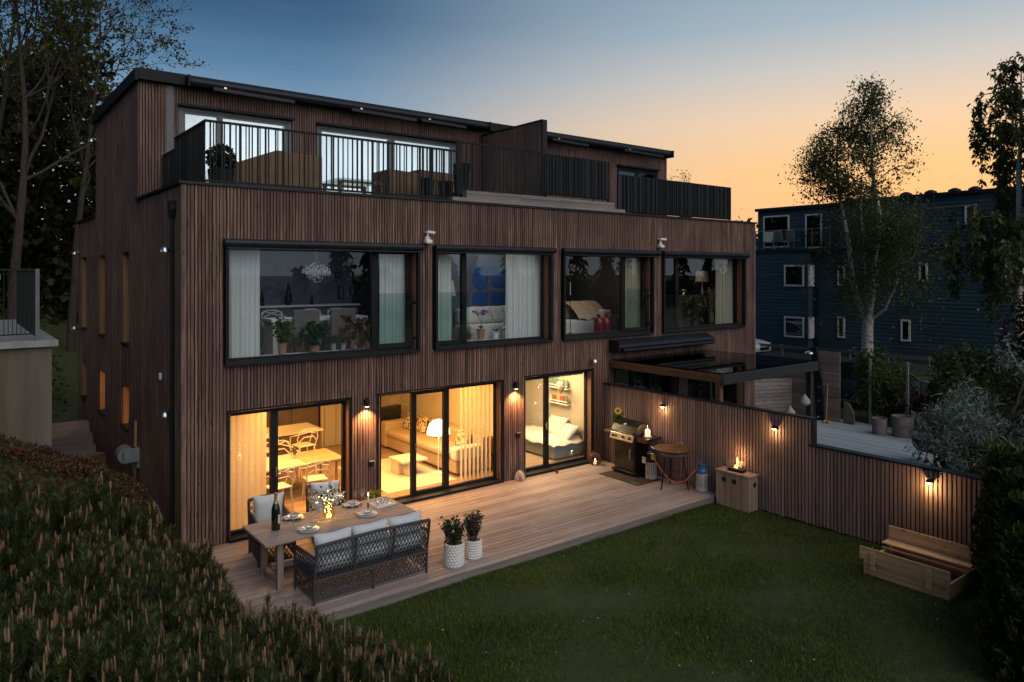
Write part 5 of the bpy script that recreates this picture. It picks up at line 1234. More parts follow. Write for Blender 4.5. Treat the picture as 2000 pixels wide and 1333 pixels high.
M['redgl']=pm('red_bottle_glass',(.14,.006,.014,1),(.2,.01,.02,1),rough=.12)
for x,lb in ((10.22,'dark red demijohn on the left of the pair upstairs'),(10.48,'bright red demijohn on the right of the pair upstairs')):
    tag(MB().lathe([(.11,0),(.125,.03),(.125,.28),(.10,.35),(.05,.38),(.05,.43),(.07,.44)],(x,.62,SZ),18).build('demijohn',M['redgl'],smooth=True),lb,'vase','red demijohns')
for x,h,lb in ((8.98,1.05,'shorter slim candle stand by the third upper window'),(9.22,1.28,'taller slim candle stand by the third upper window')):
    t=thing('candle_stand',lb,'candle',(x,.6,SZ),0,'slim candle stands'); MB().lathe([(.05,0),(.05,.012),(.008,.02),(.008,h*.75)],(0,0,0),10).build('stand',M['black'],t,smooth=True); MB().tube([(0,0,h*.75),(0,0,h)],.011,8).build('taper',M['wax'],t,smooth=True)
tag(MB().box(10.95,11.38,.52,.72,SZ,SZ+.32).build('record_box',M['black'],bev=.01),'black box behind the right casement of the third upper window','box')
t=thing('dark_media_wall','low dark shelf with candles behind the white sofa','shelf',(9.9,4.0,2.99)); MB().box(8.5,11.6,3.8,4.18,2.99,3.95).build('body',M['cab'],t,True)
for x in (8.9,9.7,10.4): MB().tube([(x,3.95,3.95),(x,3.95,4.2)],.035,8).build('candle',M['wax'],t,True)
# W4 room
t=thing('console_lamp','beige shaded lamp on a dark console in the last upper window','lamp',(14.6,1.1,3.0)); MB().box(13.6,15.5,.95,1.3,2.99,3.95).build('console',M['cab'],t,True); MB().lathe([(.05,3.951),(.07,4.05),(.02,4.2),(.02,4.4)],(15.1,1.1,0),12).build('base',M['steel'],t,True,smooth=True); MB().lathe([(.21,4.36),(.17,4.68)],(15.1,1.1,0),18,cap=False).build('lamp_shade',M['shade'],t,True,smooth='all'); MB().lathe([(.16,3.951),(.02,3.98),(.12,4.12)],(14.2,1.1,0),14,cap=False).build('bowl',M['steel'],t,True,smooth='all')
leafy('rubber plant in the dark of the last upper window','sill_plant',(14.15,.66,3.1),.1,.14,M['walldk'],.30,.75,160,.15,M['sk1'],'plants on the upstairs sill')
t=thing('pampas_vase','dark vase of pampas grass in the last upper window','vase',(14.9,.62,SZ)); MB().lathe([(.08,0),(.10,.1),(.085,.30),(.09,.33)],(0,0,0),16).build('vase',M['steel'],t,smooth=True)
P=[]
sm=MB()
for k in range(13):
    q=random.random()*6.28; sp=random.uniform(.1,.45); h=random.uniform(.75,1.15); p1=Vector((math.cos(q)*sp,math.sin(q)*sp*.3,h)); sm.tube([(0,0,.2),p1*.6+Vector((0,0,.08)),p1],.004,4)
    for f in np.linspace(.5,1,26): P.append(Vector((0,0,.2)).lerp(p1,f)+Vector((random.gauss(0,.03),random.gauss(0,.02),random.gauss(0,.02)))+t.location)
sm.build('stems',M['shade'],t); V,F=blades(np.array(P),.10,.18,.3); npmesh('plumes',V,F,leafmat('pampas_plume',(.30,.22,.14,1),(.42,.33,.22,1)),t,'stuff')
t=thing('small_mushroom_lamp','small cream mushroom lamp on the sill of the last upper window','lamp',(12.45,.6,SZ)); MB().lathe([(.05,0),(.012,.02),(.012,.16)],(0,0,0),10).build('base',M['white'],t); MB().lathe([(.10,.16),(.08,.22),(.03,.25),(0,.255)],(0,0,0),14,cap=False).build('cap',M['shade'],t,smooth='all')
lamp('upper_fill_light','AREA',(2.6,1.6,5.35),9,(.75,.82,1),(2,2)); lamp('upper_fill_light','AREA',(6.8,.95,5.35),9,(.95,.92,.9),(1.5,1.5)); lamp('upper_fill_light','AREA',(10,1.6,5.35),10,(1,.85,.65),(1,1)); lamp('upper_fill_light','AREA',(14,1.2,5.35),5,(1,.8,.55),(1,1))  # added fill under the ceilings; only skylight reaches these upper rooms
lamp('added_curtain_backlight','AREA',(2.0,5.6,7.3),52,(.84,.94,1),(2.6,2.0),rot=(R(-90),0,0)); lamp('added_curtain_backlight','AREA',(5.9,5.6,7.3),82,(.84,.94,1),(4.2,2.0),rot=(R(-90),0,0))  # added backlights that whiten the curtains in place of reflected sky
lamp('side_room_light','POINT',(1.2,7.4,1.9),60,AMB,.1); lamp('side_room_light','POINT',(1.2,8.2,4.6),8,CRM,.1)
hb('interior_wall',M['wallw'],(.29,3.9,9.6,9.7,.041,5.3))
hb('interior_wall',M['wallw'],(1.9,2.0,6.31,9.59,.041,5.3)) 
# roof terrace furniture
M['cover']=pm('brown_furniture_cover',(.13,.08,.045,1),(.17,.105,.06,1),scale=5,rough=.9,bump=.4)
def cover(label,pts,y0,y1): tag(MB().prism([(x,y0,z) for x,z in pts],(0,y1-y0,0)).build('covered_furniture',M['cover'],bev=.02),label,'cover','covered terrace furniture')
cover('brown covered lounge seat with sloping front on the left terrace',[(1.25,6.14),(3.05,6.14),(3.05,7.02),(2.1,7.06),(1.25,6.72)],1.4,2.5)
cover('brown covered chair beside the wide terrace window',[(4.55,6.14),(5.3,6.14),(5.3,6.85),(4.55,6.90)],1.3,2.2)
cover('brown covered seat right of the covered chair on the terrace',[(5.4,6.14),(6.6,6.14),(6.6,6.95),(5.4,6.98)],1.5,2.4)
t=thing('terrace_table','low brown framed lounge table behind the terrace railing','table',(3.8,1.6,6.135))
for x in (3.35,4.3):
    for y in (1.2,2.0): MB().box(x-.03,x+.03,y-.03,y+.03,6.135,6.55).build('leg',M['cover'],t,True)
MB().box(3.3,4.35,1.15,2.05,6.55,6.59).build('top',M['rail_glass'],t,True); fr(3.3,4.35,6.51,6.515,1.15,2.05,.0) if False else None
for y in (1.17,2.03): MB().box(3.3,4.35,y-.025,y+.025,6.50,6.549).build('apron',M['cover'],t,True)
def ball(label,x,y,z0,r):
    t=thing('topiary_ball',label,'plant',(x,y,z0)); MB().lathe([(.20,0),(.24,.42),(.22,.42),(.2,.38)],(0,0,0),18).build('pot',M['anthr'],t,smooth=True)
    q=rng.normal(size=(1500,3)); q/=np.linalg.norm(q,axis=1)[:,None]; P=q*(r*(.86+.16*rng.random(1500)))[:,None]+np.array([x,y,z0+.42+r*.85]); V,F=blades(P,.055,.6); npmesh('foliage',V,F,leafmat('boxwood_leaf',(.008,.018,.006,1),(.03,.05,.015,1)),t,'stuff')
    MB().lathe([(0,-r*.8),(r*.8,0),(0,r*.8)],(0,0,.42+r*.85),12,cap=False).build('inner_foliage',M['sk1'],t)
ball('clipped boxwood ball in a dark pot at the terrace corner',1.0,1.3,6.14,.25)
for x,y,h,lb in ((5.15,.75,.5,'short dark planter at the foot of the terrace platform'),(5.55,.62,.45,'dark planter left of the platform post'),(6.05,.75,.62,'tall dark planter on the terrace platform')):
    tag(MB().lathe([(.15,0),(.2,h),(.21,h+.03),(.17,h+.03),(.16,h-.1)],(x,y,6.14 if x<5.7 else 6.41),4 if x<5.7 else 16).build('planter',M['anthr'],smooth=True),lb,'planter','dark planters on the terrace')
leafy('leafy shrub behind the fabric railing on the right terrace','terrace_shrub',(11.0,1.6,6.14),.2,.4,M['anthr'],.45,1.2,260,.09,M['gl1'])
leafy('spindly shrub at the right end of the roof terrace','terrace_shrub',(15.2,1.8,6.14),.2,.4,M['anthr'],.22,1.25,90,.07,M['sk2'])
leafy('bare twiggy bush beyond the right end of the fabric railing','terrace_shrub',(15.9,2.6,6.14),.2,.3,M['anthr'],.5,1.7,260,.07,M['twig'])

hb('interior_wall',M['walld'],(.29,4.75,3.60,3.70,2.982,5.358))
# ================================================================ VEGETATION HELPERS
def segmesh(segs,k=4):
    S=np.array(segs,dtype=float)            # p0(3) p1(3) r0 r1
    p0,p1,r0,r1=S[:,:3],S[:,3:6],S[:,6],S[:,7]
    d=p1-p0; L=np.linalg.norm(d,axis=1)[:,None]+1e-9; d/=L
    ref=np.where(np.abs(d[:,2:3])>.9,np.array([[1.,0,0]]),np.array([[0,0,1.]]))
    a=np.cross(d,ref); a/=np.linalg.norm(a,axis=1)[:,None]+1e-9; b=np.cross(d,a); n=len(S)
    V=np.empty((n,2*k,3))
    for j in range(k):
        t=2*math.pi*j/k; o=a*math.cos(t)+b*math.sin(t); V[:,j]=p0+o*r0[:,None]; V[:,k+j]=p1+o*r1[:,None]
    base=(np.arange(n)*2*k)[:,None]
    F=np.concatenate([base+np.array([[j,(j+1)%k,k+(j+1)%k,k+j]]) for j in range(k)])
    return V.reshape(-1,3),F
def rvec(s=1): return Vector((random.gauss(0,s),random.gauss(0,s),random.gauss(0,s)))
def grow(segs,tips,p,d,L,r,lev,up=.1,spread=.6,kids=(2,4),steps=4,wob=.12,rmin=.006,shrink=.68):
    p=Vector(p); d=Vector(d).normalized(); st=L/steps; pts=[p.copy()]
    for i in range(steps):
        d=(d+rvec(wob)+Vector((0,0,up))*.3).normalized(); q=p+d*st; r1=max(rmin*.6,r*(1-.10))
        segs.append((*p,*q,r,r1)); p=q; r=r1; pts.append(p.copy())
        if lev>0 and i>0:
            for k in range(random.randint(*kids) if i==steps-1 else random.randint(0,1)):
                ax=d.cross(rvec()).normalized(); nd=(Matrix.Rotation(random.uniform(.35,1.0)*spread*1.5,3,ax)@d)
                grow(segs,tips,p,nd,L*shrink*random.uniform(.75,1.1),max(rmin,r*.62),lev-1,up,spread,kids,max(3,steps-1),wob*1.15,rmin,shrink)
    if lev<=1: tips+=pts[1:]
    return p
M['bark']=pm('brown_bark',(.028,.020,.014,1),(.060,.045,.033,1),scale=6,stretch=(3,3,.6),rough=.95,bump=.6,coord='pos')
M['birchbark']=pm('birch_bark',(.05,.04,.035,1),(.50,.45,.40,1),scale=5,stretch=(1,1,4),rough=.8,lo=.36,hi=.46,bump=.3)
M['leaf_f']=leafmat('young_beech_leaf',(.030,.042,.006,1),(.095,.105,.018,1),scale=.6); M['leaf_b']=leafmat('birch_leaf',(.036,.058,.020,1),(.115,.138,.045,1),scale=.7); M['leaf_d']=leafmat('dark_woodland_leaf',(.010,.013,.003,1),(.042,.044,.010,1),scale=.5)
M['needle']=leafmat('pine_needle',(.021,.037,.012,1),(.085,.104,.032,1),trans=.15,scale=2); M['candle']=pm('pine_candle',(.125,.072,.034,1),(.27,.165,.085,1),scale=9,rough=.9); M['thuja']=leafmat('thuja_spray',(.014,.024,.004,1),(.050,.066,.012,1),scale=4)
M['silver']=leafmat('silver_willow_leaf',(.09,.13,.11,1),(.22,.27,.23,1),trans=.2,scale=3); M['bush']=leafmat('shrub_leaf',(.026,.050,.012,1),(.085,.12,.03,1),scale=2); M['cherry']=leafmat('plum_leaf',(.018,.010,.008,1),(.05,.028,.020,1),scale=2); M['pinkbl']=leafmat('pink_blossom',(.30,.18,.24,1),(.45,.32,.38,1))
# ================================================================ WOODLAND, LEFT
def big_tree(label,x,y,h,lean,r,lev=4,leaves=2600,seed=0,grp='woodland trees left of the house',first=.42):
    random.seed(seed); z=float(gz(x,y)); t=thing('woodland_tree',label,'tree',(x,y,z),0,grp); tr=[];br=[];tips=[]
    p=Vector((x,y,z-.1)); d=Vector((lean[0],lean[1],1)).normalized(); n=9; R0=r
    for i in range(n):
        d=(d+rvec(.035)).normalized(); q=p+d*h/n; r1=R0*(1-.80*(i+1)/n); tr.append((*p,*q,R0*(1-.80*i/n),r1)); p=q
        if (i+1)/n>first:
            for k in range(random.randint(1,2)):
                a=random.random()*6.28; nd=Vector((math.cos(a)*.8,math.sin(a)*.8,random.uniform(.5,1.2)))
                grow(br,tips,p,nd,h*random.uniform(.16,.26),r1*.55,lev-1,.12,.55,(2,3),4,.16,.010)
    grow(br,tips,p,d,h*.22,R0*.2,lev-1,.1,.6,(2,3),4,.14,.010)
    V,F=segmesh(tr,8); npmesh('trunk',V,F,M['bark'],t,smooth=True)
    V,F=segmesh(br,4); npmesh('limbs',V,F,M['bark'],t,'stuff')
    T=np.array([tuple(q) for q in tips]); T=T[rng.integers(0,len(T),leaves)]+rng.normal(size=(leaves,3))*.14
    V,F=blades(T,.13,.7); npmesh('crown',V,F,M['leaf_f'],t,'stuff')
TREES=[(-7.2,22,15,(-.02,0),.24,'ivy dark trunk at the left edge of the picture'),(-5.2,17.5,14,(.03,0),.20,'slim leaning trunk behind the railing corner'),(-4.6,24,16,(-.02,0),.24,'tall brown trunk second from the left edge'),(-2.6,19.5,14.5,(.05,0),.19,'forked trunk between the railing and the house'),(-1.5,16.6,13.0,(.10,.0),.25,'large forked tree leaning over the roof corner'),(.8,21,13.5,(.05,0),.21,'tree standing directly behind the house corner'),(-8.5,30,17,(0,0),.26,'far trunk deep in the wood at left'),(-3.8,31,17,(.02,0),.25,'far straight trunk behind the leaning trunks'),(-6.6,26,16,(.04,0),.2,'thin trunk between two thicker ones at left'),(-.2,29,16,(.03,0),.22,'far tree seen above the side wall roof')]
for i,(x,y,h,l,r,lb) in enumerate(TREES): big_tree(lb,x,y,h,l,r*.8,4,5200,40+i)
random.seed(99)
n=80000; P=np.stack([rng.uniform(-24,9,n),rng.uniform(25,40,n),0*rng.random(n)],1); cl=np.sin(P[:,0]*.9)*np.cos(P[:,1]*.7)
P[:,2]=gz(P[:,0],P[:,1])+ (rng.random(n)**1.35)*(12+2.5*np.sin(P[:,0]*.55)+1.5*cl)*np.clip((10-P[:,0])/8,.2,1)
V,F=blades(P,.40,.75); tag(npmesh('woodland_undergrowth',V,F,M['leaf_d']),'dense dark green woodland undergrowth behind the trunks','woodland',kind='stuff')
n=9000; P=np.stack([rng.uniform(-9,0,n),rng.uniform(14,23,n),0*rng.random(n)],1); P[:,2]=gz(P[:,0],P[:,1])+rng.random(n)**2*np.where(np.sin(P[:,0]*2.1+P[:,1])>.1,1.9,.4)
V,F=blades(P,.16,.6); tag(npmesh('forest_floor_plants',V,F,M['leaf_f']),'olive green undergrowth between the trunks','undergrowth',kind='stuff')
# ================================================================ LEFT CONCRETE TERRACE
M['conc']=pm('stained_concrete',(.050,.036,.019,1),(.098,.075,.044,1),scale=2.2,stretch=(2.2,2.2,.25),rough=.9,bump=.4,c3=(.145,.13,.105,1),lo=.42,hi=.6); M['slabc']=pm('pale_slab',(.20,.20,.19,1),(.27,.27,.26,1),scale=5,rough=.85)
t=thing('concrete_terrace_wall','stained beige concrete retaining wall with pale slab on top at the left','wall',(-4,3,1))
MB().box(-7,-1.76,.62,7.0,.6,3.47).build('wall',M['conc'],t,True,bev=.01); MB().box(-7,-1.68,.54,7.05,3.472,3.57).build('slab',M['slabc'],t,True,bev=.008)
t=thing('balcony_railing','thin black rod railing standing on the concrete slab at the left','railing',(-2,.75,3.57))
MB().box(-6.5,-1.93,.74,.76,4.66,4.69).build('top_rail',M['black'],t,True); MB().box(-1.955,-1.93,.77,5.5,4.66,4.69).build('top_rail',M['black'],t,True); MB().box(-6.5,-1.93,.745,.76,3.66,3.68).build('bottom_rail',M['black'],t,True); MB().box(-1.97,-1.915,.73,.785,3.57,4.69).build('corner_post',M['greyframe'],t,True)
for i in range(32): bar_at(t,-1.99-i*.055,.75,3.68,4.66,.010,.010)
for i in range(56): bar_at(t,-1.94,.83+i*.08,3.60,4.66,.012,.012)
MB().box(-2.52,-2.42,.728,.738,4.52,4.60).build('notice_plate',M['label'],t,True)
t=thing('bistro_chair','black metal garden chair with slatted wooden seat on the left terrace','chair',(-2.72,1.7,3.572),.4)
MB().box(-.22,.22,-.2,.2,.43,.46).build('seat',M['oak'],t,bev=.008)
for x,y in ((-.2,-.18),(.2,-.18),(-.2,.18),(.2,.18)): MB().tube([(x*1.25,y*1.25,0),(x,y,.44)],.012,6).build('leg',M['black'],t)
for x in (-.2,.2): MB().tube([(x,.18,.44),(x,.24,.85)],.012,6).build('back_post',M['black'],t)
MB().tube([(-.2,.24,.85),(0,.26,.88),(.2,.24,.85)],.012,6).build('back_rail',M['black'],t); MB().tube([(-.2,.22,.65),(.2,.22,.65)],.010,6).build('back_rail',M['black'],t)
t=thing('wooden_steps','timber steps in the dark passage beside the house','steps',(-.9,8,0))
for i in range(4): MB().box(-1.65,-.25,6.6+i*.5,7.1+i*.5,-.05,.28+i*.19).build('step',M['deck_g'],t,True,bev=.004)
t=thing('stacked_crates','pile of orange brown timber by the passage steps','timber',(-.7,6.3,.1))
for i in range(5): MB().bar((-.75-.015*i,6.0,.14+i*.07),(-.25,6.3+.03*i,.14+i*.07),.30,.06).build('board',M['pine'],t,True)
t=thing('timber_edging','pale timber rail and post at the top of the planted bank','edging',(-1.4,.9,1.0)); MB().bar((-1.72,.9,1.42),(-.95,1.1,1.30),.05,.09).build('rail',M['broom'],t,True); MB().bar((-1.0,1.08,.2),(-1.0,1.08,1.30),.06,.06).build('post',M['broom'],t,True)
# kerb of the planted mound
t=tag(MB().tube([(-.70,.44,1.10),(-.50,.36,1.00),(-.44,.20,.92),(-.41,-.10,.86),(-.40,-.45,.74)],[.03,.03,.035,.035,.03],8).build('mound_edging',M['conc'],smooth=True),'rounded pale edging stone of the sedum mound','edging')
# sedum and heather ground cover
n=26000; P=np.stack([rng.uniform(-3.6,-.36,n),rng.uniform(-2.6,.62,n),0*rng.random(n)],1); P=P[(P[:,1]<.44)|(P[:,0]<-1.8)]; mound=0
P[:,2]=gz(P[:,0],P[:,1])+.02+.10*rng.random(len(P))+.06*np.sin(P[:,0]*6)*np.cos(P[:,1]*5)
V,F=blades(P,.06,.5,0,(0,0,.6)); M['sedum']=leafmat('sedum_red_green',(.095,.022,.018,1),(.040,.050,.014,1),scale=1.6,trans=.1); tag(npmesh('sedum_cover',V,F,M['sedum']),'dark red and green sedum carpet on the bank','ground cover',kind='stuff')
# ================================================================ DWARF PINES
def shoot_templates():
    out=[]
    for s in range(7):
        r=np.random.default_rng(s); n=80; z=r.random(n)**.8*.24; a=r.uniform(0,6.283,n); el=r.uniform(.5,1.15,n); L=r.uniform(.075,.12,n)*(1.1-z)
        base=np.stack([.006*np.cos(a),.006*np.sin(a),z],1); d=np.stack([np.cos(a)*np.cos(el),np.sin(a)*np.cos(el),np.sin(el)],1); w=np.stack([-np.sin(a),np.cos(a),0*a],1)*.0050
        V=np.empty((n*3,3)); V[0::3]=base-w; V[1::3]=base+w; V[2::3]=base+d*L[:,None]
        cs=[]; 
        for k in range(r.integers(1,4)):
            q=r.uniform(0,6.28); o=np.array([math.cos(q),math.sin(q)])*.020*(k>0); h=r.uniform(.07,.18)*(1 if k==0 else .65); rad=r.uniform(.0075,.0115); tilt=r.normal(size=2)*.008
            for (f,rr) in ((0,.8),(.3,1.1),(.85,.85),(1,.45)): cs.append([[o[0]+tilt[0]*f+rad*rr*math.cos(j*1.2566),o[1]+tilt[1]*f+rad*rr*math.sin(j*1.2566),.20+h*f] for j in range(5)])
        cv=np.array(cs).reshape(-1,3); cf=[]
        for k in range(len(cs)//4):
            for i in range(3):
                for j in range(5): b=k*20+i*5; cf.append((b+j,b+(j+1)%5,b+5+(j+1)%5,b+5+j))
        out.append((V,cv,np.array(cf)))
    return out
TPL=shoot_templates()
def to_px(x,y,z):
    p=np.array([x+3.034,y+12.816]); d=p[0]*.6131+p[1]*.79; r=p[0]*.79-p[1]*.6131
    return 1000+1416*r/d,533-1416*(z-4.63)/d,d
def place_name(u,v):
    c=['far left','left','centre left','centre','right'][min(4,int(max(u,0)/190))]; r_=['top of the bank','upper slope','middle of the slope','lower slope','foot of the picture'][min(4,max(0,int((v-930)/85)))]
    return c,r_
def mugo(x,y,rad,h,label,nsh):
    z=float(gz(x,y)); t=thing('dwarf_pine',label,'pine shrub',(x,y,z),0,'dwarf pines on the bank'); nv=[];cvs=[];cfs=[];off=0
    for k in range(nsh):
        a=random.random()*6.283; f=random.random()**.5; px,py=math.cos(a)*rad*f,math.sin(a)*rad*f; hz=h*(1-.75*f*f)*random.uniform(.62,1.18)-.22
        V,cv,cf=TPL[random.randrange(7)]; s=random.uniform(.85,1.3); q=random.random()*6.283; tx,ty=px/rad*.14+random.gauss(0,.05),py/rad*.14+random.gauss(0,.05)
        c_,s_=math.cos(q),math.sin(q); Mx=np.array([[c_,-s_,tx],[s_,c_,ty],[0,0,1]])*s; o=np.array([x+px,y+py,max(z,float(gz(x+px,y+py)))+max(.02,hz)])
        nv.append(V@Mx.T+o)
        if not cvs or random.random()<.36+.28*(x>-.6): cvs.append(cv@np.array([[c_,-s_,tx*.35],[s_,c_,ty*.35],[0,0,1]]).T*s+o); cfs.append(cf+off); off+=len(cv)
    V=np.concatenate(nv); npmesh('needles',V,np.arange(len(V)).reshape(-1,3),M['needle'],t,'stuff')
    npmesh('candles',np.concatenate(cvs),np.concatenate(cfs),M['candle'],t,'stuff')
    br=[]; 
    for k in range(12):
        a=random.random()*6.28; p0=Vector((x,y,z)); p1=p0+Vector((math.cos(a)*rad*.7,math.sin(a)*rad*.7,h*.5)); br.append((*p0,*p1,.02,.008))
    V,F=segmesh(br,5); npmesh('branches',V,F,M['bark'],t)
random.seed(5); spots=[]
tries=0
while len(spots)<50 and tries<9000:
    tries+=1; y=random.uniform(-8.6,-.9); e=float(np.interp(y,[-9,-7,-5,-4,-2,0],[1.2,1.15,.85,.5,.1,-.2])); x=random.uniform(-3.6,e+.05)
    if y>-3.9 and x>-.35: continue
    if y>-1.15 and x<-.3: continue
    u,v,d=to_px(x,y,float(gz(x,y))+.5)
    if d<4.2 or u<-140 or v>1480 : continue
    if all((x-a)**2+(y-b)**2>.50**2 for a,b,_,_ in spots): spots.append((x,y,u,v))
spots.sort(key=lambda s:(s[3],s[2])); seen={}
for x,y,u,v in spots:
    c,r_=place_name(u,v); k=(c,r_); seen[k]=seen.get(k,0)+1; ordn=['','second ','third ','fourth ','fifth ','sixth ','seventh '][min(6,seen[k]-1)]
    mugo(x,y,random.uniform(.34,.56),random.uniform(.42,.88),f'{ordn}dark dwarf pine with brown candles, {c}, {r_}',random.randint(62,84))
# ================================================================ NEIGHBOUR PATIO AND SURROUNDINGS
pat=tag(MB().box(9.9,19.3,-9.5,-.03,-.12,-.032).build('patio',M['membrane']),'neighbour patio',kind='structure')
PB=slat_mesh('patio_board'); PB.materials.append(M['deck_y'])
for i in range(64):
    x=9.98+i*.1455; o=bpy.data.objects.new('plank',PB); COL.objects.link(o); o.parent=pat; o.scale=(.139,8.0,.03); o.location=(x,-4.04,-.031)
# pergola
pg=thing('pergola','black timber pergola roof standing behind the slat fence','pergola',(11.9,-1.7,0))
M['pbl']=pm('black_stained_timber',(.010,.010,.012,1),(.02,.02,.022,1),scale=10,stretch=(1,8,8),rough=.6); M['pbr']=wood('brown_beam',(.10,.055,.03,1),(.15,.085,.045,1),'y',objrand=0,knots=False)
MB().box(9.96,10.08,-3.36,-.03,2.27,2.44).build('side_beam',M['pbr'],pg,True,bev=.004); MB().box(9.94,13.72,-3.42,-3.361,2.24,2.46).build('front_beam',M['pbl'],pg,True,bev=.004); MB().box(13.60,13.72,-3.36,-.03,2.27,2.44).build('side_beam',M['pbl'],pg,True,bev=.004); MB().box(10.081,13.599,-.12,-.03,2.27,2.44).build('wall_plate',M['pbl'],pg,True)
for i in range(5):
    x=10.55+i*.6; MB().box(x,x+.06,-3.355,-.125,2.30,2.45).build('rafter',M['pbl'],pg,True)
for i in range(4): MB().box(10.09,13.59,-.62-i*.75,-.57-i*.75,2.452,2.475).build('batten',M['pbl'],pg,True)
MB().box(10.0,13.68,-3.35,-.1,2.476,2.482).build('roof_sheet',glass('smoked_roof_sheet',(.05,.05,.055,1),extra=-.02),pg,True)
MB().box(9.97,10.09,-3.30,-3.18,0,2.269).build('post',M['pbr'],pg,True,bev=.004); MB().box(13.58,13.70,-3.30,-3.18,0,2.269).build('post',M['pbl'],pg,True,bev=.004)
M['bag']=pm('pale_woven_lantern',(.26,.235,.20,1),(.32,.29,.25,1),scale=40,rough=.9)
for k,(x,y,z,lb) in enumerate(((13.4,-3.25,1.52,'upper pale woven lantern hanging by the pergola post'),(13.0,-3.1,1.26,'lower pale woven lantern hanging by the pergola post'))):
    t=thing('hanging_lantern',lb,'lantern',(x,y,z),0,'woven lanterns'); MB().lathe([(.08,-.12),(.13,-.06),(.12,.02),(.05,.10),(.012,.16)],(0,0,0),14).build('shade',M['bag'],t,smooth=True); MB().tube([(0,0,.15),(0,0,2.3-z)],.004,4).build('cord',M['black'],t)
# slatted screens
def screen(label,y0,y1,top,x=18.72,dx=0):
    t=thing('board_screen',label,'screen',(x,(y0+y1)/2,0),0,'weathered board screens'); z=.0
    while z<top-.05: MB().box(x,x+.03,y0,y1,z,z+.112).build('board',M['screen'],t,True); z+=.12
    for y in (y0+.05,y1-.1): MB().box(x+.031,x+.09,y,y+.06,0,top).build('post',M['screen'],t,True)
screen('tall weathered horizontal board screen behind the black shower column',-1.32,-.32,2.15); screen('middle weathered board screen left of the shower column',-.31,.45,1.75); screen('lower reddish board screen beside the house end',.46,2.4,1.45)
t=thing('grey_board_return','grey weathered board bin enclosure by the house end','screen',(17.6,.3,0))
for i in range(10): MB().bar((17.3,.9,.06+i*.12),(18.7,.3,.06+i*.12),.03,.11).build('board',M['deck_g'],t,True)
t=thing('covered_barbecue','black covered barbecue beside the house end','barbecue',(17.2,1.3,0)); MB().box(16.6,17.6,.95,1.6,.0,.35).build('stand',M['slabc'],t,True); MB().box(16.55,17.65,.9,1.65,.351,.85).build('cover',M['fabric_d'],t,True,bev=.08)
t=thing('garden_shower','black outdoor shower column leaning up the board screen','shower',(18.5,-.72,0)); MB().bar((18.55,-.78,0),(18.55,-.70,1.3),.26,.07,(1,0,0)).build('column',M['black'],t,True,bev=.01); MB().bar((18.55,-.70,1.3),(18.5,-.58,2.28),.22,.07,(1,0,0)).build('column',M['black'],t,True,bev=.01)
MB().lathe([(.13,0),(.12,.05),(.03,.08)],(18.36,-.52,2.08),14).build('shower_head',M['steel'],t,True,smooth=True)
for z in (.12,.62,1.05): MB().tube([(18.50,-.78,z),(18.42,-.78,z)],.035,10).build('tap',M['steel'],t,True,smooth=True)
tag(MB().tube([(18.5,-1.0,0),(18.62,-.98,1.15)],.014,6).build('broom',M['broom']),'thin wooden stick leaning on the board screen','stick')
M['clog']=pm('orange_clog',(.45,.20,.06,1),(.5,.25,.08,1),rough=.4)
for y,lb in ((-1.05,'left orange clog at the foot of the screen'),(-1.17,'right orange clog at the foot of the screen')):
    t=thing('clog',lb,'shoe',(18.35,y,0),.3,'pair of clogs'); MB().lathe([(.05,0),(.055,.03),(.05,.07),(.02,.09)],(-.06,0,0),12,sx=1.5).build('toe',M['clog'],t,smooth=True); MB().lathe([(.045,0),(.045,.05),(.04,.05),(.03,.02)],(.07,0,0),12,sx=1.4).build('heel',M['clog'],t,smooth=True)
tag(MB().prism([(18.7,-1.42,0),(18.7,-1.78,0),(18.7,-1.76,.35),(18.7,-1.62,.62),(18.7,-1.44,.66)],(.07,0,0)).build('stone_slab',M['conc'],bev=.02),'pale standing stone slab at the edge of the board screen','stone')
for x,y,r_,h,lb in ((18.05,-2.85,.20,.46,'smaller mauve round planter on the patio'),(18.25,-3.40,.275,.58,'larger mauve round planter on the patio')):
    t=thing('round_planter',lb,'planter',(x,y,0),0,'mauve planters'); MB().lathe([(r_*.94,0),(r_,.03),(r_,h*.9),(r_*1.03,h),(r_*.92,h),(r_*.9,h-.08),(.01,h-.08)],(0,0,0),24).build('pot',pm('mauve_fibre_clay',(.17,.13,.13,1),(.22,.17,.17,1),scale=8,rough=.85),t,smooth=True); MB().lathe([(r_*.89,h-.07),(.01,h-.06)],(0,0,0),18,cap=False).build('soil',M['twig'],t)
t=thing('lounge_chair','black shell lounge chair with wooden legs on the patio','chair',(15.75,-5.15,0),.8)
V=[];F=[]
for i in range(12):
    a=math.pi*1.25*i/11-math.pi*.125
    for j,(rr,z) in enumerate(((.10,.30),(.30,.32),(.38,.42),(.42,.62))): V.append((math.cos(a)*rr,math.sin(a)*rr,z))
for i in range(11):
    for j in range(3): F.append((i*4+j,(i+1)*4+j,(i+1)*4+j+1,i*4+j+1))
MB().add(V,F).build('shell',M['black'],t,smooth='all'); MB().lathe([(.3,.33),(.32,.36),(.28,.40)],(0,0,0),18).build('seat_pad',M['fabric_d'],t,smooth=True)
for k in range(4): q=.78+k*1.571; MB().tube([(math.cos(q)*.18,math.sin(q)*.18,.33),(math.cos(q)*.30,math.sin(q)*.30,0)],.018,7).build('leg',M['reveal'],t)
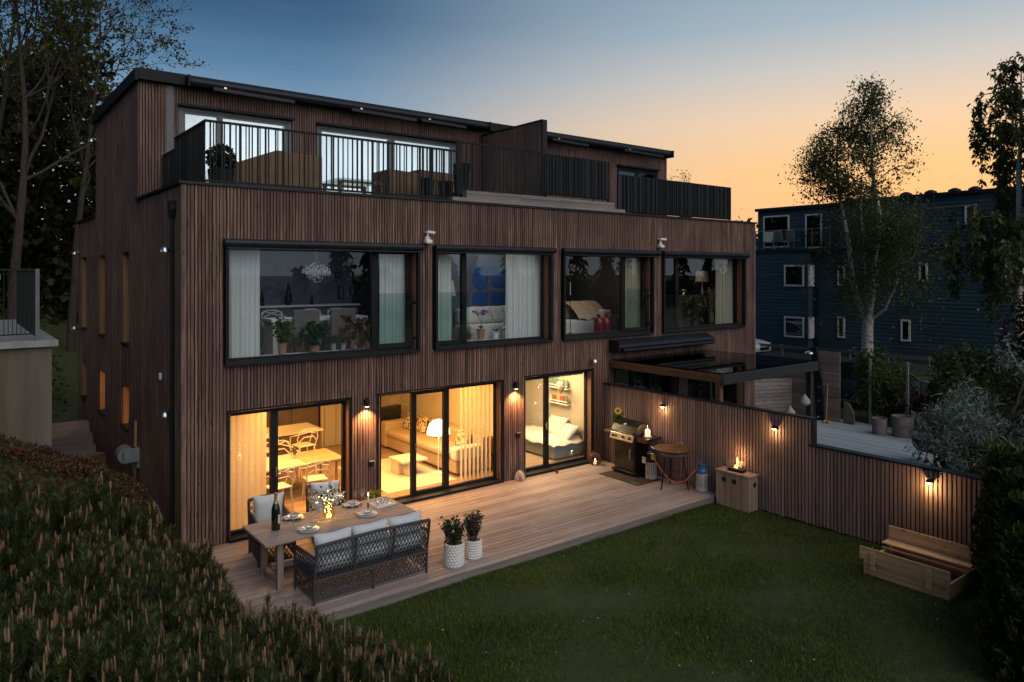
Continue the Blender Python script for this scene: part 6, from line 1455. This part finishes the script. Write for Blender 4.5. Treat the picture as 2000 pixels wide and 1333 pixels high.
def bush(label,name,x,y,z,rx,ry,h,n,size,lm,cat='shrub',group='shrubs round the patio',stems=8,asp=.5,cone=False,conifer=False):
    t=thing(name,label,cat,(x,y,z),0,group); st=[]; P=[]
    for k in range(stems):
        a=random.random()*6.283; f=random.uniform(.2,.8); p0=Vector((x,y,z)); p1=p0+Vector((math.cos(a)*rx*f*.5,math.sin(a)*ry*f*.5,h*.5)); p2=p0+Vector((math.cos(a)*rx*f,math.sin(a)*ry*f,h*random.uniform(.65,.95))); st+=[(*p0,*p1,.018,.012),(*p1,*p2,.012,.004)]
    V,F=segmesh(st,5); npmesh('stems',V,F,M['bark'],t)
    # clumps of leaves on an uneven volume
    nc=max(10,n//55); q=rng.normal(size=(nc,3)); q/=np.linalg.norm(q,axis=1)[:,None]; q*=(rng.random(nc)**.4)[:,None]
    C=np.stack([q[:,0]*rx,q[:,1]*ry,h*.55+q[:,2]*h*.45],1)
    if cone: f=1-np.clip(C[:,2]/h,0,1); C[:,0]*=.25+f; C[:,1]*=.25+f
    pts=C[rng.integers(0,nc,n)]+rng.normal(size=(n,3))*np.array([rx,ry,h*.6])*.14; pts[:,2]=np.maximum(pts[:,2],.03); pts+=np.array([x,y,z])
    V,F=blades(pts,size,asp,.2,(0,0,.8) if conifer else None); npmesh('foliage',V,F,lm,t,'stuff')
    return t
bush('bamboo like green shrub right of the board screen','patio_shrub',19.6,-2.35,0,.75,.85,1.9,2200,.16,M['bush'],asp=.25)
bush('small dark conifer behind the smaller planter','patio_conifer',19.9,-3.6,0,.4,.4,1.5,1200,.12,M['thuja'],'conifer',cone=True,asp=.4,conifer=True)
bush('pointed dark conifer in the middle of the patio border','patio_conifer',20.3,-4.35,0,.45,.45,2.1,1500,.12,M['thuja'],'conifer',cone=True,asp=.4,conifer=True)
bush('second pointed conifer right of the middle of the border','patio_conifer',20.0,-5.1,0,.5,.5,2.2,1500,.12,M['thuja'],'conifer',cone=True,asp=.4,conifer=True)
bush('light green open shrub in the patio border','patio_shrub',18.4,-5.0,0,.7,.7,2.0,1300,.15,M['bush'],asp=.5)
bush('dark round conifer at the right of the patio border','patio_conifer',18.8,-6.3,0,.7,.7,2.4,1800,.13,M['thuja'],'conifer',conifer=True)
bush('low grassy plant at the foot of the patio border','patio_shrub',18.6,-4.1,0,.6,.4,.7,700,.14,M['gl1'],asp=.2)
bush('wide dark green shrub overhanging the patio by the fence end','patio_shrub',13.6,-6.75,0,.75,.75,1.55,3600,.12,M['bush'])
bush('dark low shrub under the silver tree','patio_shrub',12.0,-7.8,0,.6,.6,1.2,2000,.12,M['thuja'])
bush('plum leaved shrub behind the smaller planter','patio_shrub',19.4,-3.0,0,.5,.5,1.2,800,.13,M['cherry'])
bush('leafy green shrub directly right of the board screen','patio_shrub',20.4,-1.75,0,.8,.8,2.2,2400,.16,M['bush'],asp=.3)
bush('full green shrub behind the picket fence','patio_shrub',21.9,-3.6,0,1.0,1.0,2.3,2600,.17,M['bush'])
bush('full green shrub at the right end of the picket fence','patio_shrub',21.8,-5.6,0,1.0,1.0,2.4,2600,.17,M['bush'])
# timber stake and picket pieces behind the border
t=thing('picket_fence','short weathered picket fence behind the patio border','fence',(21,-4,0))
for i in range(22): MB().box(21.2,21.23,-2.6-i*.2,-2.47-i*.2,0,1.15+.03*(i%2)).build('picket',M['deck_g'],t,True)
MB().box(21.23,21.27,-7.0,-2.4,.8,.9).build('rail',M['deck_g'],t,True)
for y,lb in ((-2.05,'thin wooden stake beside the green shrub'),(-3.15,'second wooden stake in the patio border')): tag(MB().box(19.1,19.15,y-.03,y+.03,0,2.0).build('stake',M['deck_g']),lb,'stake')
# silver leaved tree
t=thing('silver_leaf_tree','silvery willow leaved tree overhanging the right end of the fence','tree',(12.3,-8.0,0)); tr=[];tips=[]
random.seed(21); p=Vector((12.3,-8.0,0)); tr.append((*p,12.25,-7.95,1.2,.07,.05))
for k in range(9):
    a=k*.7; grow(tr,tips,(12.25,-7.95,1.1+.12*k),(math.cos(a),math.sin(a),.55),.88,.03,2,-.05,.6,(2,3),4,.2,.005)
V,F=segmesh(tr,5); npmesh('trunk',V,F,M['bark'],t)
T=np.array([tuple(q) for q in tips]); n=5200; T=T[rng.integers(0,len(T),n)]+rng.normal(size=(n,3))*.07; V,F=blades(T,.13,.16,.25); npmesh('crown',V,F,M['silver'],t,'stuff')
# thuja hedge
for k,(x,y,r_,h,lb) in enumerate(((9.5,-8.85,.50,2.05,'tall dark thuja touching the end of the slat fence'),(8.75,-9.30,.55,1.95,'second dark thuja from the fence at the right edge'),(7.9,-9.62,.58,1.85,'third dark thuja at the right edge of the lawn'),(7.0,-9.95,.6,1.7,'nearest dark thuja in the lower right corner'))):
    t=thing('thuja_tree',lb,'conifer',(x,y,-.13),0,'thuja hedge'); n=7000; z=rng.random(n)**.9*h; a=rng.uniform(0,6.283,n); rr=r_*(1-.55*(z/h)**2.2)*(.72+.3*rng.random(n)+.10*np.sin(a*5+z*6)+.06*np.sin(z*17+a*3))
    P=np.stack([x+rr*np.cos(a),y+rr*np.sin(a),z-.13],1); V,F=blades(P,.10,.38,-.1,(0,0,1.1)); npmesh('foliage',V,F,M['thuja'],t,'stuff'); MB().lathe([(.05,0),(r_*.7,.1),(r_*.7,h*.6),(.1,h*.95)],(0,0,0),10).build('inner_foliage',M['thuja'],t,smooth=True); MB().tube([(0,0,-.05),(0,0,h*.5)],.06,7).build('trunk',M['bark'],t)
# ================================================================ BLUE NEIGHBOUR HOUSE
nb=thing('blue_clad_house','dark blue clapboard apartment house behind the birch','house',(38,4,.15))
M['bluec']=wood('dark_blue_boards',(.026,.055,.074,1),(.048,.086,.112,1),'y',objrand=0,knots=False,across=20,along=.5); M['wtrim']=pm('white_window_trim',(.66,.65,.62,1),rough=.6); M['nglass']=glass('grey_reflective_glass',(.45,.5,.5,1),extra=.10); M['room']=pm('pale_room_blind',(.25,.32,.33,1),rough=.9)
def nbx(nm,mat,*b,par=None): return MB().box(*b).build(nm,mat,par or nb,True)
nbx('wall',M['bluec'],34.0,44,8.5,11.9,.05,5.75); nbx('wall',M['bluec'],34.5,44,-7,8.499,.05,5.75); nbx('upper_wall',M['bluec'],34.52,44,-7,7.0,5.95,8.30); nbx('upper_wall',M['bluec'],35.6,44,7.001,12.7,5.95,8.30)
nbx('floor_band',M['anthr'],33.92,44,7.0,12.0,5.751,5.949); nbx('floor_band',M['anthr'],34.40,44,-7,6.999,5.751,5.949); nbx('roof',M['anthr'],34.35,44,-7.2,7.05,8.301,8.46); nbx('roof',M['anthr'],35.4,44,7.051,12.8,8.301,8.47)
m=MB()
for i in range(30):
    z=.12+i*.188
    m.prism([(34.0,8.5,z),(33.965,8.5,z),(33.985,8.5,z+.18),(34.0,8.5,z+.18)],(0,3.4,0)); m.prism([(34.5,-7,z),(34.465,-7,z),(34.485,-7,z+.18),(34.5,-7,z+.18)],(0,15.49,0))
for i in range(12):
    z=5.98+i*.19
    m.prism([(34.52,-7,z),(34.485,-7,z),(34.505,-7,z+.182),(34.52,-7,z+.182)],(0,14,0)); m.prism([(35.6,7,z),(35.565,7,z),(35.585,7,z+.182),(35.6,7,z+.182)],(0,5.7,0))
m.build('clapboards',M['bluec'],nb,True,kind='stuff')
def nwin(x,y0,y1,z0,z1,deep=.06,blind=True):
    m=MB(); tt=.09
    m.box(x-deep,x,y0,y1,z1-tt,z1); m.box(x-deep,x,y0,y1,z0,z0+tt); m.box(x-deep,x,y0,y0+tt,z0+tt,z1-tt); m.box(x-deep,x,y1-tt,y1,z0+tt,z1-tt); W=m.build('window',M['wtrim'],nb,True)
    MB().box(x-.045,x-.038,y0+tt,y1-tt,z0+tt,z1-tt).build('pane',M['nglass'],W,True); MB().box(x-.037,x-.0355,y0+tt,y1-tt,z0+tt,z1-tt).build('blind',M['room'] if blind else M['walldk'],W,True)
for z0,z1 in ((3.87,5.06),(1.04,2.19)):
    nwin(33.965,8.75,9.94,z0,z1)
    nbx('corner_window_side',M['wtrim'],33.90,34.42,8.40,8.499,z0,z1)
nwin(35.565,10.6,12.3,6.1,8.0,blind=False); nwin(35.565,8.6,9.6,6.0,7.95,blind=False)
nwin(34.465,6.72,7.12,1.16,2.27,blind=False); nwin(34.465,3.40,3.86,1.22,2.30,blind=False); nwin(34.465,6.72,7.12,3.95,5.0,blind=False); nwin(34.465,2.6,3.0,4.2,5.1,blind=False); nwin(34.485,.50,.98,6.85,7.80,blind=False); nwin(34.465,-2.6,-2.1,1.2,2.3,blind=False)
MB().tube([(34.38,8.2,.1),(34.38,8.2,5.8)],.05,8).build('downpipe',M['anthr'],nb,True)
for y in (4.3,3.1,2.0,1.1): MB().lathe([(.22,0),(.3,.1),(.28,.25),(.1,.34)],(36,y,8.45),10).build('roof_vent',M['black'],nb,True,smooth=True)
m=MB(); m.tube([(36,8.2,8.47),(36,8.2,8.8)],.02,5); m.tube([(36,7.0,8.75),(36,9.0,8.75)],.015,5); m.build('antenna',M['black'],nb,True)
t=thing('balcony_glass_rail','glass and steel balcony railing on the blue house','railing',(33.95,9.5,5.95))
for y in (7.3,8.3,9.4,10.6,11.8): MB().box(33.97,34.01,y-.02,y+.02,5.95,7.0).build('post',M['steel'],t,True)
MB().box(33.96,34.02,7.0,11.9,7.0,7.04).build('handrail',M['steel'],t,True); MB().box(33.985,33.992,7.0,11.9,6.03,6.95).build('glass_panel',M['rail_glass'],t,True); MB().box(34.03,35.4,7.0,7.03,6.98,7.02).build('handrail',M['steel'],t,True)
M['mesh']=pm('grey_textile',(.38,.36,.34,1),rough=.8)
for k,(y,lb) in enumerate(((11.4,'grey reclining balcony chair at the far left'),(10.55,'grey balcony chair next to the recliner'),(9.8,'grey balcony chair nearest the balcony table'))):
    t=thing('balcony_chair',lb,'chair',(34.6,y,5.96),-1.2 if k==0 else 1.57,'balcony chairs'); MB().box(-.25,.25,-.22,.22,.42,.46).build('seat',M['mesh'],t); MB().bar((0,.2,.44),(0,.36,1.05),.5,.03,(0,1,0)).build('backrest',M['mesh'],t)
    for x in (-.24,.24): MB().bar((x,-.22,0),(x,.25,.62),.03,.03).build('leg',M['steel'],t); MB().bar((x,.25,0),(x,-.2,.6),.03,.03).build('leg',M['steel'],t)
t=thing('balcony_table','small table on the blue house balcony','table',(34.7,9.0,5.96)); MB().box(-.4,.4,-.4,.4,.70,.73).build('top',M['anthr'],t); MB().tube([(0,0,0),(0,0,.7)],.04,8).build('pedestal',M['anthr'],t)
# rail fence, gravel
t=thing('rail_fence','pale wooden post and rail fence in front of the blue house','fence',(30.4,3,.15))
for i in range(9): MB().box(30.34,30.46,9.6-i*1.75,9.72-i*1.75,.1,.98).build('post',M['deck_g'],t,True)
for z in (.32,.80): MB().box(30.30,30.339,-4.6,10.4,z,z+.15).build('rail',M['deck_g'],t,True)
gv=tag(MB().box(24.5,28.5,-6,12,.02,.20).build('gravel_drive',pm('grey_gravel',(.10,.10,.10,1),(.22,.22,.21,1),scale=60,rough=1,bump=.8),None),'grey gravel drive',kind='structure')
# cars
def car(label,loc,rz,paint,grp='parked cars'):
    t=thing('parked_car',label,'car',loc,rz,grp)
    # body lofted over cross sections along x (front at +x)
    xs=[-2.15,-2.05,-1.6,-1.0,-.2,.55,1.05,1.55,1.95,2.15,2.2]; lo=[.45,.30,.22,.2,.2,.2,.2,.22,.26,.34,.45]; bt=[.75,.92,.96,.95,.94,.93,.92,.86,.78,.66,.55]; hw=[.62,.80,.87,.89,.90,.90,.89,.86,.80,.68,.55]
    V=[];F=[]
    for x,l,b_,w_ in zip(xs,lo,bt,hw): V+=[(x,-w_*.92,l),(x,-w_,(l+b_)/2),(x,-w_*.93,b_*.97),(x,-w_*.6,b_*1.01),(x,0,b_*1.03),(x,w_*.6,b_*1.01),(x,w_*.93,b_*.97),(x,w_,(l+b_)/2),(x,w_*.92,l)]
    for i in range(len(xs)-1):
        for j in range(8): F.append((i*9+j,i*9+j+1,(i+1)*9+j+1,(i+1)*9+j))
        F.append((i*9+8,i*9,(i+1)*9,(i+1)*9+8))
    F+=[tuple(range(9)),tuple(range((len(xs)-1)*9+8,(len(xs)-1)*9-1,-1))]
    MB().add(V,F).build('body',paint,t,smooth=True)
    cab=[(-2.0,.94,.80),(-1.5,1.38,.66),(-.9,1.47,.62),(-.1,1.47,.62),(.45,1.32,.66),(1.1,.92,.80)]; V=[];F=[]
    for x,z,w_ in cab: V+=[(x,-.82,.90),(x,-w_,z),(x,w_,z),(x,.82,.90)]
    for i in range(5):
        for j in range(3): F.append((i*4+j,i*4+j+1,(i+1)*4+j+1,(i+1)*4+j))
    MB().add(V,F).build('windows',M['champ'],t,smooth=True)
    m=MB(); V=[(x,s*.625,z+.012) for x,z in ((-1.5,1.38),(-.9,1.47),(-.1,1.47),(.45,1.33)) for s in (-1,1)]; m.add(V,[(0,1,3,2),(2,3,5,4),(4,5,7,6)]); m.build('roof_panel',paint,t,smooth='all')
    for s in (-1,1):
        MB().tube([(.45,s*.655,1.33),(1.1,s*.80,.94)],.03,6).build('pillar',paint,t); MB().tube([(-1.5,s*.66,1.39),(-2.0,s*.8,.95)],.04,6).build('pillar',paint,t)
        MB().pillow((1.98,s*.60,.68),.14,.16,.06,Matrix.Rotation(R(-30),3,'Y'),n=4).build('headlight',M['crystal'],t,smooth='all'); MB().pillow((.75,s*.98,.98),.09,.08,.07,n=4).build('mirror',paint,t,smooth='all')
        for x in (-1.35,1.38):
            Wh=MB().tube([(x,s*.72,.32),(x,s*.92,.32)],.32,20).build('wheel',M['black'],t,smooth=True); MB().tube([(x,s*.921,.32),(x,s*.93,.32)],.20,14).build('rim',M['steel'],Wh)
    MB().box(2.12,2.215,-.42,.42,.40,.56).build('grille',M['black'],t,bev=.03)
M['cwhite']=pm('white_car_paint',(.60,.63,.66,1),rough=.25); M['cblue']=pm('dark_blue_car_paint',(.02,.035,.06,1),rough=.2)
car('white car parked beyond the right end of the house',(30.6,11.2,.18),R(-90),M['cwhite']); car('dark car roof just visible behind the patio shrubs',(22.6,-.6,0),R(-84),M['cblue'])
# ================================================================ BIRCHES
random.seed(31); t=thing('birch_tree','tall white stemmed birch in front of the blue house','tree',(29.4,3.0,.15)); tr=[];br=[];tips=[]
def stem(pts,r0,r1):
    k=len(pts)
    for i in range(k-1): tr.append((*pts[i],*pts[i+1],r0+(r1-r0)*i/(k-1),r0+(r1-r0)*(i+1)/(k-1)))
B=lambda dy,z,dx=0:Vector((29.4+dx,3.0+dy,z))
main=[(B(0,0),B(.05,1.2),B(.05,2.4))]; stem([B(0,0),B(.06,1.2),B(.05,2.2),B(.0,2.7)],.26,.22)
S1=[B(.0,2.6),B(.5,3.3),B(.75,4.6),B(.95,6.2),B(1.35,8.2),B(1.5,9.9),B(1.4,11.4)]; S2=[B(0,2.6),B(-.15,3.8),B(-.3,5.4),B(-.5,7.0),B(-.15,9.2),B(-.1,11.2),B(-.15,13.0)]; S3=[B(0,2.7),B(.12,4.2),B(.25,5.8),B(.35,7.4),B(.3,9.0)]; S4=[B(-.05,2.5),B(-.7,3.0),B(-1.1,3.9),B(-1.5,5.0),B(-2.2,5.6)]
for S,a,b in ((S1,.15,.02),(S2,.16,.02),(S3,.08,.02),(S4,.08,.015)):
    stem(S,a,b)
    for i in range(2 if S is not S4 else 1,len(S)):
        for k in range(7 if S in (S1,S2) else 3):
            a_=random.random()*6.28; f=random.random(); p=S[i-1].lerp(S[i],f); L=np.interp(p.z,[3,6,9,11,13],[2.6,2.7,2.3,1.4,.5])*random.uniform(.6,1.1)
            grow(br,tips,p,(math.cos(a_),math.sin(a_),random.uniform(.1,.9)),L*.6,.03,2,-.12 if p.z<7 else .05,.6,(2,3),4,.16,.006,.62)
V,F=segmesh(tr,9); npmesh('trunk',V,F,M['birchbark'],t,smooth=True); V,F=segmesh(br,4); npmesh('twigs',V,F,M['bark'],t,'stuff')
T=np.array([tuple(q) for q in tips]); n=32000; w_=np.interp(T[:,2],[3,5,7,10,13],[.35,.75,1.2,1.0,.7]); w_/=w_.sum(); T=T[rng.choice(len(T),n,p=w_)]+rng.normal(size=(n,3))*np.array([.26,.26,.2]); dr=rng.random(n)**2*np.where(T[:,2]<8,.9,.25); T[:,2]-=dr; V,F=blades(T,.105,.7,.3); npmesh('crown',V,F,M['leaf_b'],t,'stuff')
def weeping(label,x,y,z0,h,r_,n,lm,nm='weeping_birch'):
    t=thing(nm,label,'tree',(x,y,z0)); tr=[];br=[];P=[]
    p=Vector((x,y,z0)); d=Vector((0,0,1))
    for i in range(10):
        q=p+(d+rvec(.05))*h/10; tr.append((*p,*q,.22*(1-i*.09),.22*(1-(i+1)*.09))); p=q
        if i>2:
            for k in range(5):
                a=random.random()*6.28; L=r_*random.uniform(.45,1)*(1.15-(i/10)**2*.75); e=q+Vector((math.cos(a)*L,math.sin(a)*L,L*.35)); mid=q.lerp(e,.5)+Vector((0,0,L*.22)); br+=[(*q,*mid,.05,.03),(*mid,*e,.03,.01)]
                for s in range(9):
                    f=random.uniform(.3,1); b_=(mid.lerp(e,(f-.5)*2) if f>.5 else q.lerp(mid,f*2))+rvec(.12); hang=random.uniform(.6,2.6); en=b_+Vector((random.gauss(0,.15),random.gauss(0,.15),-hang)); br.append((*b_,*en,.008,.004))
                    for m_ in range(int(hang*9)): P.append(b_.lerp(en,random.random())+rvec(.06))
    V,F=segmesh(tr,8); npmesh('trunk',V,F,M['birchbark'],t,smooth=True); V,F=segmesh(br,3); npmesh('hanging_twigs',V,F,M['bark'],t,'stuff')
    P=np.array([tuple(q) for q in P]); P=P[rng.integers(0,len(P),n)]+rng.normal(size=(n,3))*.04; V,F=blades(P,.15,.6,.5); npmesh('crown',V,F,lm,t,'stuff')
random.seed(12); weeping('weeping birch with hanging foliage at the right edge',25.8,-4.05,.1,11.2,3.2,24000,M['leaf_b'])
t=bush('plum leaved cherry with pink blossom below the weeping birch','cherry_tree',22.6,-5.7,.1,1.2,1.1,4.6,3600,.17,M['cherry'],'tree',None,12)
P=rng.normal(size=(200,3))*np.array([.7,.6,1.0])+np.array([22.5,-5.5,2.8]); V,F=blades(P,.09,.9); npmesh('blossoms',V,F,M['pinkbl'],t,'stuff')
# far tree line
for k,(x,y,r_,h,lb) in enumerate(((52,26,5,8.5,'distant dark tree above the right end of the roof'),(60,31,6,9,'far rounded tree beyond the blue house'))):
    bush(lb,'distant_tree',x,y,0,r_,r_,h,2600,.7,M['leaf_d'],'tree','distant trees',8)
b=thing('far_house','far pale building glimpsed beside the blue house','house',(58,22,0)); MB().box(55,62,19,25,0,7).build('wall',M['terra'],b,True)
for z in (4.2,5.8): MB().box(54.97,55.0,19.8,20.8,z,z+1.0).build('window',M['room'],b,True)

# far conifer belt across the valley, mirrored in the upper windows
P=[]
random.seed(77)
for k in range(34):
    x=random.uniform(4,100); y=-44-random.uniform(0,14); h=random.choice([3.5,5,6,7,8.5,9.5]); r_=h*random.uniform(.16,.26); n=420
    z=rng.random(n)**1.4*h; a=rng.uniform(0,6.283,n); rr=r_*(1.05-z/h)*rng.random(n)**.5; P.append(np.stack([x+rr*np.cos(a),y+rr*np.sin(a),z-.1],1))
n=5000; P.append(np.stack([rng.uniform(0,105,n),rng.uniform(-60,-46,n),rng.random(n)*3.4],1))
V,F=blades(np.concatenate(P),.8,.5,.4); tag(npmesh('conifer_belt',V,F,M['leaf_d']),'dark belt of conifers mirrored in the upper windows','woodland',kind='stuff')
